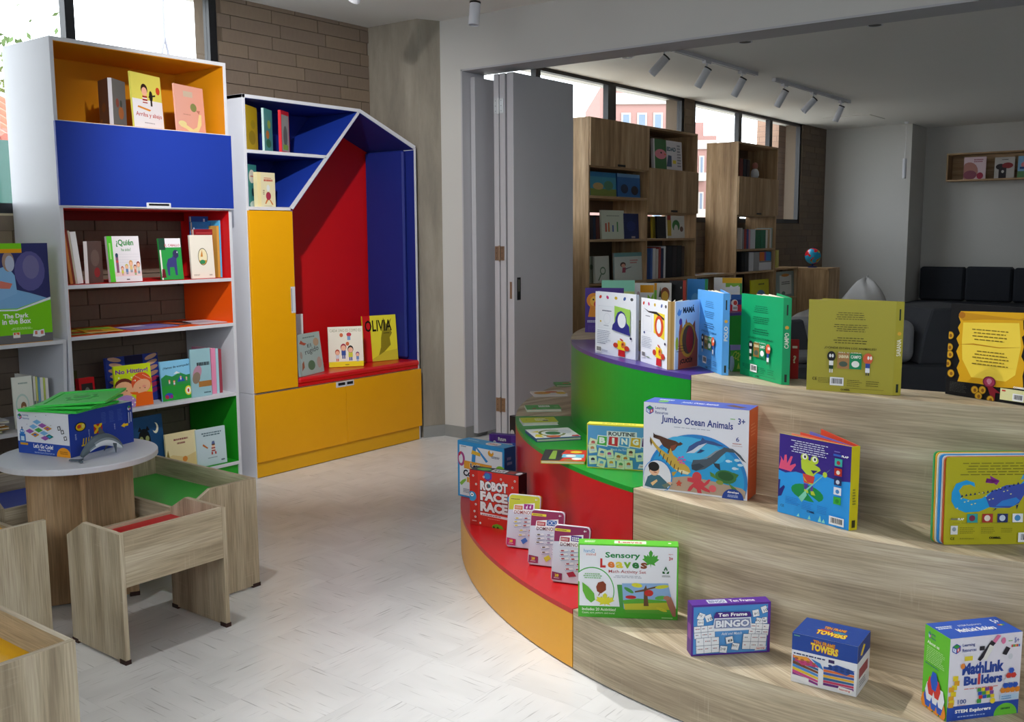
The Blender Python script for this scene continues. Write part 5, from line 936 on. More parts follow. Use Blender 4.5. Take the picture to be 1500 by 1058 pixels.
# ================================================================== middle step
fr = base_frame((859.5, 685), (943, 690.5), Z2, (860.5, 621)); w_ = fr[2]*1.25; fr = (fr[0], fr[1], w_, fr[3])
it = [R(0, 0, 1, 1, '#e6dc4c'), R(.012, .02, .99, .97, '#5fa4dc'), P('#4a90d0', .01, .02, .99, .02, .99, .5, .6, .45, .3, .55, .01, .4), R(.28, .74, .7, .86, '#dfe6ea'), T_('ROUTINE', .305, .755, .675, .845, '#2a3444', .03)]
for k, (c, ch) in enumerate((('#4fae4c', 'B'), ('#d0343c', 'I'), ('#4a9ad8', 'N'), ('#e0b02c', 'G'), ('#5a2f7c', 'O'))):
    x = .14+.155*k; it += [P('#eceef0', x-.006, .53, x+.012, .755, x+.158, .745, x+.15, .5), P(c, x+.006, .545, x+.02, .735, x+.145, .727, x+.138, .52), T_(ch, x+(.06 if ch == 'I' else .035), .57, x+(.095 if ch == 'I' else .12), .71, '#f4f6f4', .06)]
it.append(T_('Match the Routine', .34, .42, .62, .47, '#cfe4f6', .01))
for x, y, rot, c in ((.02, .5, -15, '#c8605c'), (.04, .33, 12, '#c88a5c'), (.15, .28, -12, '#3a7fb8'), (.04, .08, 6, '#3c3c4c'), (.14, .05, -16, '#6fb0d8'), (.28, .22, 12, '#c04a8c'), (.38, .2, -12, '#a8742c'), (.5, .14, 8, '#c8803c'), (.56, .3, -4, '#6a4a3c'), (.3, .03, 6, '#e0a03c'), (.42, .02, -6, '#5a9a5c'), (.54, .02, 4, '#c8743c'), (.7, .2, 10, '#4a7ab8'), (.8, .06, -8, '#c05a5c')):
    q = math.radians(rot); pt = lambda a, b: (x+a*math.cos(q)-b*math.sin(q)*.6, y+a*math.sin(q)*1.5+b*math.cos(q))
    it += [('p', '#8fb08a', [pt(-.004, -.006), pt(.114, -.006), pt(.114, .196), pt(-.004, .196)]), ('p', '#dfeccc', [pt(0, 0), pt(.11, 0), pt(.11, .19), pt(0, .19)]), E(pt(.055, .11)[0], pt(.055, .11)[1], .028, .038, c), E(pt(.055, .06)[0], pt(.055, .06)[1], .035, .03, ('#e8c8a8', '#cfd8e0')[rot > 0])]
it += [P('#eceaf0', .72, .05, .84, .06, .85, .15, .74, .15), T_('Learning', .745, .075, .835, .125, '#c83c34', .02)]
toy_box(fr, .045, '#e4da4a', it, 'blue and yellow routine bingo box on the green step', top=[R(0, 0, 1, 1, '#e8de52'), LN(.2, .3, .8, .7, 1, '#8a8a3c')], left=[R(0, 0, 1, 1, '#d8cf3c')], group=GX)
A0, B0, C0 = oz(941.8, 714.7, Z2), oz(1094.5, 734.3, Z2), oz(1108.5, 724, Z2); xd = (B0-A0).normalized(); fr = (A0, xd, (B0-A0).length, height(A0, xd, 589, 0)); A_ = fr[3]/fr[2]
it = [R(0, 0, 1, 1, '#e7e8f2')]+LOGO(.06, .915, .1, A_)+[T_('Jumbo Ocean Animals', .175, .755, .855, .86, '#2b3d8c', .02, rot=-1.2), LN(.3, .735, .72, .75, 1, '#aeb3c6'), T_('3+', .9, .835, .965, .905, '#2b3d8c', .02), LN(.83, .88, .88, .9, 1, '#7fc06a'), T_('6', .885, .645, .915, .695, '#2b3d8c', .01), LN(.855, .61, .94, .63, 1, '#c48a8a'), LN(.85, .59, .945, .6, 1, '#c0a0a0')]
it += [E(.525, .18, .475, .5, '#2f86d0', a0=-16, a1=196, n=40), E(.52, .175, .45, .46, '#2fa0dc', a0=-16, a1=196, n=40), P('#b5a08c', .08, .03, .2, .14, .45, .2, .7, .17, .95, .13, .985, .1, .98, .015, .1, .012), E(.5, .5, .3, .14, '#49b4e6', -10), R(.015, .0, .985, .02, '#dfe2ea')]
# sea lion, dolphin, whale, tiger shark, octopus, turtle
it += [P('#5a3a2c', .1, .64, .17, .625, .24, .6, .32, .585, .35, .565, .365, .58, .39, .56, .37, .54, .34, .53, .31, .48, .28, .46, .265, .43, .24, .44, .25, .48, .2, .51, .16, .58, .1, .6), P('#3c2820', .1, .655, .12, .63, .16, .615, .1, .6), P('#8a4a34', .27, .52, .33, .55, .31, .48, .27, .47)]
it += [P('#41598f', .42, .46, .45, .54, .52, .6, .56, .62, .575, .655, .6, .63, .68, .62, .78, .58, .73, .575, .62, .59, .54, .52, .5, .49), P('#cfd8e8', .42, .46, .48, .5, .54, .56, .62, .6, .56, .53, .5, .47), P('#2f4674', .52, .47, .56, .48, .6, .51, .56, .52)]
it += [P('#4e5a66', .475, .33, .49, .39, .55, .4, .62, .42, .7, .5, .78, .57, .86, .56, .93, .5, .985, .42, .95, .44, .88, .52, .8, .52, .75, .46, .7, .39, .6, .3, .52, .27, .48, .28), P('#39434e', .475, .33, .48, .28, .52, .27, .56, .3, .6, .33, .55, .36), P('#33404c', .68, .38, .74, .38, .75, .3, .7, .34), P('#8a97a2', .55, .4, .65, .44, .72, .52, .78, .56, .7, .52, .62, .44)]
it += [P('#c9a84a', .07, .6, .08, .55, .12, .49, .2, .38, .3, .27, .38, .22, .44, .215, .47, .25, .45, .3, .38, .36, .3, .42, .27, .5, .25, .42, .18, .47, .13, .52), P('#6a5228', .07, .61, .09, .54, .08, .5, .065, .55), P('#e4d9b0', .32, .26, .38, .225, .44, .218, .46, .24, .4, .26)]
for k in range(7): it.append(P('#5a4424', .17+.035*k, .455-.035*k, .18+.035*k, .46-.034*k, .165+.037*k, .39-.03*k, .155+.037*k, .385-.03*k))
it += [P('#b8973c', .28, .22, .34, .24, .3, .17), E(.53, .2, .045, .06, '#d0484e'), P('#cf4450', .5, .19, .44, .18, .44, .14, .5, .13, .46, .08, .44, .03, .47, .03, .5, .08, .53, .06, .54, .02, .58, .02, .57, .07, .61, .05, .66, .04, .65, .07, .6, .1, .64, .14, .66, .19, .64, .19, .6, .14, .56, .18), E(.68, .09, .035, .04, '#e0626c')]
it += [E(.8, .24, .1, .075, '#3f7a44', -8), E(.8, .25, .075, .05, '#2c5c34', -8), E(.745, .17, .035, .025, '#8a9a44', -12), P('#5a8a3c', .72, .2, .66, .23, .65, .28, .69, .26), P('#5a8a3c', .82, .18, .9, .12, .92, .08, .86, .11), P('#4a7a3c', .86, .3, .92, .28, .9, .24)]
for x, y in ((.36, .4), (.39, .41), (.35, .37), (.38, .37), (.41, .38), (.37, .345), (.4, .34)): it.append(E(x, y, .013, .011, '#d05aa8'))
for x, y in ((.82, .42), (.9, .44), (.93, .39), (.88, .345)): it += [E(x, y, .025, .016, '#bfe0f2'), P('#bfe0f2', x+.02, y, x+.035, y+.012, x+.035, y-.012)]
it += [P('#c8503c', .33, .1, .345, .12, .36, .145, .372, .12, .39, .115, .375, .095, .38, .07, .36, .08, .34, .07, .343, .09), E(.15, .155, .145, .2, '#2f86d0', n=24), E(.145, .15, .137, .19, '#e0e2ea', n=24), P('#3f6a7c', .02, .03, .05, .14, .1, .18, .17, .17, .24, .1, .25, .02, .1, .01), E(.115, .225, .05, .065, '#e6b896'), E(.11, .265, .055, .055, '#262022'), P('#262022', .06, .27, .065, .2, .08, .25), E(.125, .2, .018, .006, '#b0604c'), P('#e2c08a', .08, .07, .14, .12, .15, .1, .1, .04), P('#6a7a6c', .19, .06, .26, .1, .3, .08, .22, .03), P('#e6b896', .24, .1, .29, .11, .28, .07), E(.87, .0, .1, .115, '#2b4a9e', a0=0, a1=180, n=14), T_('develops', .82, .06, .925, .09, '#ffffff', .02, sh=.2), LN(.81, .02, .93, .05, 2, '#b8c8ec', True)]
toy_box(fr, .105, '#e0622a', it, 'large white ocean animals toy box on the middle step', top=[R(0, 0, 1, 1, '#4a62c0'), T_('Jumbo Ocean Animals', .33, .3, .68, .6, '#eef0fa', .03), LN(.09, .55, .28, .8, 1, '#dfe6f6'), E(.16, .35, .05, .2, '#6fae5c'), P('#6a4a3c', .74, .5, .8, .7, .95, .4, .9, .25)], left=[R(0, 0, 1, 1, '#4aa84c')], right=[R(0, 0, 1, 1, '#df6428'), LN(.2, .7, .8, .85, 4, '#f0a070', fill=.3), LN(.2, .35, .8, .6, 6, '#ee9a68', fill=.3)], group=GX)
# frog book
A0, B0 = oz(1139, 750, Z2), oz(1243, 778, Z2); xd = (B0-A0).normalized(); fr = (A0, xd, (B0-A0).length, height(A0, xd, 635, 0))
it = [R(0, 0, 1, 1, '#3d2a86'), P('#2f9ae8', 0, 0, 1, 0, 1, .58, .85, .56, .7, .58, .55, .6, .4, .55, .25, .56, .1, .52, 0, .54)]
it += [P('#e0567c', .0, .56, .03, .68, .02, .72, .07, .66, .08, .74, .11, .75, .12, .64, .17, .74, .2, .74, .16, .62, .24, .66, .25, .64, .18, .55), P('#2c2a7c', 0, .2, 0, .42, .03, .42, .02, .3, .08, .36, .1, .34, .05, .22), E(.42, .33, .23, .1, '#1f8f4c', -4), P('#2f9ae8', .42, .33, .56, .2, .62, .24)]
it += [P('#b8cf3c', .32, .72, .33, .62, .4, .56, .5, .55, .54, .6, .6, .64, .58, .67, .5, .7, .46, .73, .38, .75), E(.37, .76, .055, .05, '#b8cf3c'), E(.51, .75, .055, .05, '#b8cf3c'), E(.37, .77, .035, .033, '#f2f4e8'), E(.51, .76, .035, .033, '#f2f4e8'), E(.375, .77, .014, .018, '#1c1c28'), E(.515, .76, .014, .018, '#1c1c28'), P('#2c2a6c', .46, .62, .56, .63, .5, .58), P('#d0483c', .35, .56, .52, .55, .5, .44, .37, .45), P('#b8cf3c', .36, .53, .42, .46, .5, .46, .47, .44, .38, .48), P('#5a3f9c', .37, .44, .43, .44, .43, .36, .38, .36), P('#5a3f9c', .46, .44, .5, .44, .5, .36, .47, .36), P('#b8cf3c', .38, .37, .43, .37, .44, .33, .38, .33), P('#b8cf3c', .47, .36, .51, .37, .54, .32, .48, .32), P('#7cc8c0', .73, .68, .75, .7, .42, .36, .4, .37), P('#7fd0b4', .3, .25, .4, .36, .42, .3, .35, .2), E(.66, .6, .03, .035, '#b8cf3c')]
it += [LN(.16, .80, .7, .96, 6, '#dfe0f4', True, .35), LN(.78, .9, .86, .92, 1, '#8a80c8'), T_('FLAP', .88, .855, .97, .88, '#ffffff', .04), R(.77, .855, .87, .88, '#3a62c0')]
for k, (c, c2) in enumerate((('#3fb0a8', '#a83a44'), ('#b83428', '#e8e0d8'), ('#2c3460', '#c8d4e8'), ('#e6e8f0', '#4a8ac8'), ('#3fae3c', '#2c8a34'))): y = .74-.115*k; it += [R(.79, y, .89, y+.09, c), E(.84, y+.04, .025, .025, c2)]
it += [LN(.12, .14, .34, .24, 5, '#2c72c4', fill=.3), LN(.36, .12, .52, .22, 5, '#2c72c4', fill=.3), LN(.58, .12, .74, .22, 5, '#2c72c4', fill=.3), T_('CE', .06, .09, .11, .12, '#1c2c4c', .01), T_('COMBEL', .44, .1, .55, .125, '#14204c', .05), BAR(.75, .03, .95, .13), P('#8fe0d8', .3, .02, .33, .06, .34, .02), P('#8fe0d8', .46, .02, .48, .07, .5, .02), P('#8fe0d8', .6, .02, .63, .1, .65, .02, .68, .07, .7, .02)]
open_book(fr, .03, '#d8d23c', it, 'purple and blue board book with a frog, standing ajar on the middle step', 72, 150, spine_items=[R(0, 0, 1, 1, '#d0c21c'), LN(.3, .3, .7, .5, 6, '#7a7a2c'), R(.3, .03, .7, .12, '#3c3a1c')], spine_col='#d0c21c', front_col='#d0442c', front=[R(.02, .02, .98, .98, '#3d2a86')], pages=3, c=.004, page_cols=['#e8886c', '#d8523c', '#6a6cc0'], group='board books on the display steps', inner=PAPER)
# dragon book: stepped board pages
A0, B0 = oz(1382, 799, Z2), oz(1500, 798, Z2); xd = (B0-A0).normalized(); h = height(A0, xd, 671, .03)
r = root_at('board_book', A0, xd, 'olive board book with a blue dragon, stepped coloured pages, at the right edge', 'book', 'board books on the display steps', .03, .03); w = .29
it = [R(0, 0, 1, 1, '#b2ac1c'), LN(.14, .79, .85, .95, 5, '#6f6a18', True, .3)]
body = [(.06, .5), (.1, .42), (.2, .37), (.34, .38), (.44, .43), (.5, .42), (.64, .42), (.73, .47), (.78, .57), (.86, .58), (.97, .6), (.99, .65), (.97, .7), (.9, .72), (.83, .73), (.78, .74), (.74, .69), (.6, .68), (.47, .62), (.36, .53), (.25, .51), (.16, .54), (.13, .62), (.17, .68), (.24, .69), (.29, .66), (.28, .71), (.2, .74), (.1, .7), (.06, .6)]
it += [('p', '#1f9ad8', body), P('#3c4fa8', .44, .43, .64, .42, .73, .47, .78, .57, .97, .6, .99, .65, .97, .7, .83, .73, .74, .69, .6, .68, .47, .62, .4, .54), P('#2f7fd0', .5, .44, .68, .44, .74, .5, .7, .54, .56, .5), P('#4aa0dc', .74, .74, .76, .8, .8, .76), P('#4aa0dc', .79, .74, .84, .79, .84, .73), E(.85, .7, .02, .02, '#eef2f6'), E(.852, .698, .01, .011, '#14183c'), E(.85, .655, .03, .02, '#a84a6c'), P('#8a2f8c', .5, .68, .4, .76, .44, .72, .39, .71, .46, .7, .43, .79, .53, .73)]
for k in range(14): t_ = k/13; x = .15+.55*t_; y = .545+.14*t_**.8-(.03*math.sin(math.pi*t_)); it.append(P('#1c2c5c', x, y, x+.012, y+.03, x+.026, y+.006))
for k in range(16): it.append(E(.12+.56*((k*7) % 16)/16, .47+.17*((k*7) % 16)/16+.05*((k*5) % 3-1), .009, .006, '#d9d88a', 20))
it += [P('#1c2c5c', .5, .42, .47, .38, .51, .41), P('#1c2c5c', .7, .45, .71, .4, .725, .46), R(.06, .285, .17, .305, '#7a7a5c'), T_('FLAP', .13, .282, .19, .308, '#f2f2e4', .04), LN(.08, .245, .9, .255, 1, '#8a861c')]
for k, (c, c2) in enumerate((('#2f9a98', '#7a2c4c'), ('#a8342c', '#e8ddd4'), ('#2c3468', '#c8d4e8'), ('#e8eaf0', '#4a90c8'), ('#2f8ac0', '#c8703c'))): x = .22+.15*k; it += [R(x, .255, x+.105, .355, c), E(x+.05, .305, .03, .035, c2)]
it += [R(.06, .12, .13, .22, '#d5d6d8'), E(.095, .18, .02, .025, '#8a9aa8'), LN(.15, .13, .32, .21, 4, '#7a7618', fill=.3), LN(.36, .13, .52, .21, 4, '#7a7618', fill=.3), LN(.56, .14, .68, .2, 3, '#7a7618', fill=.3), T_('CE', .055, .06, .1, .09, '#1c1c10', .01), LN(.15, .065, .3, .085, 1, '#8a861c'), T_('COMBEL', .44, .07, .56, .095, '#20200c', .05), BAR(.73, .03, .96, .14)]
def rr_poly(w, h, rad):
    o = []
    for cx, cz, s0 in ((w-rad, h-rad, 0), (rad, h-rad, 90), (rad, rad, 180), (w-rad, rad, 270)):
        for k in range(4): q = math.radians(s0+30*k); o.append((cx+rad*math.cos(q), cz+rad*math.sin(q)))
    return o
cv = MB().prism(rr_poly(w, h, .012), 0, .004, lambda a, b, e: (a, e, b)).build('back_cover', mat('#b2ac1c', .35, .45, .03), r); make_print('cover_print', [('p', '#b2ac1c', [(a/w, b/h) for a, b in rr_poly(w, h, .012)])]+it, w, h, cv)
for k, (c, ddx, dz) in enumerate((('#c0562c', -.004, .001), ('#e4e4dc', -.007, .003), ('#2c8ed8', -.013, .006), ('#e4e0cc', -.017, .008), ('#e0a82c', -.020, .010), ('#3fa860', -.024, .012))):
    MB().prism(rr_poly(w-.03, h, .012), .0045+.005*k, .009+.005*k, lambda a, b, e: (a, e, b)).build('page', mat(c, .4, .4, .03), r).location = (ddx, 0, dz*.0+.0)
    r.children[-1].scale = (1, 1, 1+dz/h)
MB().box(w-.006, w, .004, .0345, 0, h).build('spine', mat('#a8a21a', .4, .4), r)
# flat books on the left of the middle step
GF = 'books lying flat on the middle step'
for a, b, dp, t, c, it, lb in (((792, 675), (857, 676.5), .2, .012, '#d8c83c', [R(0, 0, 1, 1, '#c83a2c'), P('#2a2c2e', 0, 0, .42, .02, .5, .3, .42, .6, .5, .98, 0, 1), P('#7a9a3c', .16, .15, .32, .15, .3, .9, .2, .9), R(.45, .3, .95, .6, '#6ab4d0'), E(.75, .8, .14, .1, '#e8d03c'), E(.65, .45, .12, .1, '#e8e8e4'), E(.8, .2, .12, .1, '#e8e6e2'), P('#3f9a4c', .5, .06, .62, .16, .74, .05)], 'red and black picture book lying on the green step'),
                              ((786, 643.5), (852, 640), .21, .014, '#34508c', [R(0, 0, 1, 1, '#dfe3e6'), E(.48, .5, .3, .34, '#6a7a2c'), E(.48, .5, .24, .26, '#dfe6e2'), E(.5, .5, .17, .18, '#3f7a4c'), E(.42, .16, .16, .12, '#c8683c'), P('#d8c83c', .02, .2, .2, .1, .18, .3, .3, .35, .1, .45), P('#d8c83c', .05, .7, .2, .6, .25, .8), E(.8, .6, .14, .2, '#c8ced8'), P('#c83a3c', .8, .08, .98, .06, .98, .2, .85, .2), R(0, 0, 1, .05, '#2c5a9c')], 'white picture book with a green ring design lying on the green step'),
                              ((766, 620), (818, 618.5), .13, .014, '#e8eaf0', [R(0, 0, 1, 1, '#c9cf2c'), LN(.4, .3, .78, .8, 2, '#f0f2d8'), R(.6, .25, .75, .4, '#3c3c1c'), E(.15, .5, .02, .03, '#3c3c1c')], 'lime yellow board book lying at the edge of the green step'),
                              ((772, 600.5), (823, 599.5), .13, .012, '#cfe4d4', [R(0, 0, 1, 1, '#5cb45c'), LN(.38, .4, .75, .85, 1, '#eef6ee', fill=.8), E(.22, .2, .06, .08, '#c8443c'), LN(.82, .3, .95, .7, 3, '#8fd08a')], 'green board book lying on the oak part of the middle step'),
                              ((783, 579.5), (832, 578), .14, .01, '#e6e6ee', [R(0, 0, 1, 1, '#ecebe6'), E(.3, .5, .25, .3, '#e0a83c'), E(.6, .7, .2, .2, '#d8743c'), E(.85, .4, .15, .3, '#e8c83c')], 'white and orange picture book lying farther along the oak step'),
                              ((815, 564.5), (838, 564), .12, .01, '#4f9a54', [R(0, 0, 1, 1, '#54a858'), R(.5, .4, .9, .6, '#d8503c')], 'small green book lying farthest along the oak step')):
    flat_book(Z2, a, b, dp, t, c, it, lb, GF)
# ================================================================== top step
GB3 = 'board books standing on the top step'
def puppet(x, y, s, k):  # small red and yellow block figure
    return [P('#c81f28', x-.55*s, y, x-.5*s, y+.9*s*k, x+.5*s, y+.9*s*k, x+.58*s, y), P('#f0d820', x-.7*s, y+.95*s*k, x-.62*s, y+2.2*s*k, x+.6*s, y+2.05*s*k, x+.62*s, y+.85*s*k), E(x-.95*s, y+1.45*s*k, .4*s, .35*s*k, '#c23a2c'), E(x+.85*s, y+1.2*s*k, .4*s, .36*s*k, '#c23a2c'), E(x+.25*s, y+1.6*s*k, .33*s, .42*s*k, '#d8743c'), E(x+.2*s, y+1.7*s*k, .14*s, .16*s*k, '#7a2c1c'), E(x, y+2.3*s*k, .3*s, .12*s*k, '#c23a2c', -20)]
def toys(y, xs): return [E(x, y, .035, .025, c, rot) for x, c, rot in zip(xs, ('#c8402c', '#c02c7c', '#c9a82c', '#3a5a9c', '#4a5058'), (30, -30, 0, 40, 0))]
A0, B0 = oz(872, 517, Z3), oz(938, 529.5, Z3); xd = (B0-A0).normalized(); fr = (A0, xd, .30, height(A0, xd, 427, 0)); k_ = .30/fr[3]
it = [('p', '#e6ebf6', [(a/.30, b/fr[3]) for a, b in rr_poly(.30, fr[3], .014)]), toys(.92, (.13, .31, .52, .73, .9)), R(.08, .42, .46, .78, '#cfd6e4'), R(.085, .425, .455, .775, '#e4e9f4'), E(.3, .58, .085, .09, '#cfd6e4'), E(.3, .58, .078, .083, '#e4e9f4'), LN(.18, .69, .42, .72, 1, '#5a6480'), LN(.22, .46, .38, .48, 1, '#8a94ac'), E(.14, .53, .02, .015, '#d0b43c'), LN(.06, .2, .4, .4, 7, '#8f9ab4', fill=.3), LN(.06, .17, .34, .19, 1, '#6a7490'), BAR(.03, .03, .18, .13), LN(.2, .05, .35, .08, 2, '#9aa4bc')]
it += [P('#9fd05c', .5, .46, .5, .8, .88, .76, .88, .4), P('#2e2f86', .44, .42, .46, .5, .52, .55, .53, .62, .58, .7, .66, .73, .74, .70, .79, .63, .8, .55, .86, .5, .88, .36), E(.68, .58, .1, .115, '#e4e9f4'), E(.9, .32, .025, .02, '#23244c')]+puppet(.68, .02, .15, .75)
book(fr, .014, '#dfe5f2', it, 'white board book with a purple mound picture on the purple top step', GB3, 0, spine='R', name='board_book')
A0, B0 = oz(938.5, 529.5, Z3), oz(977, 542, Z3); xd = (B0-A0).normalized(); fr = (A0, xd, (B0-A0).length, height(A0, xd, 436, 0))
it = [R(0, 0, 1, 1, '#e6ebf6'), toys(.92, (.1, .3, .53, .78, .93)), R(.08, .5, .42, .8, '#cfd6e4'), R(.09, .505, .41, .795, '#e4e9f4'), LN(.18, .72, .4, .745, 1, '#5a6480'), P('#e8d23c', .5, .5, .5, .82, .9, .8, .9, .42), P('#1c1c28', .1, .85, .3, .81, .6, .82, .88, .74, .88, .71, .6, .78, .3, .79), E(.7, .61, .16, .16, '#cf4a2c'), E(.69, .61, .085, .11, '#e4e9f4'), E(.14, .47, .03, .02, '#2c4a8c'), LN(.05, .24, .45, .42, 7, '#8f9ab4', fill=.3), BAR(.05, .08, .2, .18), LN(.25, .09, .4, .12, 1, '#6f8a5c'), E(.94, .37, .03, .02, '#23244c')]+puppet(.72, .02, .17, .75)
ft = [R(0, 0, 1, 1, '#cfe0f4'), P('#5f96d8', .05, .82, .14, .9, .18, .86, .26, .88, .2, .8, .12, .78), T_('MAMÁ', .3, .82, .8, .93, '#101828', .05), P('#b5563c', .12, 0, .14, .55, .2, .75, .26, .73, .3, .55, .38, .62, .44, .74, .54, .62, .7, .62, .82, .7, .84, .55, .95, .4, .95, 0), E(.52, .42, .33, .26, '#c9902c'), E(.54, .42, .26, .215, '#5a4434'), E(.6, .42, .15, .2, '#a02c2c'), E(.2, .7, .06, .05, '#5a3f9c'), R(.02, .3, .4, .307, '#22201c'), R(.04, .26, .4, .267, '#22201c'), R(.03, .34, .4, .347, '#22201c'), T_('¡CUCÚ!', .2, .06, .72, .16, '#14100c', .05), E(.06, .38, .06, .1, '#b8c83c')]
open_book(fr, .03, '#e6ebf6', it, 'board book with a cat face standing open on the purple top step', 58, 122, front=ft, front_col='#c9d8ec', spine_items=[R(0, 0, 1, 1, '#c8a05c'), R(.15, 0, .3, 1, '#e0c080'), R(.45, 0, .6, 1, '#b88c48'), R(.85, 0, 1, 1, '#e8ecf4')], spine_col='#c8a05c', pages=5, group=GB3, c=.003, wf=.16)
kids2 = lambda c1, c2, t1, t2, y: [R(.36, y, .5, y+.17, c1), R(.5, y, .64, y+.17, c2), T_(t1, .375, y+.115, .49, y+.15, '#eceac0', .02), T_(t2, .515, y+.115, .63, y+.15, '#eef0ea', .02), E(.43, y+.05, .05, .03, '#4a5a4c'), E(.57, y+.055, .045, .035, '#eef0ee'), E(.29, y+.13, .05, .055, '#1c1c22'), E(.275, y+.135, .012, .02, '#eef0f0'), E(.305, y+.135, .012, .02, '#eef0f0'), R(.265, y+.03, .315, y+.08, '#e8eaea'), R(.265, y-.01, .315, y+.03, '#20402c'), R(.27, y-.05, .285, y-.01, '#e0e0d8'), R(.295, y-.05, .31, y-.01, '#e0e0d8'), E(.71, y+.12, .055, .06, '#d8603c'), E(.715, y+.13, .012, .02, '#f2efe8'), E(.745, y+.13, .012, .02, '#f2efe8'), R(.685, y+.02, .735, y+.07, '#2c4a9c'), R(.685, y-.03, .735, y+.02, '#e6e8f0'), R(.69, y-.06, .705, y-.03, '#4a4a3c'), R(.715, y-.06, .73, y-.03, '#4a4a3c')]
def back_of(c, tx, line, y=.26):
    return [R(0, 0, 1, 1, c), LN(.3, .79, .68, .88, 4, tx, True, .3), LN(.3, .66, .7, .75, 4, tx, True, .3), LN(.3, .53, .7, .61, 3, tx, True, .3), T_('¿DÓNDE ESTÁN LOS ANIMALES?', .2, .465, .8, .5, tx, .01), T_('PIPA Y OTTO', .37, .405, .63, .44, line, .01), T_('CE', .07, .115, .125, .15, tx, .01), LN(.14, .09, .3, .155, 4, tx, fill=.25), BAR(.28, .07, .44, .16), LN(.48, .07, .66, .15, 4, tx, fill=.25), LN(.7, .08, .86, .15, 3, tx, fill=.25), R(.46, .048, .9, .051, tx), T_('COMBEL', .41, .02, .52, .04, tx, .05)]
for lb, a, b, yt, c, tx, ln_, sp_t, arts, sdeg, fdeg, t in (
    ('sky blue picture book standing ajar on the top step', (1020.5, 534.8), (1057, 550), 424, '#5aa8ee', '#234a7c', '#e4f2fc', 'POLO', kids2('#8a7a4c', '#3f8a5c', 'SABANA', 'POLO', .26), 62, 167, .024),
    ('emerald green picture book standing ajar on the oak top step', (1084, 548), (1144.6, 564), 430, '#12a066', '#0c4a34', '#d8f0e4', 'CAMPO', kids2('#8a6a34', '#178a58', 'SABANA', 'CAMPO', .26), 50, 158, .026),
    ('olive picture book standing ajar in the middle of the oak top step', (1181, 571), (1307.5, 580), 439, '#a9a138', '#4a4414', '#efeedd', 'SABANA', kids2('#a87a4c', '#158a58', 'SABANA', 'CAMPO', .26), 42, 168, .028)):
    A0, B0 = oz(*a, Z3), oz(*b, Z3); xd = (B0-A0).normalized(); fr = (A0, xd, (B0-A0).length, height(A0, xd, yt, 0))
    open_book(fr, t, c, back_of(c, tx, ln_)+arts, lb, sdeg, fdeg, spine_items=[R(0, 0, 1, 1, c), T_(sp_t, -.9, .47, 1.9, .54, '#eceadf', .02, rot=90) if False else ('t', '#eceadf', sp_t, (.5-.09*fr[3]/t, .51-.28*t/fr[3], .5+.09*fr[3]/t, .51+.28*t/fr[3]), .02, None, 90, 0), E(.5, .66, .25, .02, '#d8a83c'), R(.4, .8, .6, .92, '#1c2c24'), R(.35, .03, .65, .12, '#1c2c24')], group='picture books standing ajar on the top step', pages=4)
# treasure book
A0, B0 = oz(1384.5, 577.4, Z3), oz(1500, 595, Z3); xd = (B0-A0).normalized(); fr = (A0, xd, .285, height(A0, xd, 445, .03))
it = [R(0, 0, 1, 1, '#141418'), P('#d9a51c', .1, .86, .12, .92, .3, .93, .6, .94, .86, .95, .87, .9, .84, .87, .85, .78, .88, .74, .84, .7, .87, .6, .85, .5, .9, .42, .88, .3, .9, .17, .6, .15, .4, .16, .14, .155, .16, .22, .12, .3, .15, .38, .1, .48, .13, .55, .09, .62, .13, .68, .1, .74, .13, .8), P('#f0d24a', .16, .8, .8, .84, .84, .6, .8, .3, .7, .22, .3, .22, .18, .4, .16, .6), P('#c08a1c', .1, .86, .16, .91, .8, .88, .86, .9, .84, .87, .4, .85, .16, .82), E(.14, .88, .04, .035, '#a86a1c'), P('#b8821c', .12, .56, .3, .57, .6, .56, .86, .59, .6, .57, .3, .585), LN(.26, .62, .7, .76, 4, '#7a6420', True, .3), LN(.3, .36, .72, .53, 5, '#7a6420', True, .3), E(.52, .195, .075, .06, '#7a2440'), E(.52, .195, .06, .048, '#a83a5c'), E(.52, .205, .03, .026, '#d08aa0'), R(.505, .17, .535, .185, '#d08aa0'), P('#8a2030', .5, .15, .56, .15, .66, .09, .6, .09, .6, .0, .54, .06)]
for x, y in ((.02, .65), (.02, .52), (.03, .44), (.01, .34), (.06, .235), (.92, .82), (.97, .7), (.97, .55), (.36, .09), (.45, .1), (.41, .03), (.55, .01)): it += [E(x, y, .045, .045, '#7a5a14'), E(x, y, .038, .038, '#d0a028'), E(x+.005, y-.003, .018, .02, '#8a5a1c')]
it += [LN(.06, .04, .28, .15, 7, '#4a4a48', fill=.35), R(.66, .03, .93, .15, '#e0dfa8'), T_('COMBEL', .8, .165, .93, .185, '#f0f0f0', .05), BAR(.8, .035, .92, .11), R(.68, .12, .72, .135, '#c83c34')]
book(fr, .022, '#16161b', it, 'black treasure book with a golden parchment, at the right edge of the top step', None, .03, spine='R', name='picture_book')
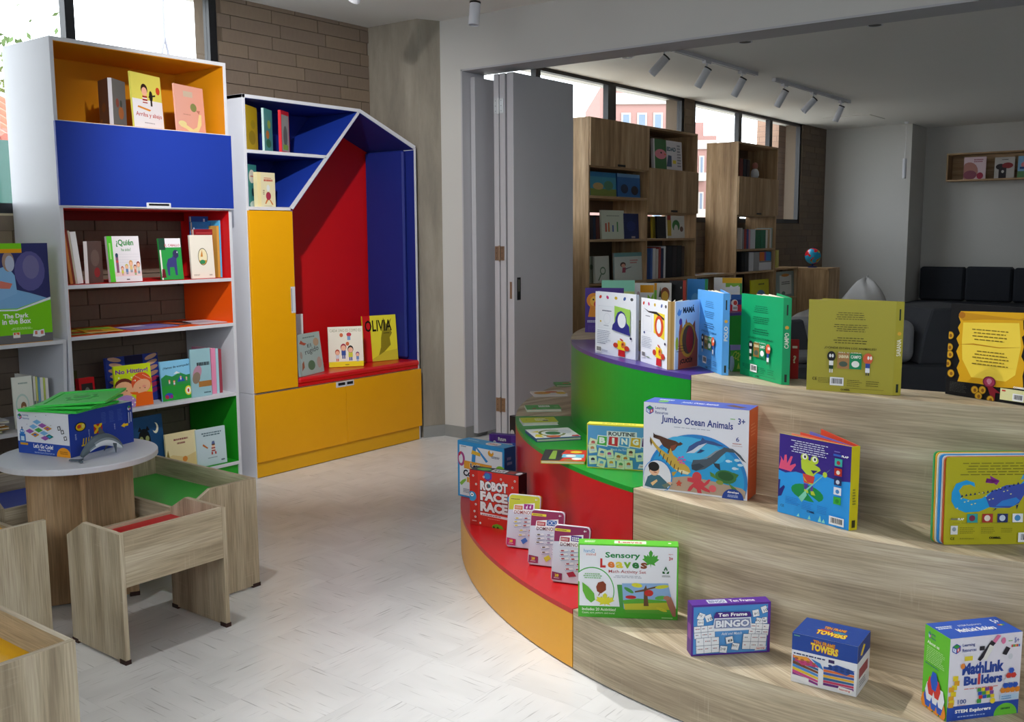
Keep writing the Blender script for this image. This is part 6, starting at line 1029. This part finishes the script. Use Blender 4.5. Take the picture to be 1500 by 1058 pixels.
# lion book and the row along the far part of the top step
def at_col(ang_, r, px, xd):
    q = ring_pt(ang_, r, Z3); s_ = bis(lambda t_: pr(q+xd*t_)[0]-px, -1.2, 1.2); return q+xd*s_
A0 = oz(857, 487, Z3); xd = Vector((math.cos(.35), math.sin(.35), 0))
book((A0, xd, .2, height(A0, xd, 422, 0)), .02, '#4a2f8c', [R(0, 0, 1, 1, '#4a2f8c'), E(.24, .72, .2, .17, '#e08a24'), E(.26, .7, .13, .12, '#f0b43c'), E(.3, .64, .07, .07, '#d03a34'), P('#e08a24', .08, .35, .3, .35, .26, .6, .14, .6), E(.22, .74, .025, .02, '#2a1c1c'), E(.33, .74, .025, .02, '#2a1c1c'), LN(.06, .22, .35, .28, 2, '#d9d4f0'), LN(.08, .02, .8, .16, 5, '#6a52a8', fill=.3)], 'purple board book with an orange lion, on the oak top step by the folded door', GB3, 0, name='board_book')
GBK = 'books standing along the far part of the top step'
def ringbook(ang_, r, px0, px1, ytop, hd, col, it, lb, spine='L', t=.02, wmax=.3):
    xd = Vector((math.cos(math.radians(hd)), math.sin(math.radians(hd)), 0)); A = at_col(ang_, r, px0, xd)
    w = min(wmax, bis(lambda q: pr(A+xd*q)[0]-px1, .02, .6)); return book((A, xd, w, height(A, xd, ytop, 0)), t, col, it, lb, GBK, 0, spine=spine)
ringbook(-168, 1.97, 881, 929, 411, 28, '#8fd4bc', [R(0, 0, 1, 1, '#8fd8bc'), R(0, .0, 1, .75, '#c9d88a'), P('#ee7a1c', 0, .3, .14, .8, .3, .6, .36, .3), LN(.55, .5, .75, .7, 1, '#6f8a4c'), P('#1c1c1c', .84, .5, .9, .66, .98, .5)], 'teal and lime picture book with an orange corner, behind the white board books')
ringbook(-176, 1.97, 929, 957, 415, 25, '#eceaea', [('p', '#e9e7ea', [(0, 0), (1, 0), (1, 1), (.15, 1), (0, .9)]), R(.3, .75, 1, .95, '#eea41c'), P('#8fc83c', .6, .3, .7, .7, .85, .6, 1, .75, 1, .2), E(.2, .7, .08, .08, '#c9a8b8'), E(.6, .4, .12, .1, '#2f9a4c')], 'white board book with orange and green splashes, left half of the open pair', spine='R')
ringbook(-181, 1.98, 958, 983, 415, 40, '#e4e2de', [('p', '#e4e1dc', [(0, 0), (1, 0), (1, .9), (.85, 1), (0, 1)]), R(0, 0, .14, 1, '#7fc43c'), R(0, .8, .14, 1, '#eea41c'), E(.62, .68, .27, .2, '#8a4a2c'), E(.62, .62, .2, .15, '#e0b03c'), P('#3a4a2c', .25, .6, .35, .9, .4, .6), E(.3, .4, .1, .1, '#3a4a2c')], 'white board book with a round brown face, right half of the open pair')
ringbook(-186, 1.97, 980, 1004, 411, 20, '#b03424', [R(0, 0, .82, 1, '#17171a'), R(.82, 0, 1, 1, '#b83a28'), E(.7, .8, .03, .03, '#c8c8c8')], 'black picture book with a red spine on the far part of the top step', spine='R')
ringbook(-194, 1.97, 1006, 1036, 409, 22, '#2f84cc', [R(0, 0, .86, 1, '#3a8cd8'), R(.86, 0, 1, 1, '#2f9a5c'), E(.4, .4, .2, .2, '#5aa4e0')], 'blue picture book with a green edge on the far part of the top step', spine='R')
ringbook(-204, 1.99, 1045, 1086, 407, 20, '#e4e2e0', [('p', '#e4e2e0', [(0, 0), (1, 0), (1, 1), (.1, 1), (0, .92)]), R(.3, .84, 1, 1, '#e8b41c'), P('#7fb83c', .42, .72, .95, .74, .95, .84, .42, .84), P('#dfe2e6', .5, .62, .6, .78, .7, .72, .88, .78, .86, .6, .7, .52), R(.93, .4, 1, .84, '#3f9a4c'), R(.62, .35, 1, .5, '#1f5aa8'), R(.6, .2, 1, .35, '#24307c'), R(.3, 0, 1, .2, '#c8203c'), E(.75, .25, .12, .1, '#e8e4e4'), E(.78, .25, .07, .07, '#c83a34'), BAR(.68, .02, .86, .16)], 'white rainbow-banded picture book at the far end of the top step')
# two small books at the inner edge of the near top step
def inner(px0, px1, ytop, ang_, hd, col, it, lb, t):
    xd = Vector((math.cos(math.radians(hd)), math.sin(math.radians(hd)), 0)); A = at_col(ang_, 1.885, px0, xd); w = bis(lambda q: pr(A+xd*q)[0]-px1, .02, .4)
    book((A, xd, w, height(A, xd, ytop, 0)), t, col, it, lb, 'small books at the inner edge of the top step', 0, name='board_book')
inner(1069, 1094, 506, -107, 35, '#8f84cc', [R(0, 0, 1, 1, '#4fae3c'), P('#9a8fd4', 0, 1, 1, 1, 1, .7, .6, .82, 0, .8), T_('COL', .15, .45, .62, .75, '#c8dc5c', .02, rot=-25), E(.1, .3, .16, .3, '#a8c0d8'), P('#c8dc5c', .4, .1, .5, .35, .6, .1)], 'small green board book with pale letters between the blue and emerald books', .012)
inner(1157, 1169, 498, -99.5, 30, '#b3202a', [R(.1, .08, .9, .92, '#b8242c'), R(.2, .78, .8, .84, '#efe4dc'), T_('?', .3, .4, .7, .6, '#e8dcc0', .03)], 'small red board book beside the emerald green book', .016)
# ================================================================== far room: oak bookcases along the window wall
FX, FB = -4.97, -5.37
def oak_case(y0, y1, zt, label, cols, name='bookcase', depth=None):
    """cols: list of (y_left, y_right, shelf heights, flaps [(z0, z1)])"""
    r = empty(name, (FX, y0, 0), label, 'bookcase'); t = .022; d = FB-FX
    def b(n, a0, a1, p0, p1, q0, q1, g=(0, 0, 1), par=None, m=OAK2): return bx(n, m, par or r, a0, a1, p0-y0, p1-y0, q0, q1, g, .001)
    b('side_panel', d, 0, y0, y0+t, 0, zt); b('side_panel', d, 0, y1-t, y1, 0, zt); b('top_panel', d, 0, y0+t, y1-t, zt-t, zt, (0, 1, 0))
    if zt > 2: b('back_panel', d+.002, d+.008, y0+t, y1-t, 1.70, zt-t, m=mat('#6a5240', .7, .2, .05))
    for i, (p0, p1, sh, fl) in enumerate(cols):
        if i: b('divider', d, 0, p0-t/2, p0+t/2, 0, zt-t)
        a, c = (p0+t/2 if i else p0+t), (p1-t/2 if i < len(cols)-1 else p1-t)
        for z in sh: b('shelf', d+.02, 0, a, c, z-t, z, (0, 1, 0))
        for z0, z1 in fl:
            f = b('flap_door', .001, .02, p0+.003, p1-.003, z0, z1); m_ = (a+c)/2
            b('handle_slot', .0202, .0212, m_-.07, m_+.07, z0+.008, z0+.028, par=f, m=BLACKM)
    return r
oak_case(7.60, 9.72, 2.54, 'large two-column oak bookcase under the windows beside the folded door', [(7.60, 8.66, (.12, .60, 1.03, 1.44, 1.84, 2.115), [(2.11, 2.535)]), (8.66, 9.72, (.12, .60, 1.03, 1.44, 1.71, 2.14), [(1.70, 2.132)])])
oak_case(10.73, 11.88, 2.535, 'single-column oak bookcase between two windows in the far room', [(10.73, 11.88, (.12, .66, 1.03, 1.30, 1.71, 2.145), [(1.70, 2.138)])])
oak_case(9.74, 10.71, 1.03, 'low oak shelf unit between the two tall bookcases', [(9.74, 10.71, (.12, .60), [])], 'low_shelf'); oak_case(11.90, 12.64, 1.045, 'low oak shelf unit right of the single-column bookcase', [(11.90, 12.64, (.12, .66), [])], 'low_shelf')
r = empty('low_cabinet', (FB, 12.66, 0), 'oak cabinet jutting into the room with the globe on top', 'cabinet')
bx('body', OAK2, r, 0, .79, 0, .42, 0, 1.01, bevel=.001); bx('top_board', OAK2, r, 0, .80, -.004, .43, 1.01, 1.03, (1, 0, 0), .001); bx('door', OAK2, r, .79, .806, .005, .415, .05, 1.005, bevel=.001)
# globe
gp = oy(1190, 390, 12.85)
r = empty('globe', (gp.x, 12.85, 1.031), 'small blue globe with red and green continents on the oak cabinet', 'globe'); gr = .105
MB().lathe([(0, 0), (.06, 0), (.06, .012), (.012, .02), (.012, .05), (0, .05)], 20).build('stand', mat('#1c2a6a', .4, .4), r)
def globem():
    m, N, L, B = new_mat('globe_map'); tc = N.new('ShaderNodeTexCoord'); n = N.new('ShaderNodeTexNoise'); n.inputs['Scale'].default_value = 10; n.inputs['Detail'].default_value = 1; L.new(tc.outputs['Object'], n.inputs['Vector'])
    n2 = N.new('ShaderNodeTexNoise'); n2.inputs['Scale'].default_value = 6; L.new(tc.outputs['Object'], n2.inputs['Vector'])
    rr = ramp(N, [(.0, '#1f9ac8'), (.5, '#1f9ac8'), (.52, '#c8222c'), (.75, '#c8222c')]); L.new(n.outputs['Fac'], rr.inputs[0]); r2 = ramp(N, [(.0, '#c8222c'), (.5, '#c8222c'), (.52, '#4f9a3c'), (.62, '#e0b83c')]); L.new(n2.outputs['Fac'], r2.inputs[0])
    r3 = ramp(N, [(.5, (0, 0, 0, 1)), (.52, (1, 1, 1, 1))]); L.new(n.outputs['Fac'], r3.inputs[0]); mx = N.new('ShaderNodeMix'); mx.data_type = 'RGBA'; L.new(r3.outputs[0], mx.inputs[0]); L.new(rr.outputs[0], mx.inputs[6]); L.new(r2.outputs[0], mx.inputs[7]); L.new(mx.outputs[2], B.inputs['Base Color']); B.inputs['Roughness'].default_value = .25
    return m
MB().lathe([(gr*math.sin(math.pi*k/14), gr*(1-math.cos(math.pi*k/14))+.045) for k in range(15)], 24).build('sphere', globem(), r, smooth=True)
MB().tube([(gr*1.06*math.cos(math.radians(q))*.4, gr*1.06*math.cos(math.radians(q)), .045+gr+gr*1.06*math.sin(math.radians(q))) for q in range(-90, 91, 15)], .005, 6).build('meridian_arm', mat('#1c2a6a', .4, .4), r)
# ------------------------------------------------------------------ their books
SX = FX-.03
def fbook(p0, p1, yt, z, col, it, lb, g, t=.02, X=None, lean=.05, ang=90): return book(shelf_frame(p0, p1, yt, z+.0005, X or SX, ang, lean=lean), t, col, it, lb, g, lean)
def frow(z, y_tops, specs, lbl, g, depth=.2):
    for i, (p0, p1, c, yt) in enumerate(specs): spine_book(p0, p1, yt, z+.0005, SX, c, lbl % (('first', 'second', 'third', 'fourth', 'fifth', 'sixth', 'seventh', 'eighth', 'ninth', 'tenth', 'eleventh', 'twelfth', 'thirteenth')[i]), g, depth)
g1 = 'books in the two-column oak bookcase'
fbook(958, 1014, 203, 2.14, '#d8d4d8', [R(0, 0, 1, 1, '#dcd8dc'), R(.04, 0, .44, 1, '#4a7a4c'), E(.24, .5, .2, .17, '#e48a9a'), E(.26, .55, .03, .03, '#1c1c1c'), P('#d8743c', .36, .48, .46, .5, .36, .54), T_('EDAD', .46, .64, .78, .78, '#2c5a6c', .04), P('#4a5a7a', .44, .1, .5, .5, .62, .48, .62, .1), R(.66, .22, .78, .34, '#e8d23c'), LN(.82, .1, .96, .9, 8, '#8a8a92')], 'wide white illustrated book with a pink bird in the top right compartment', g1, .03)
fbook(865, 903, 251, 1.84, '#3a8aa8', [R(0, 0, 1, 1, '#4a98b4'), R(0, 0, 1, .3, '#8a9a4c'), E(.3, .4, .2, .15, '#c8a86c'), E(.7, .45, .18, .2, '#5a8a6c'), R(0, .8, 1, 1, '#2f7ab0')], 'turquoise picture book under the flap of the two-column bookcase', g1)
fbook(905, 938, 254, 1.84, '#2c5a9c', [R(0, 0, 1, .85, '#3468a8'), E(.3, .35, .16, .2, '#22304c'), E(.75, .3, .16, .2, '#2a2430'), R(0, .85, 1, 1, '#6a9ac8')], 'deep blue picture book under the flap, right of the turquoise one', g1)
for i, (p0, p1, c) in enumerate(((865, 869, '#3a3034'), (869.5, 873, '#24344c'), (873.5, 878, '#5a2c28'))): spine_book(p0, p1, 318, 1.4405, SX, c, ('charcoal', 'navy', 'maroon')[i]+' spine in the dark trio left of the pale green book', g1, tilt=(-3, -3, -3)[i])
fbook(882, 915, 308, 1.44, '#cfd8c4', [R(0, 0, 1, 1, '#d5dcca'), R(.15, .25, .22, .55, '#c85a4c'), R(.28, .25, .34, .58, '#d8743c'), R(.46, .25, .52, .48, '#4a6aa8'), R(.66, .25, .72, .6, '#5a9a5c'), LN(.2, .78, .8, .84, 1, '#9aa494', True)], 'pale green book with coloured pencils on the cover, oak bookcase', g1)
fbook(914, 936, 313, 1.44, '#1c2858', [R(0, 0, 1, 1, '#202c60'), E(.5, .5, .3, .2, '#2c3a74'), R(.5, .02, .75, .1, '#b8a8a8')], 'dark navy book right of the pencil book', g1)
fbook(862.5, 871, 376, 1.03, '#a8b0a0', [R(0, 0, 1, 1, '#aab4a4'), E(.5, .6, .3, .1, '#7a8a74')], 'narrow grey-green book at the left end of the lower oak shelf', g1, X=SX-.06); fbook(872, 893, 376, 1.03, '#c9cfc4', [R(0, 0, 1, 1, '#cfd4ca'), E(.55, .45, .2, .15, '#6a8a6c'), E(.55, .45, .14, .1, '#cfd4ca'), P('#5a7a5c', .4, .34, .2, .1, .26, .08, .46, .32)], 'grey-white book with a magnifier drawing on the lower oak shelf', g1)
fbook(901, 941, 371, 1.03, '#b8c8c4', [R(0, 0, 1, 1, '#cfd6d0'), R(0, .86, 1, 1, '#6a9a9c'), E(.3, .58, .1, .09, '#4a2c24'), E(.31, .55, .07, .06, '#e0a890'), P('#a84a5c', .26, .3, .38, .3, .4, .48, .28, .48), LN(.55, .6, .85, .76, 2, '#c87a7a'), P('#5a5a6c', .38, .4, .6, .48, .6, .5, .38, .44)], 'pale picture book with a girl in a red dress on the lower oak shelf', g1)
fbook(956, 961.5, 318, 1.44, '#c8b43c', None, 'thin yellow book edge beside the black book', g1, X=SX-.05); fbook(963, 976, 317, 1.44, '#1a1b20', [R(.1, .1, .9, .9, '#202127')], 'black book next to the green-arch book', g1)
fbook(978, 1003, 316, 1.44, '#d9d6cc', [R(0, 0, 1, 1, '#dedbd2'), R(0, .1, .22, .8, '#c8a83c'), R(0, .8, .2, 1, '#a83c34'), E(.5, .55, .22, .26, '#3f7a3c'), E(.5, .36, .12, .24, '#dedbd2'), E(.82, .4, .1, .12, '#6a4a3c')], 'white picture book with a green arch shape, right column', g1)
frow(1.03, 0, ((953, 955.5, '#4a6ab0', 364), (956, 960, '#d8d4d4', 364), (960.5, 964, '#c9c4c0', 365), (964.5, 967.5, '#a8443c', 362), (968, 971.5, '#2c3a5c', 364), (972, 974.5, '#dcdce0', 361), (975, 984, '#1c1e24', 361), (984.5, 991, '#2a2428', 361), (991.5, 998, '#1a1a1e', 360), (998.5, 1002, '#4a3c34', 361)), '%s book spine from the left in the lower right oak compartment', g1)
g2 = 'books in the single-column oak bookcase'
frow(1.30, 0, ((1085, 1087, '#c9c9c9', 334), (1087.4, 1089.5, '#8a8c90', 336), (1090, 1093, '#a8342c', 336), (1093.4, 1096, '#3a4a8c', 336), (1096.4, 1098.5, '#c88aa0', 337), (1099, 1106, '#d4d6dc', 336), (1106.5, 1114, '#1f6a44', 337), (1114.4, 1121, '#24785a', 337), (1121.5, 1124, '#e0e0dc', 337), (1124.4, 1127, '#b89a74', 336), (1127.4, 1129.5, '#dcdad8', 335), (1129.8, 1131, '#9ab0ac', 334)), '%s book spine from the left on the upper shelf of the narrow oak bookcase', g2)
frow(1.03, 0, ((1086, 1090, '#16171c', 370), (1090.4, 1096, '#202126', 370), (1097, 1103.5, '#d0d0d6', 370), (1104, 1111.5, '#a8a8ae', 370)), '%s binder from the left on the lower shelf of the narrow oak bookcase', 'binders on the lower shelf of the narrow oak bookcase')
A, xd, w, h = shelf_frame(1111.8, 1129.5, 383, 1.0305, SX)
toy_box((A, xd, w, h), .2, '#dcdce4', [R(0, 0, 1, 1, '#dfdfe6'), R(0, .86, 1, 1, '#8a8c94')], 'white carton on the lower shelf of the narrow oak bookcase')
toy_box((Vector((A.x, A.y, 1.0305+h+.002)), xd, w*.97, .11), .18, '#3a84c8', [R(0, 0, .42, 1, '#e0782c'), R(.42, 0, .55, 1, '#8a4a9c'), R(.55, 0, 1, 1, '#3a8ad0')], 'orange and blue carton on top of the white one')
for i, (p0, p1, c) in enumerate(((1083.5, 1088, '#7a3c34'), (1089, 1093, '#2c3440'), (1094, 1098, '#3c3038'))): spine_book(p0, p1, 232+i, 2.1455, SX-.08, c, ('rust', 'slate', 'plum')[i]+'-coloured spine in the dark top niche of the narrow bookcase', g2)
q = shelf_frame(1104, None, 252, 2.1455, SX, 90, .05)[0]
r = empty('figurine', q, 'small white figurine with a reddish head in the top niche', 'figurine')
MB().lathe([(0, 0), (.04, 0), (.05, .03), (.045, .07), (.028, .1), (0, .11)], 14, 0, .03).build('body', mat('#cfd0d4', .5), r, smooth=True); MB().lathe([(0, .1), (.03, .11), (.036, .14), (.026, .17), (0, .18)], 14, 0, .03).build('head', mat('#a86a5c', .5), r, smooth=True)
flat_at(-5.08, 9.93, 1.0305, 85, .3, .2, .006, '#c8c4c4', [R(.1, .2, .5, .8, '#4a5a8c'), R(.6, .3, .9, .7, '#a84a4c')], 'magazine lying on the low shelf unit, nearest the two-column bookcase', 'magazines on the low oak shelf'); flat_at(-5.06, 10.3, 1.0305, 95, .28, .2, .006, '#d8d4d0', [R(.2, .2, .8, .8, '#8a94b0')], 'magazine lying on the low shelf unit, nearest the narrow bookcase', 'magazines on the low oak shelf')
spine_book(1137, 1140.5, 367, 1.0455, SX-.02, '#c8c46a', 'thin lime book leaning on the narrow oak bookcase', None, tilt=-2)
fbook(1101, 1126.5, 411, .66, '#d8d42c', [R(0, 0, 1, 1, '#d9d634'), LN(.4, .72, .85, .84, 1, '#5a5a2c'), E(.52, .2, .26, .3, '#6a9ad0'), E(.5, .1, .15, .2, '#e0b03c')], 'bright yellow picture book low in the narrow oak bookcase', g2)
fbook(1137, 1163, 399, .66, '#8a9c9c', [R(0, 0, 1, 1, '#8fa0a0'), R(.2, .1, .86, .85, '#d5d8d6'), E(.52, .85, .22, .06, '#c8823c'), LN(.3, .48, .78, .62, 2, '#4a5050', True), E(.4, .15, .1, .08, '#5a7a74')], 'grey-green book with a white label in the low oak unit', None)

# ================================================================== seating bay, wall shelf, soft seats
r = empty('bench_sofa', (-4.13, 14.46, 0), 'long charcoal bench sofa with back cushions along the far wall', 'sofa')
L_ = 5.2
bx('base', OAK2, r, 0, L_, .06, .86, 0, .36, (1, 0, 0)); bx('seat_cushion', SOFAG, r, 0, L_, 0, .70, .36, .50, bevel=.025)
for k in range(8): bx('back_cushion', SOFAG, r, .02+.625*k, .02+.625*k+.615, .69, .86, .50, .985+(.01 if k % 2 else 0), bevel=.03)
r = empty('wall_shelf', (-3.79, 15.06, 2.20), 'oak box shelf with picture books on the far wall', 'shelf'); DK = OAK2
bx('bottom_board', DK, r, 0, 2.4, 0, .27, 0, .022, (1, 0, 0)); bx('top_board', DK, r, 0, 2.4, 0, .27, .37, .39, (1, 0, 0)); bx('back_board', DK, r, .02, 2.38, .258, .275, .022, .37, (1, 0, 0))
for x in (0, 2.38): bx('end_board', DK, r, x, x+.02, 0, .258, .022, .37)
for px0, px1, yt, c, it, lb in ((1411, 1443, 231, '#d8b8c0', [R(0, 0, 1, 1, '#dcc4cc'), E(.25, .35, .4, .42, '#b07a70'), E(.3, .2, .3, .2, '#8a4a5c'), LN(.45, .75, .95, .92, 2, '#a05a70'), E(.75, .15, .15, .15, '#a8304c')], 'pinkish picture book on the wall shelf'),
                               (1456, 1485, 231, '#b8b4b0', [R(0, 0, 1, 1, '#bdb9b5'), E(.3, .55, .24, .14, '#2a2428'), E(.65, .6, .28, .14, '#8a2c30'), R(.22, 0, .6, .5, '#2a2428'), E(.42, .32, .07, .07, '#d8d4d0'), LN(.35, .85, .7, .92, 1, '#55514e')], 'grey picture book with black and red shapes on the wall shelf'),
                               (1490, 1520, 229, '#7ab0d8', [R(0, 0, 1, 1, '#86b8dc'), R(0, 0, 1, .3, '#5a8a5c'), E(.4, .6, .25, .15, '#d8808a'), R(.1, .4, .6, .5, '#34508c')], 'light blue picture book on the wall shelf at the right picture edge')):
    A = oy(px0, 258, 15.16); A.z = 2.2225; xd = Vector((1, 0, 0)); w = bis(lambda q: pr(A+xd*q)[0]-px1, .02, 1); book((A, xd, w, height(A, xd, yt, .05)), .02, c, it, lb, 'picture books on the wall shelf', .05)
def beanbag(x, y, s, h, label, m, seed):
    r = empty('beanbag', (x, y, 0), label, 'beanbag', 'pale beanbags in the far room'); rr = random.Random(seed); mb = MB(); n, k = 28, 14; P_ = []
    ph = [(rr.uniform(0, 6.28), rr.randint(3, 7), rr.uniform(2, 6)) for _ in range(6)]
    for i in range(k+1):
        t = i/k; ring = []
        for j in range(n):
            a = math.tau*j/n; base = math.sin(math.pi*min(1, t*.97+.03))**.55*(1-.35*t); w = sum(math.sin(q*a+f*t+p0) for p0, q, f in ph)*.018
            ring.append((s*(base+w*(.3+base))*math.cos(a)+.12*s*t, s*(base+w*(.3+base))*math.sin(a), h*t*(1+.04*math.sin(3*a+ph[0][0]))))
        P_.append(ring)
    for i in range(k):
        for j in range(n): mb.face([P_[i][j], P_[i][(j+1) % n], P_[i+1][(j+1) % n], P_[i+1][j]])
    mb.face(P_[0][::-1]); mb.face(P_[-1]); mb.build('bag', m, r, smooth=True); MB().tube([(.12*s, 0, h*.97), (.14*s, 0, h*1.03), (.2*s, 0, h*1.04)], .012, 6).build('handle', m, r)
BB = mat('#c9c8c8', .85, .2, .05, bump=.2, bscale=60)
q = oy(1262, 430, 13.75); beanbag(q.x, q.y, .42, .86, 'pale grey beanbag in front of the plain far wall', BB, 3)
q = od(1178, 480, 10.6); beanbag(q.x, q.y, .42, .66, 'pale grey beanbag behind the two-tone lounge seat', BB, 9)
# two-tone lounge seat inside the half circle's opening
Rh = Vector((_R.x, _R.y, 0)).normalized(); D_ = 8.4
a0 = od(1157, 540, D_); a1 = od(1425, 540, D_); WL = (a1-a0).dot(Rh)
r = empty('lounge_seat', frame(Vector((a0.x, a0.y, 0)), Rh), 'low two-tone lounge seat, charcoal with a light grey cushion, beyond the display steps', 'lounge seat')
px_ = lambda p: (p-1157)/1443*D_
zz_ = lambda y: CAMH-(y-342)/1443*D_
bx('base_mat', CHARCOAL, r, 0, WL, 0, .75, 0, zz_(536), bevel=.02); bx('cushion', LTGREY, r, px_(1158), px_(1346), .06, .6, zz_(536), zz_(472), bevel=.09)
r.children[-1].modifiers['edge'].segments = 5
MB().prism([(px_(1345), zz_(536)), (px_(1425), zz_(536)), (px_(1425), zz_(452)), (px_(1362), zz_(454)), (px_(1352), zz_(490))], .0, .72, lambda a, b, e: (a, e, b)).build('arm_wedge', CHARCOAL, r, bevel=.015)
MB().prism([(px_(1150), zz_(512)), (px_(1184), zz_(512)), (px_(1172), zz_(468)), (px_(1150), zz_(470))], -.05, .04, lambda a, b, e: (a, e, b)).build('back_wedge', CHARCOAL, r, bevel=.012)

# ================================================================== outside the windows
gd = MB().box(-120, XW-.3, -60, 160, -.35, -.3).build('ground_outside', mat('#a8a49a', .9, .1, .1, scale=.5)); gd['kind'] = 'structure'
def brickwall(name, lo, hi, mort):
    m, N, L, B = new_mat(name); tc = N.new('ShaderNodeTexCoord'); mp = N.new('ShaderNodeMapping'); mp.inputs['Rotation'].default_value = (math.radians(-90), 0, 0); b = N.new('ShaderNodeTexBrick'); L.new(tc.outputs['Object'], mp.inputs[0]); L.new(mp.outputs[0], b.inputs['Vector'])
    b.inputs['Scale'].default_value = 1; b.inputs['Brick Width'].default_value = .26; b.inputs['Row Height'].default_value = .075; b.inputs['Mortar Size'].default_value = .005; b.inputs['Color1'].default_value = lin(lo); b.inputs['Color2'].default_value = lin(hi); b.inputs['Mortar'].default_value = lin(mort); L.new(b.outputs['Color'], B.inputs['Base Color']); B.inputs['Roughness'].default_value = .9; return m
w_ = bx('wing_wall', brickwall('outer_brick', '#8f7260', '#9a7d6a', '#80685a'), None, -6.02, XW-.30, 13.60, 13.9, -.3, 3.6); tag(w_, 'pale brick wing wall outside the farthest window pane', 'wall')
# red apartment block
R0 = od(872, 118, 62); R1_ = od(1003, 118, 62); bxd = Vector((R1_.x-R0.x, R1_.y-R0.y, 0)); bw = bxd.length
BRD = mat('#8f706a', .9, .1, .05, scale=.3); BW = mat('#a8a49e', .9, .1, .03); BGL = mat('#5a6a7c', .3, .5, .1)
def block(name, pxl, pxr, ytop, D, label, rows, colsn, roofw):
    a = od(pxl, 300, D); b = od(pxr, 300, D); xd = Vector((b.x-a.x, b.y-a.y, 0)); w = xd.length; zt = od((pxl+pxr)/2, ytop, D).z
    r = empty(name, frame(Vector((a.x, a.y, -.3)), xd), label, 'building', None); h = zt+.3
    bx('walls', BRD, r, 0, w, 0, 12, 0, h); bx('roof_band', BW, r, w*.15, w*.98, -.15, 12.1, h-1.0, h-.35); bx('plant_room', BRD, r, w*.3, w*.7, 2, 8, h, h+1.2)
    for j in range(rows):
        for i in range(colsn):
            x = w*(.06+.92*i/colsn); z = h-2.9-2.7*j
            if z < 1: continue
            f = bx('window', BW, r, x, x+w/colsn*.55, -.08, .02, z, z+1.4); bx('pane', BGL, f, x+.1, x+w/colsn*.55-.1, -.1, -.08, z+.1, z+1.3)
            if i % 3 == 1: bx('balcony', BW, r, x-.2, x+w/colsn*.6, -.9, 0, z-.5, z+.1)
    return r
block('apartment_block', 878, 1004, 131, 60, 'red brick apartment block seen through the windows beside the folded door', 4, 5, 0)
block('apartment_block', 1008, 1048, 200, 75, 'red brick apartment block seen lower between the two tall oak bookcases', 3, 3, 0)
# neighbour's house with a tiled roof, iron gate and tree beyond the left window
a = ox(-80, 190, -15); b = ox(60, 190, -15)
r = empty('neighbour_house', (-15, a.y, -.3), 'neighbouring house with a red tiled roof beyond the left window', 'house'); w = b.y-a.y
bx('walls', mat('#8a5a50', .9, .1, .08), r, -4, 0, -2, w+1, 0, ox(10, 207, -15).z+.3)
zr = ox(10, 205, -15).z+.3; zt = ox(10, 168, -15).z+.3
RT_ = mat('#a05a4a', .8, .2, .12, scale=4); hy = (w+3.6)
tile = MB().tube([(.5, 0, 0), (-1.7, 0, .82)], .075, 6).mesh('roof_tile', RT_)
MB().prism([(.5, zr-.05), (-1.7, zr+.77), (-1.7, zr+.72), (.5, zr-.1)], -2.2, w+1.2, lambda p, q, e: (p, e, q)).build('roof_slab', RT_, r)
for k in range(int(hy/.2)):
    o = bpy.data.objects.new('roof_tile', tile); COL.objects.link(o); o.parent = r; o.location = (0, -2.2+.2*k, zr-.02)
GRN = mat('#2f5a50', .5, .4, .05); a = ox(4, 250, -9)
r = empty('garden_gate', (-9, a.y, -.3), 'dark green iron gate post and bars beyond the left window', 'gate'); zt = ox(6, 206, -9).z+.3
bx('post', GRN, r, -.05, .05, -.09, .05, 0, zt); bx('rail', GRN, r, -.02, .02, .05, 1.6, zt-.12, zt-.05); bx('rail', GRN, r, -.02, .02, .05, 1.6, zt-.55, zt-.5)
MB().tube([(0, .05, zt-.1), (0, .9, zt-.75)], .015, 6).build('brace', STEEL, r)
for k in range(10): bx('bar', mat('#cfe0e0', .6), r, -.01, .01, .16+.12*k, .19+.12*k, zt-1.6, zt-.55)
a = ox(-10, 110, -26); r = empty('tree', (-26, a.y, -.3), 'leafy pale green tree beyond the left window', 'tree')
MB().tube([(0, 0, 0), (.1, .1, 1.6), (0, .3, 3.0), (.1, .2, 5.2)], [.2, .16, .11, .04], 8).build('trunk', mat('#7a6a58', .9, .1), r)
lf = MB(); rl = random.Random(4)
for k in range(900):
    c = Vector((rl.gauss(0, .8), rl.gauss(0, 1.0), 4.9+rl.gauss(0, 1.0))); u = Vector((rl.uniform(-1, 1), rl.uniform(-1, 1), rl.uniform(-1, 1))).normalized()*.12; v = u.orthogonal().normalized()*.06
    lf.face([c-u, c+v, c+u, c-v])
o = lf.build('foliage', mat('#55683f', .8, .2, .2, scale=1), r, weld=False); o['kind'] = 'stuff'
a = ox(237, -40, -8); b = ox(242, 76, -8)
r = empty('garden_lamp_post', (-8, b.y, -.3), 'thin grey pole with a forked foot outside the left window', 'pole')
MB().tube([(0, 0, b.z+.42), (0, a.y-b.y, a.z+.5)], .012, 6).build('pole', mat('#8a8a94', .6), r); MB().tube([(0, 0, b.z+.43), (0, .03, b.z+.3), (0, .06, 0)], .012, 6).build('fork', mat('#8a8a94', .6), r); MB().tube([(0, 0, b.z+.43), (0, -.03, b.z+.3), (0, -.05, 0)], .012, 6).build('fork', mat('#8a8a94', .6), r)
